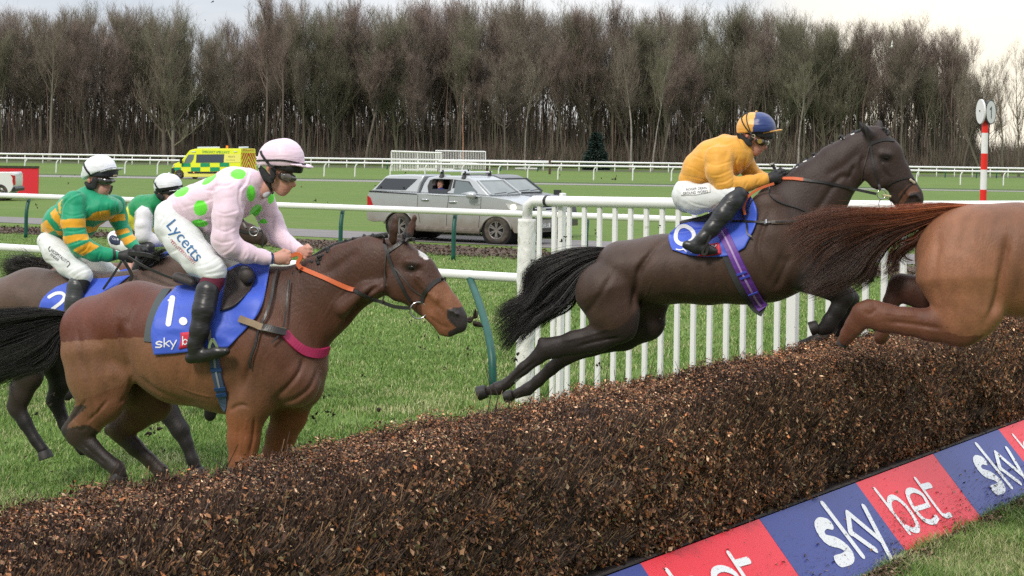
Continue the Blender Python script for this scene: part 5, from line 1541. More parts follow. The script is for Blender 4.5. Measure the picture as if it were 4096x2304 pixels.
def hair(name, fr, zf, guides, n, w0, color0, color1, parent, lat=(0, 0.05), m=None, frizz=0.02, end=(0.7, 1.0), seg_=16, u_pow=1.0):
    G = np.array([resample(np.array(g, float), seg_) for g in guides])      # (g, seg, 2)
    nc = max(8, n // 45); cu = RNG.random(nc) ** u_pow; ci = RNG.integers(0, nc, n)
    loose = RNG.random(n) < .42
    u = np.where(loose, RNG.random(n), np.clip(cu[ci] + RNG.normal(size=n) * .028, 0, 1)) * (len(G) - 1 - 1e-6); i = np.minimum(u.astype(int), len(G) - 2); f = (u - i)[:, None, None]
    P2 = G[i] * (1 - f) + G[i + 1] * f
    s_ = np.linspace(0, 1, seg_)
    ph = RNG.uniform(0, 6.28, (n, 1)); fz = RNG.normal(size=(n, 1))
    sc = zf.s
    cl_, ce = RNG.normal(size=nc), RNG.uniform(end[0], end[1], nc)
    la = np.where(loose, RNG.normal(size=n), cl_[ci] + .12 * RNG.normal(size=n)) * lat[1] * 0.6 + lat[0]
    E = np.where(loose, RNG.uniform(end[0] * .8, end[1] * 1.04, n), ce[ci] * RNG.uniform(.9, 1.0, n)).clip(.3, 1)
    cph, cfz, cdk = RNG.uniform(0, 6.28, nc), RNG.normal(size=nc), RNG.uniform(.55, 1.5, nc)
    V = np.zeros((n, seg_, 3))
    ph = np.where(loose[:, None], ph, cph[ci][:, None]); fz = np.where(loose[:, None], fz * 1.3, cfz[ci][:, None] + .25 * fz)
    o = np.array(list(fr.o)); l_ = np.array(list(fr.l)); cp = np.array(list(CAMP))
    q2 = np.stack([np.array([np.interp(s_ * e, s_, P2[k, :, c]) for c in (0, 1)]).T for k, e in enumerate(E)])
    XY = np.zeros_like(q2); x0, y0 = zf(0, 0); XY[..., 0] = x0 + q2[..., 0] * sc; XY[..., 1] = y0 + q2[..., 1] * sc
    uu, up = XY[..., 0] - CX, CY - XY[..., 1]
    ry = np.stack([(uu * cr - up * sr) / FPX, np.ones_like(uu), (uu * sr + up * cr) / FPX], -1)
    lat_ = (la[:, None] * (0.3 + 1.4 * s_[None]))
    t = ((o + l_ * lat_[..., None] - cp) @ l_) / (ry @ l_)
    W = cp + ry * t[..., None]
    T = np.gradient(W, axis=1); T /= np.linalg.norm(T, axis=2)[..., None] + 1e-9
    B = np.cross(T, l_)
    W = W + B * (frizz * (fz * s_ + 0.5 * np.sin(s_ * 9 + ph) * s_))[..., None] + l_ * (frizz * 0.6 * np.cos(s_ * 7 + ph) * s_)[..., None]
    wd = (w0 * (1 - 0.75 * s_))[None, :, None] * RNG.uniform(0.6, 1.4, (n, 1, 1))
    D = np.cross(T, B)
    V3 = np.stack([W + B * wd, W - B * wd * .5 + D * wd * .87, W - B * wd * .5 - D * wd * .87], 2)   # n,seg,3,3
    idx = np.arange(n * seg_ * 3).reshape(n, seg_, 3)
    F = np.concatenate([np.stack([idx[:, :-1, k], idx[:, :-1, (k + 1) % 3], idx[:, 1:, (k + 1) % 3], idx[:, 1:, k]], -1).reshape(-1, 4) for k in range(3)])
    c0, c1 = np.array(color0), np.array(color1)
    mixv = np.clip(s_[None] * 1.1 + RNG.normal(size=(n, 1)) * .25 + (u[:, None] / max(len(G) - 1, 1) - .4) * .8, 0, 1)[..., None]
    C = (c0 * (1 - mixv) + c1 * mixv) * (RNG.uniform(.8, 1.2, n) * cdk[ci])[:, None, None]
    C = np.repeat(C[:, :, None], 3, 2)
    me = mesh_np(name, V3.reshape(-1, 3), F, colors=C.reshape(-1, 3))
    o_ = obj(name, me, m or hair_b, parent, world=True); return o_
def cast(tree, X, Y, fr=None, lat=-0.25, off=0.0, far=False):
    r = ray(X, Y); d = r.normalized()
    h = tree.ray_cast(CAMP, d, 60) if tree else (None, None, None, None)
    if h[0] is not None: return h[0] - d * off, h[1]
    if fr is None: return None, None
    P = Vector(fr.world(fr.loc(X, Y, lat)[0])); return P, -fr.l
def strap(name, tree, zf, pts, width, m, parent, fr, off=0.006, th=0.004, lat=-0.12, n=None, snug=True):
    """a flat strap laid over whatever the tree holds, following photo points"""
    P2 = resample(np.array(pts, float), n or max(6, 4 * len(pts)))
    P, Nn = [], []
    for x, y in P2:
        X, Y = zf(x, y); p, q = cast(tree if snug else None, X, Y, fr, lat)
        P.append(p); Nn.append(q)
    P = np.array([list(p) for p in P]); Nn = np.array([list(q) for q in Nn])
    if len(P) > 4:
        K = np.array([.25, .5, .25])
        for _ in range(2):
            P[1:-1] = P[:-2] * .25 + P[1:-1] * .5 + P[2:] * .25; Nn[1:-1] = Nn[:-2] * .25 + Nn[1:-1] * .5 + Nn[2:] * .25
    T = np.gradient(P, axis=0); T /= np.linalg.norm(T, axis=1)[:, None] + 1e-9
    Nn = Nn - T * (Nn * T).sum(1)[:, None]; Nn /= np.linalg.norm(Nn, axis=1)[:, None] + 1e-9
    S = np.cross(T, Nn)
    w_ = width / 2; V = []
    for i in range(len(P)):
        c = P[i] + Nn[i] * off
        V += [c + S[i] * w_ - Nn[i] * th, c + S[i] * w_ * .92 + Nn[i] * th * .5, c - S[i] * w_ * .92 + Nn[i] * th * .5, c - S[i] * w_ - Nn[i] * th]
    F = [(i * 4 + k, i * 4 + (k + 1) % 4, (i + 1) * 4 + (k + 1) % 4, (i + 1) * 4 + k) for i in range(len(P) - 1) for k in range(4)]
    F += [(0, 1, 2, 3), tuple(len(V) - 4 + k for k in range(4))]
    mb = MB(); mb.add(V, F); return mb.build(name, m, parent, smooth=False, world=True)
def coons(name, tree, zf, top, right, bottom, left, m, parent, fr, off=0.012, res=28, wr=0.006, lat=-0.3, th=0.004, push=None):
    """cloth: a patch bounded by four photo polylines (top L-R, right T-B, bottom L-R, left T-B) laid on the surface below it"""
    c = [resample(np.array(k, float), res) for k in (top, right, bottom, left)]
    s_ = np.linspace(0, 1, res)
    u, v = np.meshgrid(s_, s_, indexing='ij')
    T, Rr, B, Lf = c
    P = (1 - v)[..., None] * T[:, None] + v[..., None] * B[:, None] + (1 - u)[..., None] * Lf[None] + u[..., None] * Rr[None] \
        - ((1 - u) * (1 - v))[..., None] * T[0] - (u * (1 - v))[..., None] * T[-1] - ((1 - u) * v)[..., None] * B[0] - (u * v)[..., None] * B[-1]
    D = np.full((res, res), np.nan)
    for i in range(res):
        for j in range(res):
            X, Y = zf(*P[i, j]); r = ray(X, Y)
            h = tree.ray_cast(CAMP, r.normalized(), 60)
            if h[0] is not None: D[i, j] = (h[0] - CAMP).y
    for i in range(res):
        for j in range(res):
            if np.isnan(D[i, j]):
                X, Y = zf(*P[i, j]); D[i, j] = (Vector(fr.world(fr.loc(X, Y, lat)[0])) - CAMP).y
    for _ in range(3):
        Dp = np.pad(D, 1, mode='edge'); S = (Dp[:-2, 1:-1] + Dp[2:, 1:-1] + Dp[1:-1, :-2] + Dp[1:-1, 2:]) / 4
        D = np.minimum(D, D * .4 + S * .6)
    W = np.zeros((res, res, 3))
    for i in range(res):
        for j in range(res):
            X, Y = zf(*P[i, j])
            k = off + wr * (vnoise(np.array([P[i, j][0] * zf.s * .012, P[i, j][1] * zf.s * .03, 1.0]), 1.0, 2) - 0.3) + (push(u[i, j], v[i, j]) if push else 0)
            W[i, j] = list(CAMP + ray(X, Y) * (D[i, j] - k))
    nrm_ = np.array([list(fr.l)])
    V = np.concatenate([W.reshape(-1, 3), W.reshape(-1, 3) + nrm_ * th])
    n = res * res; F = []
    for i in range(res - 1):
        for j in range(res - 1):
            a = i * res + j; F.append((a, a + 1, a + res + 1, a + res)); F.append((n + a, n + a + res, n + a + res + 1, n + a + 1))
    for i in range(res - 1):
        for a, b in ((i * res, (i + 1) * res), ((i + 1) * res + res - 1, i * res + res - 1), (i + 1, i), ((res - 1) * res + i, (res - 1) * res + i + 1)): F.append((a, b, n + b, n + a))
    mb = MB(); mb.add(V, F); return mb.build(name, m, parent, smooth=True, world=True)
def print_on(name, tree, zf, strokes, width, m, parent, off=0.004, fr=None):
    """printed strokes: photo polylines laid on a surface; width in photo-zoom pixels"""
    def T(Q, o_):
        out_ = []
        for x, y in Q:
            X, Y = zf(x, y); p, q = cast(tree, X, Y, fr, -.3, off + o_); out_.append(list(p) if p is not None else [0, 0, -5])
        return np.array(out_)
    mb = strokes_mesh([(np.array(s[0], float), s[1]) if isinstance(s, tuple) else (np.array(s, float), width) for s in strokes], width, T)
    return mb.build(name, m, parent, world=True)
def text_on(name, tree, zf, s_, centre, ux, height, m, parent, fr, off=0.005, uy=None, cuts=2):
    """text laid on a surface: centre and direction in zoom pixels; ux = vector of the whole text width"""
    V, F = text_np(s_, 1.0, cuts)
    wd = V[:, 0].max() - V[:, 0].min(); hh = V[:, 1].max() - V[:, 1].min()
    ux = np.array(ux, float); uy = np.array(uy, float) if uy is not None else np.array([ux[1], -ux[0]]) / np.linalg.norm(ux)
    cx_, cy_ = (V[:, 0].max() + V[:, 0].min()) / 2, (V[:, 1].max() + V[:, 1].min()) / 2
    Q = np.array(centre) + (V[:, :1] - cx_) / wd * ux + (V[:, 1:2] - cy_) / hh * height * uy
    W, ok = [], []
    for x, y in Q:
        X, Y = zf(x, y); p, q = cast(tree, X, Y, fr, -.3, off); W.append(list(p)); ok.append(q is not None)
    mb = MB(); mb.add(W, F); return mb.build(name, m, parent, world=True)
def ring(name, c, r, rad, nrm, m, parent):
    nrm = Vector(nrm).normalized(); a = nrm.orthogonal().normalized(); b = nrm.cross(a)
    P = [list(Vector(c) + a * r * math.cos(t) + b * r * math.sin(t)) for t in np.linspace(0, 2 * math.pi, 25)]
    mb = MB(); mb.tube(P, rad, 6, caps=False); return mb.build(name, m, parent, smooth=True, world=True)
def plait(fr, zf, x, y, r, parent, lat=0.0, m=None):
    S = Sculpt(fr, 0.004); q = fr.loc(*zf(x, y), lat)[0]; rr = r * zf.s * fr.loc(*zf(x, y), lat)[1]
    for k in range(5): S.raw([(q + RNG.normal(size=3) * rr * .45, rr * .62, 1.0)], (0.012, 0.010, 0.011))
    return S.mesh('plait', max(rr * .3, .004), m=m or mat('plaited hair', attr='Col', rough=.5, bump=.6, bscale=200), parent=parent)
def half(fr, zf, a, b, keep_above=True, tilt=0.0):
    """cut plane through two photo points, level across the body"""
    A_, B_ = fr.loc(*zf(*a), 0)[0], fr.loc(*zf(*b), 0)[0]
    d = B_ - A_; n_ = np.array([-d[2], 0, d[0]]); n_ /= np.linalg.norm(n_)
    if n_[2] < 0: n_ = -n_
    sg = -1 if keep_above else 1
    return lambda G: sg * ((G - A_) @ n_)
LOGO_S = [([(.92, .82), (.5, 1.0), (.12, .78), (.3, .55), (.72, .42), (.9, .2), (.6, 0), (.08, .08)], .20)]
LOGO_K = [([(1.25, 1.5), (1.25, 0)], .17), ([(1.9, .95), (1.35, .5)], .15), ([(1.45, .52), (1.95, 0)], .16)]
LOGO_Y = [([(2.05, .95), (2.5, .1)], .16), ([(2.95, .95), (2.3, -.5)], .17)]
def logo(strokes, o, ux, uy):
    o, ux, uy = map(lambda k: np.array(k, float), (o, ux, uy)); sc = np.linalg.norm(ux)
    return [(np.array([o + p[0] * ux + p[1] * uy for p in s_]), w_ * sc) for s_, w_ in strokes]
LOGO_B = [([(.1, 1.5), (.1, 0)], .15), ([(.1, .5), (.45, .95), (.85, .5), (.45, .02), (.1, .5)], .13)]
# ------------------------------------------------------------------ horses
A1 = Z(0, 1100, 1400, 2254); B1 = Z(1100, 800, 2000, 1863); C1 = Z(500, 500, 1400, 1630)
E2 = Z(1800, 850, 3000, 2046); D2z = Z(2600, 400, 3700, 1992); G3 = Z(2900, 700, 4096, 2166); Q2 = Z(3300, 450, 3750, 1630)
H4 = Z(0, 500, 1024, 1855); P7 = Z(0, 1000, 700, 2029); T5 = Z(400, 600, 900, 1208)
BLK = (0.014, 0.012, 0.012)
hoof_m = mat('hoof horn', (0.020, 0.017, 0.016), .6, var=.3, bump=.3, bscale=60)
HOOVES = []
def hoof(S, zf, a, b, r0, r1, lat, col_=None):
    A_, ma = S.fr.loc(*zf(*a), lat); B_, mb_ = S.fr.loc(*zf(*b), lat); d = B_ - A_; L_ = max(np.linalg.norm(d), .05); d /= np.linalg.norm(d)
    HOOVES.append((S.fr, A_ - d * .012, d, L_ * .85 + .015, r0 * zf.s * ma * 1.02, r1 * zf.s * mb_ * 1.10))
def set_hooves(root):
    for fr, a, d, L_, r0, r1 in HOOVES:
        mb = MB(); w = lambda p: list(fr.world(p)); mb.tube([w(a), w(a + d * L_ * .12), w(a + d * L_)], [r0, r0 * 1.12, r1], 16); mb.build('hoof', hoof_m, root, world=True, sm_angle=40)
    HOOVES.clear()
def eye(fr, zf, x, y, lat, r, parent):
    S = Sculpt(fr, .003); S.chain(zf, [(x - r * .32, y - r * .06, r * .62, lat + .002, .7), (x + r * .32, y + r * .06, r * .62, lat + .002, .7)], (0.008, 0.006, 0.006)); return S.mesh('eye', .004, m=mat('eye', attr='Col', rough=.15, spec=.5), parent=parent)

# ---- the bay horse in front
fr1 = Frame(800, 1250, 10.0, R(20))
hp = fr1.o
horse1 = empty('horse', (hp.x, hp.y, 0), -R(20), 'bay horse with white star and cloth number 1, ridden by the jockey in pink', 'horse')
DK, MD, LT, OR = (0.090, 0.024, 0.011), (0.145, 0.045, 0.022), (0.215, 0.098, 0.053), (0.220, 0.076, 0.031)
S = Sculpt(fr1, 0.045)
S.chain(A1, [(625, 345, 215, 0, 1.25), (880, 340, 292, 0, .98), (1180, 455, 368, 0, .84), (1480, 470, 415, 0, .76), (1720, 470, 392, 0, .74), (1850, 575, 268, 0, .9)], LT)
S.chain(A1, [(1350, 130, 120, 0, .7), (1620, 80, 130, 0, .6), (1760, 85, 130, 0, .6), (1860, 70, 120, 0, .55)], DK)
S.chain(A1, [(1900, 690, 165, -.09, .8)], LT, k=.03); S.chain(A1, [(1930, 700, 165, .08, .8)], LT, k=.03)
S.chain(A1, [(1640, 300, 190, -.15, .55), (1700, 500, 230, -.17, .5), (1830, 640, 130, -.17, .5)], MD, k=.035)          # shoulder
S.chain(A1, [(1720, 640, 150, -.18, .6), (1600, 800, 145, -.17, .6)], LT, k=.03)      # triceps
# near hind
S.chain(A1, [(618, 500, 240, -.13, .75), (625, 650, 205, -.15, .7), (648, 800, 160, -.15, .62), (565, 925, 112, -.15, .6), (492, 1012, 90, -.15, .55)], LT, k=.03)
S.chain(A1, [(760, 640, 120, -.17, .6), (735, 780, 90, -.16, .6)], LT, k=.035)
S.chain(A1, [(500, 930, 50, -.15, .6), (432, 1000, 44, -.15, .6)], BLK, k=.02)
S.chain(A1, [(505, 1030, 80, -.15, .55), (590, 1112, 62, -.15, .6), (690, 1200, 50, -.15, .7), (752, 1245, 52, -.15, .8), (778, 1288, 42, -.15, .85)], (0.030, 0.018, 0.014), k=.02)
hoof(S, A1, (778, 1292), (752, 1340), 44, 52, -.15)
# far hind
S.chain(A1, [(760, 520, 230, .13, .7), (930, 700, 200, .15, .65), (985, 815, 130, .15, .6), (880, 900, 100, .15, .6), (778, 985, 86, .15, .55)], (0.10, 0.045, 0.028), k=.03)
S.chain(A1, [(790, 930, 45, .15, .6), (705, 1000, 40, .15, .6)], BLK, k=.02)
S.chain(A1, [(775, 1010, 76, .15, .55), (870, 1110, 58, .15, .6), (965, 1195, 47, .15, .7), (1040, 1270, 50, .15, .8), (1060, 1330, 40, .15, .85)], (0.025, 0.017, 0.015), k=.02)
hoof(S, A1, (1060, 1340), (1040, 1400), 44, 52, .15)
# forelegs, going down behind the fence
S.chain(A1, [(1640, 780, 170, -.14, .65), (1582, 900, 128, -.15, .65), (1568, 1060, 108, -.15, .65), (1562, 1220, 92, -.15, .7), (1570, 1420, 70, -.15, .8), (1580, 1490, 58, -.15, .8), (1588, 1750, 42, -.15, .8), (1600, 1860, 48, -.15, .8), (1625, 1920, 40, -.15, .8)], OR, k=.03)
hoof(S, A1, (1628, 1930), (1650, 1985), 45, 55, -.15)
S.chain(A1, [(1880, 760, 170, .13, .65), (1862, 900, 120, .14, .65), (1810, 1040, 98, .14, .65), (1765, 1170, 82, .14, .7), (1720, 1400, 66, .14, .8), (1700, 1700, 42, .14, .8), (1700, 1830, 46, .14, .8)], OR, k=.03)
hoof(S, A1, (1705, 1850), (1720, 1940), 45, 55, .14)
# neck and head
S.chain(B1, [(170, 960, 395, 0, .62), (380, 800, 325, 0, .46), (600, 640, 272, 0, .40), (790, 560, 250, 0, .40), (915, 555, 205, 0, .42)], DK, k=.05)
S.chain(B1, [(560, 900, 60, -.085, .8), (760, 760, 55, -.08, .8), (880, 720, 50, -.075, .8)], DK, k=.035)   # jugular ridge
S.chain(B1, [(1010, 470, 160, 0, .55), (1150, 650, 218, 0, .40), (1285, 795, 178, 0, .40), (1410, 915, 146, 0, .44), (1490, 985, 112, 0, .52)], DK, k=.03)
S.chain(B1, [(1030, 710, 135, -.045, .42)], DK, k=.03); S.chain(B1, [(1030, 710, 135, .045, .42)], DK, k=.03)
S.chain(B1, [(1120, 790, 60, -.03, .8), (1300, 960, 48, -.025, .8), (1400, 1060, 62, 0, .7), (1442, 1092, 46, 0, .8)], MD, k=.02)
S.chain(B1, [(1530, 1040, 62, 0, .8), (1490, 1070, 45, 0, .9)], BLK, k=.015)
S.chain(B1, [(1095, 515, 30, -.066, .6), (1175, 525, 24, -.064, .6)], DK, k=.03)        # brow
S.chain(B1, [(1180, 640, 30, -.068, .8), (1330, 820, 26, -.055, .8)], MD, k=.02)       # facial crest
S.chain(B1, [(975, 325, 40, -.055, .55), (982, 240, 44, -.065, .42), (996, 165, 30, -.064, .42), (1008, 100, 5, -.06, .5)], (0.025, 0.014, 0.012), k=.010)
S.chain(B1, [(1005, 290, 16, -.085, .5), (1002, 220, 17, -.092, .5), (1006, 160, 8, -.085, .5)], BLK, k=.006, cut=True)
S.chain(B1, [(1108, 300, 36, .055, .55), (1135, 215, 36, .065, .42), (1154, 150, 22, .064, .42), (1166, 92, 5, .06, .5)], (0.10, 0.04, 0.028), k=.012)
S.chain(B1, [(1462, 955, 30, -.055, .6), (1485, 985, 24, -.05, .6)], BLK, k=.008, cut=True)
S.chain(B1, [(1455, 925, 16, -.05, .8), (1510, 945, 15, -.045, .8)], BLK, k=.01)
for p, r_ in (([(760, 300), (800, 480), (840, 620)], 12), ([(1960, 560), (1900, 760), (1830, 850)], 10), ([(1500, 640), (1560, 760)], 10)):
    S.chain(A1, [(x, y, r_, None) for x, y in p], BLK, lat=-.292, k=.035, cut=True)
zA = lambda L_: [A1(*p) for p in L_]; zB = lambda L_: [B1(*p) for p in L_]
pol_dark = zA([(300, 442), (470, 425), (950, 398), (1400, 300), (1500, -100), (700, -100), (300, 100)])
pol_star = zB([(1180, 405), (1215, 402), (1250, 440), (1270, 492), (1250, 500), (1205, 462)])
pol_muz = zB([(1210, 860), (1290, 720), (1400, 640), (1520, 780), (1640, 900), (1600, 1180), (1350, 1160), (1220, 990)])
pol_nose = zB([(1425, 905), (1500, 890), (1560, 880), (1640, 960), (1600, 1200), (1430, 1180), (1440, 1090), (1500, 1060), (1430, 990)])
pol_gask = zA([(440, 830), (560, 790), (800, 700), (860, 700), (860, 900), (560, 1010), (440, 900)])
pol_blk = zA([(350, 1010), (560, 960), (640, 1010), (900, 1400), (600, 1420), (350, 1100)])
pol_blk2 = zA([(440, 870), (520, 830), (560, 850), (440, 960), (420, 1060), (350, 1010)])
def col1(C, V, P):
    dk = inpoly(P, pol_dark); C[dk] = np.array(DK) * 1.15
    ub = P[:, 1] < A1(0, 1000)[1]
    m_ = inpoly(P, pol_gask); C[m_] = C[m_] * .45 + np.array((0.13, 0.045, 0.022)) * .55
    for p in (pol_blk, pol_blk2): m_ = inpoly(P, p); C[m_] = C[m_] * .12 + np.array((0.018, 0.013, 0.012)) * .88
    # shading of the coat itself: reddish edge of the flank, sooty shoulder and neck
    n_ = vnoise(V, 3.2, 3)[:, None]; C = C * (0.74 + .55 * n_); n2 = np.clip((vnoise(V, 2.1, 9) - .45) * 3, 0, 1)[:, None]; C = C * (1 - n2 * np.array((.02, .16, .28)))
    f_ = (np.clip((P[:, 0] - A1(1420, 0)[0]) / 130, 0, 1) * np.clip((A1(0, 900)[1] - P[:, 1]) / 110, 0, 1) * .7)[:, None]; C = C * (1 - f_) + np.array((.105, .046, .027)) * f_
    g = np.clip((B1(0, 1050)[1] - P[:, 1]) / 160 * (P[:, 0] > 1000), 0, 1)[:, None]
    C = C * (1 - g * .35)
    m_ = inpoly(P, pol_muz); C[m_] = np.array((0.215, 0.085, 0.040))
    m_ = inpoly(P, pol_nose); C[m_] = np.array((0.030, 0.024, 0.024))
    d_ = np.linalg.norm((P - np.array(B1(1126, 556))) / [1.3, .9], axis=1); m_ = np.clip(1.4 - d_ / 22, 0, .85)[:, None]; C = C * (1 - m_) + np.array((.012, .009, .008)) * m_
    m_ = inpoly(P, pol_star); C[m_] = np.array((0.72, 0.70, 0.68))
    return C
GR1 = [(A1, [(760, 300), (790, 450), (830, 600), (850, 650)], 18, .018), (A1, [(850, 640), (830, 760), (760, 840)], 14, .010), (A1, [(500, 330), (520, 500), (560, 650), (600, 760)], 16, .010), (A1, [(620, 420), (700, 560), (720, 700)], 34, -.008),
       (A1, [(700, 800), (620, 890), (560, 950)], 10, .011), (A1, [(560, 800), (500, 880), (450, 950)], 8, .009), (A1, [(470, 980), (520, 1000), (560, 980)], 8, .006), (A1, [(500, 1060), (600, 1150), (700, 1230)], 7, .008), (A1, [(880, 640), (1000, 740), (1150, 800), (1300, 830)], 14, .010),
       (A1, [(1700, 250), (1650, 450), (1600, 620), (1560, 760)], 18, .014), (A1, [(1960, 520), (1930, 620), (1850, 720), (1760, 800)], 15, .016), (A1, [(2050, 600), (2000, 720), (1900, 800), (1800, 830)], 15, .014), (A1, [(1470, 880), (1540, 840), (1600, 850)], 12, .012), (A1, [(1640, 900), (1630, 1050), (1600, 1180)], 10, .012), (A1, [(1540, 960), (1530, 1080), (1520, 1190)], 8, .008),
       (A1, [(1750, 480), (1700, 560), (1690, 680), (1740, 760)], 4, -.005), (A1, [(600, 560), (640, 660), (720, 720)], 4, -.005), (A1, [(1150, 720), (1250, 760), (1380, 790)], 4, -.005), (A1, [(1600, 900), (1580, 1000), (1600, 1120)], 4, -.005), (A1, [(640, 830), (600, 920), (560, 1000)], 3.5, -.005), (A1, [(900, 120), (860, 250), (800, 350)], 30, .008), (A1, [(1220, 560), (1240, 680)], 12, .004), (A1, [(1300, 570), (1320, 700)], 12, .004), (A1, [(1140, 560), (1160, 660)], 12, .004),
       (B1, [(900, 640), (760, 800), (640, 950), (540, 1080)], 24, .020), (B1, [(700, 400), (560, 520), (380, 640)], 40, .009), (B1, [(620, 700), (480, 850), (400, 1000)], 6, -.005), (B1, [(905, 560), (920, 700), (960, 820), (1050, 860)], 16, .012), (B1, [(1150, 620), (1230, 700), (1330, 800)], 12, .007), (B1, [(1180, 590), (1270, 680), (1380, 780)], 10, -.005), (B1, [(1260, 960), (1380, 1040), (1450, 1060)], 7, .007), (B1, [(1085, 590), (1130, 600), (1180, 590)], 8, .006),
       (B1, [(1330, 860), (1400, 940), (1430, 1010)], 14, .007), (B1, [(1060, 720), (1110, 800), (1150, 860)], 5, -.004)]
b1 = S.mesh('body', 0.0098, m=coat_g, grooves=GR1, parent=horse1, colorfn=col1, smooth=2)
bv1 = bvh_of(b1); set_hooves(horse1)
eye(fr1, B1, 1126, 556, -.0665, 34, b1)
hair('tail', fr1, A1, [[(470, 245), (330, 225), (180, 225), (60, 238), (-160, 250), (-420, 300)], [(455, 270), (320, 270), (150, 290), (0, 330), (-180, 370), (-430, 450)],
                       [(440, 300), (330, 330), (180, 400), (20, 470), (-150, 540), (-380, 660)], [(425, 330), (360, 400), (280, 500), (130, 590), (-40, 650), (-260, 760)],
                       [(415, 360), (385, 430), (365, 520), (300, 590), (180, 630), (40, 680)]], 5200, .0015, (0.030, 0.022, 0.022), (0.010, 0.009, 0.011), horse1, (0, .09), frizz=.018)
for i, (x, y) in enumerate(((495, 370), (582, 342), (655, 321), (745, 303), (812, 292))): plait(fr1, B1, x, y, 22, horse1)
mb = MB(); P = [Vector(fr1.world(fr1.loc(*B1(x, y), 0)[0])) for x, y in ((200, 560), (330, 470), (470, 390), (650, 338), (830, 305), (930, 290))]
mb.tube([list(p) for p in resample(np.array([list(p) for p in P]), 16)], .016, 8); mb.build('mane', mat('plaited hair', attr='Col', rough=.5, bump=.6, bscale=200), horse1, smooth=True, world=True)
MATS['mane hair'] = mat('mane hair', (0.014, 0.012, 0.013), .5, bump=.6, bscale=150)
horse1.children[-1].data.materials[0] = MATS['mane hair']
for i in range(16): t = i / 15; plait(fr1, B1, 420 - 270 * t + RNG.normal() * 12, 425 + 170 * t + abs(RNG.normal()) * 40, 30, horse1, lat=-.03 - .03 * RNG.random())
hair('forelock', fr1, B1, [[(1050, 280), (1080, 290), (1110, 300), (1140, 305)], [(1060, 290), (1080, 310), (1105, 325), (1120, 335)]], 120, .002, BLK, BLK, horse1, (0, .03))
# bridle
br = strap('bridle', bv1, B1, [(905, 290), (912, 380), (935, 440), (975, 560), (1040, 690), (1090, 790), (1130, 840)], .019, leather, horse1, fr1)
strap('browband', bv1, B1, [(920, 440), (985, 395), (1060, 345), (1120, 325), (1162, 326)], .022, leather, br, fr1)
strap('noseband', bv1, B1, [(1215, 850), (1235, 780), (1290, 710), (1350, 665), (1418, 655)], .024, leather, br, fr1)
strap('cheek_strap', bv1, B1, [(990, 560), (1070, 650), (1140, 740), (1220, 790)], .011, leather_b, br, fr1)
strap('throat_lash', bv1, B1, [(922, 440), (910, 560), (905, 700), (900, 850)], .010, leather_b, br, fr1)
c_, _ = cast(bv1, *B1(1190, 912), fr1, -.06); c_ = c_ - Vector((0, .015, 0))
ring('bit_ring', c_, .046, .0045, (0.1, -1, 0), steel, br)
strap('rein', bv1, B1, [(215, 565), (400, 640), (560, 710), (660, 750)], .026, rubber_o, horse1, fr1, lat=-.13, off=.012, th=.006)
strap('rein', bv1, B1, [(655, 748), (800, 810), (930, 860), (1000, 885), (1120, 895)], .020, leather, horse1, fr1, lat=-.10, off=.012, th=.005)
strap('rein', bv1, B1, [(140, 462), (185, 445), (222, 470), (190, 520), (215, 565)], .024, rubber_o, horse1, fr1, lat=-.10, snug=False, th=.006)
# breast girth
strap('breast_girth', bv1, A1, [(1830, 375), (1900, 450), (1980, 495), (2060, 505), (2110, 480)], .055, mat('magenta webbing', (0.42, 0.022, 0.10), .5, var=.1), horse1, fr1, off=.012, th=.008)
strap('breast_strap', bv1, A1, [(1560, 285), (1640, 320), (1720, 350), (1830, 375)], .040, mat('tan sheepskin', (0.26, 0.19, 0.12), .8, var=.2), horse1, fr1, off=.035, th=.012)
strap('breast_strap', bv1, A1, [(1705, 345), (1770, 365), (1830, 380)], .042, leather, horse1, fr1, off=.045)
strap('neck_strap', bv1, A1, [(1800, -20), (1760, 120), (1710, 300), (1650, 480), (1617, 590)], .016, leather, horse1, fr1, off=.03)
strap('neck_strap', bv1, A1, [(1880, 40), (1850, 200), (1820, 340), (1790, 400), (1750, 440)], .010, leather, horse1, fr1, off=.03)
# saddle cloth, girth, saddle
strap('under_pad', bv1, A1, [(1075, 95), (1025, 170), (975, 300), (955, 430)], .060, mat('grey felt', (0.085, 0.10, 0.105), .9), horse1, fr1, off=.006, th=.006)
cl1 = coons('saddle_cloth', bv1, A1, [(1135, 70), (1300, 40), (1500, -60), (1745, -150)], [(1745, -150), (1720, 40), (1660, 250), (1470, 465)], [(990, 515), (1130, 505), (1330, 480), (1470, 465)],
            [(1135, 70), (1030, 190), (972, 360), (990, 515)], blue_c, horse1, fr1, off=.016, wr=.02, res=40, lat=-.03)
bvc1 = bvh_of(cl1)
print_on('number', bvc1, A1, [([(1086, 163), (1120, 146)], 13), ([(1110, 148), (1084, 314)], 36), ([(1178, 296), (1181, 298)], 52)], 40, white_c, cl1, fr=fr1)
print_on('lettering', bvc1, A1, logo(LOGO_S + LOGO_K + LOGO_Y, (1000, 468), (46, -4), (0, -38)), 9, white_c, cl1, fr=fr1)
coons('red_patch', bvc1, A1, [(1162, 372), (1200, 368), (1240, 364)], [(1240, 364), (1242, 400), (1240, 460)], [(1150, 478), (1195, 470), (1240, 460)], [(1162, 372), (1164, 420), (1150, 478)], mat('red print', (0.62, 0.02, 0.05), .5), cl1, fr1, off=.006, res=6, wr=0)
print_on('lettering', bvc1, A1, logo(LOGO_B, (1172, 450), (42, -4), (0, -36)), 8, white_c, cl1, off=.012, fr=fr1)
strap('girth', bv1, A1, [(1375, 440), (1385, 560), (1405, 660), (1430, 760), (1452, 860)], .058, mat('blue grey webbing', (0.055, 0.085, 0.16), .6, var=.2), horse1, fr1, off=.012, th=.008)
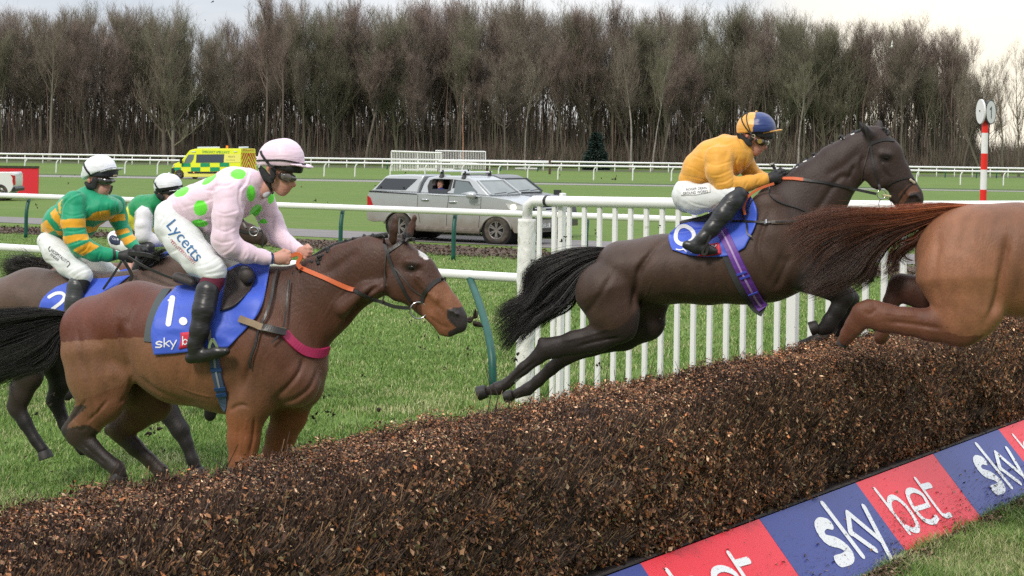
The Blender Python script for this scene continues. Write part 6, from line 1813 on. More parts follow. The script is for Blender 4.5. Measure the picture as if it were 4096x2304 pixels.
strap('girth_stripe', bv1, A1, [(1380, 470), (1395, 600), (1420, 720)], .012, mat('grey stripe', (0.25, 0.27, 0.3), .6), horse1, fr1, off=.018)
for yy, xx in ((608, 1400), (728, 1425), (765, 1435)): strap('girth_buckle', bv1, A1, [(xx - 36, yy), (xx, yy - 3), (xx + 34, yy - 6)], .022, mat('blue strap', (0.012, 0.05, 0.16), .5), horse1, fr1, off=.02)
S = Sculpt(fr1, .02)       # saddle: low seat, cantle and forward flap
S.chain(C1, [(400, 1110, 34, 0, 2.6), (520, 1135, 42, 0, 2.6), (640, 1140, 45, 0, 2.2)], (.05, .04, .038))
S.chain(C1, [(380, 1100, 36, -.10, 1.3), (500, 1140, 40, -.13, 1.2)], (.05, .04, .038))
S.chain(C1, [(870, 1050, 40, 0, 2.0), (880, 1090, 60, -.14, .7)], (.05, .04, .038))
sad1 = S.mesh('saddle', .010, m=mat('saddle leather', attr='Col', rough=.55, var=.2, bump=.2, bscale=150), parent=horse1)
coons('saddle_flap', bvc1, C1, [(740, 1060), (830, 1020), (900, 1030)], [(900, 1030), (940, 1100), (900, 1200)], [(690, 1350), (790, 1310), (900, 1200)], [(740, 1060), (720, 1180), (690, 1350)], mat('flap leather', (.045, .033, .030), .5, bump=.2, bscale=150), horse1, fr1, off=.02, res=16, wr=.002, th=.01)
strap('stirrup_leather', bvc1, A1, [(1400, -60), (1375, 150), (1370, 300), (1378, 440)], .022, leather, horse1, fr1, off=.05)

# ---- the dark horse in mid leap
fr2h = Frame(2700, 1150, 12.28, R(13))
horse2 = empty('horse', (fr2h.o.x, fr2h.o.y, 0), -R(13), 'dark brown horse leaping over the brown fence under the jockey in yellow', 'horse')
K1, K2, K3 = (0.064, 0.035, 0.024), (0.038, 0.022, 0.018), (0.012, 0.009, 0.009)
S = Sculpt(fr2h, 0.045)
S.chain(E2, [(1180, 375, 185, 0, 1.25), (1440, 388, 232, 0, 1.1), (1760, 372, 250, 0, 1.06), (2000, 325, 295, 0, .92), (2160, 292, 312, 0, .84), (2330, 262, 280, 0, .84)], K1)
S.chain(E2, [(2050, 60, 90, 0, .8), (2250, 0, 120, 0, .7)], K2)
S.chain(G3, [(300, 250, 130, -.14, .6), (330, 450, 170, -.17, .55), (430, 640, 120, -.17, .6), (330, 760, 100, -.16, .6)], K1, k=.03)
S.chain(G3, [(480, 500, 160, -.13, .6), (560, 640, 150, -.1, .7)], K2, k=.03)
S.chain(E2, [(1075, 550, 222, -.12, .8), (1120, 680, 178, -.14, .7), (1160, 760, 120, -.15, .65)], K1, k=.03)
S.chain(E2, [(1170, 790, 98, -.15, .6), (1000, 858, 95, -.15, .6), (850, 890, 82, -.15, .6), (720, 922, 70, -.15, .6), (650, 935, 66, -.15, .6)], K2, k=.03)
S.chain(E2, [(690, 880, 26, -.15, .6), (620, 872, 24, -.15, .6)], K3, k=.02)
S.chain(E2, [(655, 935, 66, -.15, .6), (600, 985, 50, -.15, .65), (500, 1065, 42, -.15, .7), (390, 1165, 36, -.15, .8), (325, 1200, 44, -.15, .85), (270, 1215, 34, -.15, .85)], K3, k=.02)
hoof(S, E2, (240, 1220), (185, 1238), 40, 46, -.15, (0.05, 0.042, 0.035))
S.chain(E2, [(1310, 620, 200, .12, .7), (1330, 740, 135, .13, .6), (1180, 830, 110, .14, .6), (960, 900, 78, .15, .6), (800, 975, 58, .15, .6)], K2, k=.03)
S.chain(E2, [(800, 975, 58, .15, .6), (690, 1065, 44, .15, .65), (600, 1150, 40, .15, .7), (530, 1205, 42, .15, .8), (450, 1238, 34, .15, .85)], K3, k=.02)
hoof(S, E2, (420, 1245), (365, 1262), 34, 36, .15, (0.05, 0.042, 0.035))
S.chain(G3, [(620, 700, 170, -.12, .7), (780, 800, 110, -.13, .7), (868, 880, 66, -.13, .75), (815, 980, 58, -.13, .75), (760, 1060, 56, -.13, .8), (745, 1100, 50, -.13, .85), (700, 1120, 44, -.13, .85)], K3, k=.025)
hoof(S, G3, (665, 1100), (612, 1118), 42, 48, -.13, (0.05, 0.042, 0.035))
S.chain(G3, [(720, 750, 120, .12, .7), (900, 900, 70, .13, .7), (860, 1050, 50, .13, .75), (760, 1170, 48, .13, .8), (640, 1205, 40, .13, .8), (560, 1225, 34, .13, .85)], K3, k=.025)
S.chain(D2z, [(1020, 860, 300, 0, .62), (1215, 665, 226, 0, .48), (1370, 500, 178, 0, .46), (1510, 400, 165, 0, .46)], K2, k=.05)
S.chain(Q2, [(700, 400, 215, 0, .55), (850, 630, 268, 0, .42), (1000, 900, 232, 0, .40), (1140, 1085, 190, 0, .42), (1265, 1215, 150, 0, .48), (1305, 1275, 118, 0, .55)], K2, k=.03)
S.chain(Q2, [(700, 850, 190, -.045, .42), (760, 980, 140, -.04, .45)], K2, k=.03)
S.chain(Q2, [(1010, 1230, 85, 0, .7), (1090, 1320, 75, 0, .7), (1150, 1345, 60, 0, .8)], K2, k=.02)
S.chain(Q2, [(650, 330, 72, -.055, .5), (560, 220, 56, -.065, .45), (462, 82, 8, -.06, .5)], K3, k=.012)
S.chain(Q2, [(790, 240, 62, .05, .5), (785, 160, 50, .06, .45), (776, 98, 10, .06, .5)], (0.05, 0.04, 0.04), k=.012)
S.chain(Q2, [(830, 600, 40, -.066, .6), (930, 612, 34, -.064, .6)], K2, k=.03)
S.chain(Q2, [(1295, 1265, 48, -.055, .6)], K3, k=.01, cut=True)
S.chain(Q2, [(1230, 1210, 22, -.055, .8), (1320, 1190, 20, -.05, .8), (1370, 1260, 20, -.045, .8)], K3, k=.012)
for p, r_ in (([(1480, 180), (1380, 260), (1290, 400), (1260, 560), (1250, 680)], 14),): S.chain(E2, [(x, y, r_) for x, y in p], BLK, lat=-.275, k=.04, cut=True)
for p, r_ in (([(620, 800), (780, 700), (820, 560)], 12), ([(880, 1320), (960, 1160), (1020, 980)], 14)): S.chain(D2z, [(x, y, r_) for x, y in p], BLK, lat=-.27, k=.04, cut=True)
zE = lambda L_: [E2(*p) for p in L_]; zQ = lambda L_: [Q2(*p) for p in L_]
pol2 = zE([(500, 860), (830, 752), (900, 780), (960, 795), (1100, 802), (1180, 770), (1240, 700), (1330, 610), (1460, 625), (1500, 900), (900, 1100), (0, 1500), (0, 1000)])
polm2 = zQ([(1190, 1050), (1270, 1030), (1330, 1060), (1380, 1150), (1240, 1170), (1190, 1260), (1130, 1340), (1080, 1360), (1060, 1200)])
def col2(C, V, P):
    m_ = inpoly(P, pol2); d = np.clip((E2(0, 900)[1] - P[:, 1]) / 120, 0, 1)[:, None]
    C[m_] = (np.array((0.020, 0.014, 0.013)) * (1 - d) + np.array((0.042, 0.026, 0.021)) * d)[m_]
    C = C * (0.78 + .45 * vnoise(V, 3.0, 5)[:, None])
    m_ = inpoly(P, polm2); C[m_] = np.array((0.12, 0.05, 0.028))
    d_ = np.linalg.norm((P - np.array(Q2(876, 652))) / [1.3, .9], axis=1); m_ = np.clip(1.4 - d_ / 20, 0, .85)[:, None]; C = C * (1 - m_) + np.array((.010, .008, .008)) * m_
    m_ = inpoly(P, zE([(440, 1150), (490, 1120), (540, 1130), (470, 1190)])); C[m_] = np.array((.5, .5, .5))
    return C
GR2 = [(E2, [(1480, 180), (1380, 260), (1290, 400), (1260, 560), (1240, 700)], 20, .020), (E2, [(1120, 400), (1000, 600), (900, 720)], 20, .010), (E2, [(1180, 850), (1000, 880), (850, 920)], 10, .012), (E2, [(600, 1000), (460, 1110), (380, 1190)], 8, .008), (E2, [(1450, 560), (1700, 590), (1950, 590)], 14, .008), (E2, [(1100, 790), (900, 850), (740, 880)], 7, -.006), (E2, [(1380, 450), (1340, 560), (1300, 640)], 5, -.005),
       (E2, [(1600, 350), (1620, 500)], 14, .005), (E2, [(1700, 350), (1720, 510)], 14, .005), (E2, [(1800, 370), (1820, 510)], 14, .005), (G3, [(330, 250), (240, 500), (280, 700), (340, 830)], 20, .014), (G3, [(480, 560), (420, 700), (360, 850)], 24, .020), (D2z, [(1480, 600), (1380, 560), (1250, 740), (1150, 900)], 22, .014), (D2z, [(1540, 350), (1400, 480), (1250, 560)], 30, .009),
       (Q2, [(560, 600), (520, 800), (560, 1000)], 24, .014), (Q2, [(780, 700), (860, 860), (930, 960)], 16, .009), (Q2, [(820, 680), (910, 830), (990, 930)], 12, -.006), (Q2, [(430, 760), (340, 980)], 24, .016), (Q2, [(900, 1260), (1010, 1320), (1100, 1340)], 9, .008), (Q2, [(800, 700), (870, 720), (950, 700)], 10, .006), (Q2, [(1120, 1120), (1180, 1230), (1200, 1320)], 18, .008)]
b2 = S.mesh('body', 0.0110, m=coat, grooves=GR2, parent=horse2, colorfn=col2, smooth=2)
bv2 = bvh_of(b2); set_hooves(horse2)
eye(fr2h, Q2, 876, 652, -.0655, 46, b2)
hair('tail', fr2h, E2, [[(1080, 238), (850, 250), (640, 320), (515, 420), (535, 540), (430, 610), (290, 690)], [(1060, 262), (850, 320), (650, 420), (590, 520), (520, 620), (400, 680), (280, 780)],
                        [(1030, 300), (860, 380), (720, 500), (660, 590), (540, 690), (420, 780), (320, 900)], [(1000, 330), (880, 430), (790, 540), (720, 630), (590, 720), (450, 850), (340, 1000)],
                        [(960, 380), (900, 480), (840, 580), (780, 640), (680, 680), (600, 720), (540, 780)]], 5600, .0016, (0.020, 0.016, 0.017), (0.011, 0.009, 0.010), horse2, (0, .08), frizz=.022)
for x, y in ((1068, 478), (1120, 437), (1195, 402), (1255, 360), (1325, 318), (1392, 272), (1465, 240)):
    pl = plait(fr2h, D2z, x, y, 17, horse2)
    mb = MB(); a = fr2h.world(fr2h.loc(*D2z(x - 10, y + 13), -.022)[0]); b = fr2h.world(fr2h.loc(*D2z(x + 16, y + 3), -.022)[0]); mb.tube([list(a), list(b)], .0055, 6); mb.build('plait_band', white_c, pl, world=True)
mb = MB(); P = [fr2h.world(fr2h.loc(*D2z(x, y), 0)[0]) for x, y in ((975, 545), (1070, 490), (1200, 410), (1330, 330), (1450, 258), (1530, 222))]; mb.tube(resample(np.array(P), 14), .015, 8); mb.build('mane', MATS['mane hair'], horse2, smooth=True, world=True)
for x, y in ((780, 245), (850, 270), (900, 285)): plait(fr2h, Q2, x, y, 45, horse2, lat=-.01)
br = strap('bridle', bv2, Q2, [(560, 160), (650, 440), (668, 560), (700, 760), (760, 960), (800, 1130)], .017, leather, horse2, fr2h)
strap('browband', bv2, Q2, [(625, 470), (740, 420), (870, 390), (1005, 410)], .024, leather, br, fr2h)
strap('noseband', bv2, Q2, [(905, 1045), (1030, 990), (1150, 955), (1260, 945), (1300, 1000), (1200, 1080), (1080, 1240), (1030, 1350)], .010, leather, br, fr2h)
S = Sculpt(fr2h, .01); S.chain(Q2, [(1240, 975, 22, -.05), (1295, 1020, 22, -.04)], (.45, .38, .28)); S.mesh('noseband_pad', .006, m=mat('pad', attr='Col', rough=.9), parent=br)
strap('throat_lash', bv2, Q2, [(640, 480), (590, 700), (540, 900), (520, 1000)], .008, leather_b, br, fr2h)
c_, _ = cast(bv2, *Q2(815, 1185), fr2h, -.06); c_ = c_ - Vector((0, .015, 0)); ring('bit_ring', c_, .032, .004, (0.1, -1, 0), steel, br)
mb = MB(); a_ = fr2h.world(fr2h.loc(*Q2(825, 1195), -.07)[0]); b_ = fr2h.world(fr2h.loc(*Q2(955, 1218), -.06)[0]); mb.tube([list(a_), list(b_)], .009, 8); mb.build('bit', mat('cream rubber', (.5, .45, .25), .5), br, world=True)
ring('curb_loop', Vector(fr2h.world(fr2h.loc(*Q2(870, 1330), -.03)[0])), .045, .0025, (0.1, -1, .1), leather, br)
strap('rein', bv2, D2z, [(960, 575), (1040, 572), (1112, 578)], .024, rubber_o, horse2, fr2h, lat=-.13, off=.01, th=.006)
strap('rein', bv2, D2z, [(1110, 580), (1250, 595), (1400, 625), (1500, 650), (1640, 680)], .020, leather, horse2, fr2h, lat=-.10, off=.01, th=.005)
strap('rein', bv2, D2z, [(900, 605), (800, 640), (720, 690), (680, 770), (690, 830)], .018, rubber_o, horse2, fr2h, lat=-.2, off=.02, snug=False)
strap('rein', bv2, D2z, [(870, 640), (870, 700), (950, 750), (1060, 780), (1140, 815), (1155, 850)], .010, leather, horse2, fr2h, off=.012)
cl2 = coons('saddle_cloth', bv2, D2z, [(215, 900), (370, 860), (560, 760), (705, 655)], [(705, 655), (770, 780), (765, 900), (685, 1070)], [(160, 1085), (330, 1132), (560, 1130), (685, 1070)], [(215, 900), (140, 970), (140, 1030), (160, 1085)], blue_c, horse2, fr2h, off=.016, wr=.02, res=36, lat=-.05)
bvc2 = bvh_of(cl2)
print_on('number', bvc2, D2z, [[(292, 932), (258, 914), (222, 918), (196, 945), (186, 985), (194, 1020), (225, 1042), (262, 1036)], [(292, 932), (312, 955), (318, 985), (308, 1010), (285, 1028)]], 28, white_c, cl2, fr=fr2h)
coons('red_patch', bvc2, D2z, [(420, 1045), (460, 1038), (498, 1032)], [(498, 1032), (512, 1070), (516, 1115)], [(340, 1132), (430, 1130), (516, 1115)], [(420, 1045), (390, 1090), (340, 1132)], MATS['red print'], cl2, fr2h, off=.006, res=8, wr=0)
print_on('lettering', bvc2, D2z, [[(190, 1080), (215, 1085), (245, 1080)], [(240, 1075), (265, 1100)], [(290, 1085), (300, 1105)], [(450, 1052), (465, 1062), (480, 1050)]], 8, white_c, cl2, off=.012, fr=fr2h)
strap('girth', bv2, D2z, [(490, 905), (560, 1020), (640, 1190), (710, 1330), (790, 1465), (822, 1510)], .080, mat('purple webbing', (0.13, 0.035, 0.30), .5, var=.2, stretch=(1, 1, 6)), horse2, fr2h, off=.022, th=.010)
strap('girth_stripe', bv2, D2z, [(495, 910), (560, 1020), (640, 1190), (710, 1330), (800, 1480)], .014, mat('lilac stripe', (0.42, 0.28, 0.55), .5), horse2, fr2h, off=.030)
strap('girth_pad', bv2, D2z, [(570, 1110), (620, 1230), (690, 1370), (770, 1485), (830, 1522)], .105, mat('dark grey pad', (0.05, 0.052, 0.058), .9, var=.2), horse2, fr2h, off=.010, th=.008)
for x, y in ((665, 1250), (690, 1275), (745, 1385)): strap('girth_loop', bv2, D2z, [(x - 34, y + 10), (x, y - 2), (x + 34, y - 14)], .014, mat('blue loop', (0.05, 0.08, 0.5), .5), horse2, fr2h, off=.034)
strap('breast_girth', bv2, D2z, [(530, 900), (700, 888), (860, 890), (1000, 885), (1180, 885)], .016, leather, horse2, fr2h, off=.022)
strap('breast_strap', bv2, D2z, [(880, 888), (980, 886), (1100, 884)], .026, mat('tan strap', (0.20, 0.13, 0.085), .6), horse2, fr2h, off=.014)
for x, y in ((830, 888), (855, 888)): strap('buckle', bv2, D2z, [(x, y - 14), (x, y), (x, y + 14)], .010, steel, horse2, fr2h, off=.028)
strap('neck_strap', bv2, D2z, [(668, 800), (690, 860), (720, 910), (710, 980), (745, 1000)], .012, leather, horse2, fr2h, off=.035)
S = Sculpt(fr2h, .02); S.chain(D2z, [(230, 890, 18, 0, 3), (420, 860, 30, 0, 3), (620, 760, 40, 0, 2)], (.03, .025, .025)); S.mesh('saddle', .012, m=MATS['saddle leather'], parent=horse2)

# ---- the chestnut at the right edge
fr3 = Frame(3950, 1050, 10.25, R(13))
horse3 = empty('horse', (fr3.o.x, fr3.o.y, 0), -R(13), 'clipped chestnut horse landing over the fence, only its hindquarters and red tail in view', 'horse')
X1, X2, X3 = (0.262, 0.112, 0.058), (0.115, 0.040, 0.022), (0.19, 0.075, 0.04)
S = Sculpt(fr3, .045)
S.chain(G3, [(1775, 600, 392, 0, .84), (2120, 615, 405, 0, .78), (2500, 640, 420, 0, .74), (2900, 620, 420, 0, .72), (3150, 560, 330, 0, .8)], X1)
S.chain(G3, [(1745, 760, 355, -.13, .62), (1760, 960, 245, -.15, .6), (1715, 1075, 165, -.16, .55)], X1, k=.04)
S.chain(G3, [(1700, 1110, 130, -.16, .6), (1500, 1085, 118, -.16, .6), (1320, 1060, 100, -.16, .6), (1150, 1040, 96, -.16, .55), (1035, 1010, 100, -.16, .5)], X2, k=.03)
S.chain(G3, [(1220, 970, 30, -.16, .6), (1100, 945, 34, -.16, .6), (1040, 935, 38, -.16, .6)], X2, k=.02)
S.chain(G3, [(1000, 1010, 92, -.16, .55), (940, 1090, 70, -.14, .6), (895, 1150, 56, -.12, .7), (870, 1190, 50, -.10, .8)], X2, k=.02)
hoof(S, G3, (868, 1192), (854, 1216), 40, 36, -.08)
S.chain(G3, [(1640, 850, 260, .13, .6), (1480, 880, 120, .15, .6), (1340, 830, 105, .15, .6), (1270, 790, 80, .15, .55)], (0.06, 0.022, 0.014), k=.03)
S.chain(G3, [(1250, 800, 72, .15, .55), (1205, 920, 60, .15, .6), (1170, 1060, 50, .15, .7), (1130, 1180, 52, .15, .8)], (0.06, 0.022, 0.014), k=.02)
S.chain(G3, [(3100, 400, 330, 0, .5), (3500, 150, 240, 0, .5), (3800, -80, 190, 0, .5)], X3, k=.05); S.chain(G3, [(3850, -60, 190, 0, .5), (4100, 200, 130, 0, .5), (4220, 330, 90, 0, .6)], X3)
for la in (-.14, .14): S.chain(G3, [(3050, 900, 170, la, .7), (3150, 1150, 100, la, .7), (3250, 1400, 70, la, .8), (3200, 1650, 46, la, .8), (3230, 1780, 50, la, .9)], X3, k=.03)
for p, r_ in (([(1990, 1040), (1950, 900), (2010, 740)], 16),): S.chain(G3, [(x, y, r_) for x, y in p], BLK, lat=-.31, k=.05, cut=True)
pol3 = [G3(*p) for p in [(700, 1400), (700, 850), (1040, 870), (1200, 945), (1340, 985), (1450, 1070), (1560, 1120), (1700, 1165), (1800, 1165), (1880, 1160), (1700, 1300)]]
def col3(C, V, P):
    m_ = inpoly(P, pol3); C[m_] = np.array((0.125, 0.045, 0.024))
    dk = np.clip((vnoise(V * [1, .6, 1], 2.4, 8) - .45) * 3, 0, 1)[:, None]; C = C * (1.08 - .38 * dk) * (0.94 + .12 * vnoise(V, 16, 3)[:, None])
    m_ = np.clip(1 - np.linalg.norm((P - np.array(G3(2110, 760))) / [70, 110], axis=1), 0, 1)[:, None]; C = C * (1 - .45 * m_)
    return C
GR3 = [(G3, [(2060, 400), (2010, 700), (1960, 950), (1880, 1080)], 30, .030), (G3, [(1560, 400), (1520, 700), (1560, 950)], 30, .012), (G3, [(1600, 1120), (1350, 1080), (1150, 1060)], 14, .012), (G3, [(1760, 300), (1700, 600)], 40, .008), (G3, [(1100, 960), (1050, 1010), (1010, 980)], 12, .008), (G3, [(1660, 700), (1700, 850), (1760, 950)], 6, -.006), (G3, [(1400, 1020), (1250, 1010), (1120, 990)], 8, -.006)]
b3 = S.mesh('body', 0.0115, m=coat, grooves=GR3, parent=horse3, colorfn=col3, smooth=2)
set_hooves(horse3)
RD, RB = (0.42, 0.125, 0.052), (0.055, 0.020, 0.013)
hair('tail', fr3, G3, [[(1800, 212), (1500, 215), (1200, 262), (900, 270), (700, 280), (560, 300), (430, 340)], [(1720, 230), (1450, 270), (1150, 300), (850, 320), (650, 360), (520, 430), (410, 520)],
                       [(1660, 250), (1400, 310), (1150, 360), (900, 400), (700, 470), (560, 570), (480, 640)], [(1620, 270), (1350, 340), (1120, 400), (920, 480), (760, 570), (680, 680), (600, 760)],
                       [(1600, 290), (1340, 370), (1150, 450), (1020, 560), (880, 690), (740, 770), (540, 840)], [(1590, 300), (1370, 390), (1200, 480), (1080, 600), (1000, 740), (880, 800), (640, 890)]],
     8000, .0014, RD, RB, horse3, (-.02, .09), frizz=.022)
hair('tail_strand', fr3, G3, [[(1570, 300), (1420, 400), (1340, 470), (1240, 520), (1200, 600), (1190, 690), (1230, 740)], [(1560, 320), (1430, 420), (1400, 500), (1310, 540), (1230, 610), (1220, 700), (1060, 760)]], 700, .0013, RD, RB, horse3, (0, .05), frizz=.02)
hair('tail_strand', fr3, G3, [[(1200, 470), (1080, 500), (1000, 560), (1050, 640), (1080, 700), (1010, 770), (930, 800)], [(1180, 480), (1060, 520), (980, 580), (1010, 650), (1050, 700), (980, 780), (880, 800)]], 600, .0013, RB, RB, horse3, (0, .05), frizz=.02)
hair('tail_strand', fr3, G3, [[(1560, 310), (1480, 380), (1390, 450), (1340, 520), (1290, 580), (1330, 615), (1370, 625)], [(1560, 310), (1470, 400), (1370, 470), (1300, 540), (1270, 600), (1300, 630), (1370, 632)]], 260, .0013, RD, RB, horse3, (0, .03), frizz=.01)

# ---- the brown horse number 2 behind, left
fr4 = Frame(300, 1250, 12.4, R(20))
horse4 = empty('horse', (fr4.o.x, fr4.o.y, 0), -R(20), 'brown horse with cloth number 2 behind the bay, ridden in green and gold hoops', 'horse')
N1 = (0.100, 0.060, 0.043)
S = Sculpt(fr4, .045)
S.chain(F1, [(20, 1215, 105, 0, 1.3), (130, 1205, 130, 0, 1.1), (330, 1245, 160, 0, .95), (540, 1265, 178, 0, .85), (660, 1270, 165, 0, .85)], N1)
S.chain(F1, [(600, 1180, 110, 0, .5), (700, 1115, 92, 0, .5), (800, 1080, 80, 0, .5), (900, 1040, 72, 0, .5)], (0.085, 0.050, 0.038))
S.chain(F1, [(930, 1040, 60, 0, .45), (1010, 1130, 55, 0, .42), (1060, 1200, 38, 0, .5)], (0.07, 0.04, 0.03), k=.03)
S.chain(F1, [(60, 1320, 105, -.13, .75), (90, 1430, 80, -.14, .7), (118, 1500, 58, -.15, .7), (82, 1580, 46, -.15, .65), (66, 1628, 42, -.15, .6)], (0.035, 0.022, 0.018), k=.03)
S.chain(F1, [(60, 1590, 22, -.15, .7), (42, 1622, 18, -.15, .7)], K3, k=.02)
S.chain(F1, [(72, 1640, 38, -.15, .6), (100, 1690, 30, -.15, .7), (142, 1760, 24, -.15, .8), (172, 1800, 25, -.15, .85)], K3, k=.02)
hoof(S, F1, (178, 1810), (186, 1835), 24, 28, -.15)
S.chain(F1, [(130, 1320, 100, .13, .75), (220, 1440, 70, .14, .7), (240, 1530, 45, .15, .7), (220, 1600, 36, .15, .65), (260, 1700, 26, .15, .7), (330, 1800, 24, .15, .8)], K3, k=.03)
S.chain(F1, [(610, 1430, 90, -.12, .7), (640, 1560, 58, -.13, .7), (675, 1650, 44, -.13, .75), (722, 1722, 38, -.13, .8), (745, 1770, 27, -.13, .8), (770, 1840, 25, -.13, .85), (785, 1870, 24, -.13, .85)], K3, k=.025)
hoof(S, F1, (790, 1880), (800, 1910), 25, 30, -.13)
S.chain(F1, [(680, 1400, 90, .12, .7), (760, 1520, 55, .13, .7), (860, 1560, 42, .13, .75), (840, 1660, 26, .13, .8)], K3, k=.025)
def col4(C, V, P): return C * (0.8 + .4 * vnoise(V, 3.0, 11)[:, None])
b4 = S.mesh('body', 0.013, m=coat, parent=horse4, colorfn=col4, smooth=2)
bv4 = bvh_of(b4); set_hooves(horse4)
hair('hock_hair', fr4, F1, [[(70, 1490), (45, 1530), (32, 1560), (38, 1575)], [(75, 1500), (55, 1540), (45, 1565), (50, 1575)]], 120, .002, (0.03, 0.02, 0.017), (0.03, 0.02, 0.017), horse4, (-.12, .03))
cl4 = coons('saddle_cloth', bv4, P7, [(660, 420), (900, 340), (1200, 325), (1510, 290)], [(1510, 290), (1400, 380), (1250, 500), (1130, 720)], [(445, 690), (600, 742), (800, 760), (1130, 720)], [(660, 420), (550, 500), (475, 590), (445, 690)], blue_c, horse4, fr4, off=.016, wr=.02, res=30)
bvc4 = bvh_of(cl4)
print_on('number', bvc4, P7, [[(568, 545), (640, 505), (715, 500), (748, 540), (715, 600), (640, 660), (575, 710)]], 38, white_c, cl4, fr=fr4)
S = Sculpt(fr4, .02); S.chain(P7, [(700, 370, 48, -.12, .8), (770, 400, 62, -.15, .8), (790, 430, 50, -.18, .8)], (.22, .17, .12)); S.chain(P7, [(820, 400, 70, -.05, 1.2), (1100, 380, 60, 0, 1.5)], (.015, .014, .014))
def cold(C, V, P): n_ = vnoise(V, 22, 3)[:, None]; return C * (n_ > .42) + np.array((.02, .018, .016)) * (n_ <= .42)
S.mesh('saddle', .010, m=mat('sheepskin', attr='Col', rough=.95, bump=.8, bscale=120), parent=horse4, colorfn=cold)
strap('rein', None, H4, [(930, 955), (1020, 1010), (1120, 1060), (1250, 1110)], .018, leather, horse4, fr4, lat=-.2, snug=False)
strap('rein', None, H4, [(930, 930), (1060, 940), (1160, 970)], .03, leather, horse4, fr4, lat=-.1, snug=False)
strap('rein', None, H4, [(885, 985), (820, 1090), (750, 1190)], .016, leather, horse4, fr4, lat=-.25, snug=False)
strap('rein', None, H4, [(900, 985), (940, 1050), (960, 1100), (940, 1130)], .024, leather, horse4, fr4, lat=-.2, snug=False)
hair('mane', fr4, H4, [[(1000, 1030), (1060, 960), (1130, 930), (1200, 890), (1250, 880)], [(1010, 1110), (1060, 1040), (1110, 1000), (1150, 960), (1220, 930)]], 500, .0014, BLK, BLK, horse4, (-.04, .05))

# ---- the bay horse farther back, left
fr5 = Frame(450, 1200, 16.0, R(18))
horse5 = empty('horse', (fr5.o.x, fr5.o.y, 0), -R(18), 'bay horse farthest back, its dark tail and brown rump behind the hooped jockey', 'horse')
S = Sculpt(fr5, .045); M1_ = (0.14, 0.062, 0.038)
S.chain(F1, [(250, 1150, 85, 0, 1.3), (340, 1150, 100, 0, 1.1), (480, 1175, 120, 0, .95), (620, 1170, 118, 0, .9), (680, 1160, 100, 0, .9)], M1_)
S.chain(F1, [(680, 1110, 80, 0, .5), (770, 1030, 66, 0, .5), (850, 960, 55, 0, .5), (890, 920, 48, 0, .5)], M1_)
S.chain(F1, [(900, 900, 42, 0, .5), (945, 915, 46, 0, .42), (1000, 935, 38, 0, .42), (1040, 952, 28, 0, .5), (1052, 962, 22, 0, .55)], (0.06, 0.034, 0.026), k=.03)
S.chain(F1, [(905, 880, 14, -.05, .5), (900, 845, 2, -.05, .5)], K3, k=.01)
for la, dx in ((-.13, 0), (.13, 40)):
    S.chain(F1, [(260 + dx, 1250, 70, la, .7), (270 + dx, 1350, 48, la, .7), (240 + dx, 1440, 34, la, .7), (255 + dx, 1540, 22, la, .8), (270 + dx, 1580, 24, la, .8)], K3, k=.03)
    S.chain(F1, [(660 + dx, 1250, 65, la, .7), (680 + dx, 1350, 40, la, .7), (700 + dx, 1450, 28, la, .7), (690 + dx, 1560, 20, la, .8), (700 + dx, 1600, 22, la, .8)], K3, k=.03)
b5 = S.mesh('body', 0.015, m=coat, parent=horse5, colorfn=col4, smooth=2); bv5 = bvh_of(b5)
hair('tail', fr5, P7, [[(640, 175), (520, 130), (380, 145), (260, 150), (170, 60)], [(640, 190), (500, 170), (350, 190), (200, 170), (60, 140)], [(620, 210), (480, 210), (320, 210), (130, 205), (-20, 240)], [(600, 250), (450, 250), (250, 240), (100, 240), (10, 310)]], 2400, .0020, (0.022, 0.014, 0.012), (0.016, 0.011, 0.010), horse5, (0, .08), frizz=.05)
cl5 = coons('saddle_cloth', bv5, F1, [(450, 1090), (520, 1070), (600, 1040), (690, 990)], [(690, 990), (690, 1060), (670, 1120), (640, 1180)], [(430, 1170), (500, 1190), (570, 1190), (640, 1180)], [(450, 1090), (430, 1120), (425, 1140), (430, 1170)], blue_c, horse5, fr5, off=.02, wr=.01, res=14)
br = strap('bridle', bv5, C1, [(850, 640), (855, 700), (880, 750)], .018, leather, horse5, fr5)
strap('noseband', bv5, C1, [(880, 780), (930, 775), (985, 765)], .02, leather, br, fr5)
strap('lip_strap', bv5, C1, [(830, 760), (870, 775), (900, 775)], .03, leather, br, fr5)
ring('bit_ring', Vector(fr5.world(fr5.loc(*C1(932, 772), -.10)[0])), .040, .005, (.1, -1, 0), steel, br)
strap('rein', None, C1, [(990, 750), (1005, 820), (995, 890)], .014, leather, horse5, fr5, lat=-.1, snug=False)
# ------------------------------------------------------------------ jockeys
SKIN = (0.60, 0.31, 0.24)
skin_m = mat('skin', attr='Col', rough=.5, spec=.35, var=.06, vscale=30, bump=.05, bscale=200)
silk = mat('racing silk', ridge=True, attr='Col', rough=.50, spec=.25, sheen=.25, fold=.75, foldscale=8.5, dist=.022, stretch=(1.4, 1, .6), bump=.08, bscale=90)
cotton = mat('white breeches', ridge=True, attr='Col', rough=.65, sheen=.2, fold=.7, foldscale=8, dist=.02, spec=.2, specks=[(60, .745, (.2, .16, .12))])
boot_m = mat('boot leather', attr='Col', rough=.34, spec=.5, fold=.3, foldscale=12, dist=.012, stretch=(1, 1, 2.5))
glove_m = mat('black glove', (0.020, 0.020, 0.022), .6, bump=.3)
cap_m = mat('cap silk', attr='Col', rough=.38, sheen=.2, fold=.5, foldscale=12, dist=.012, stretch=(.4, .4, 2.2))
harness = mat('black harness', (0.012, 0.012, 0.014), .5)
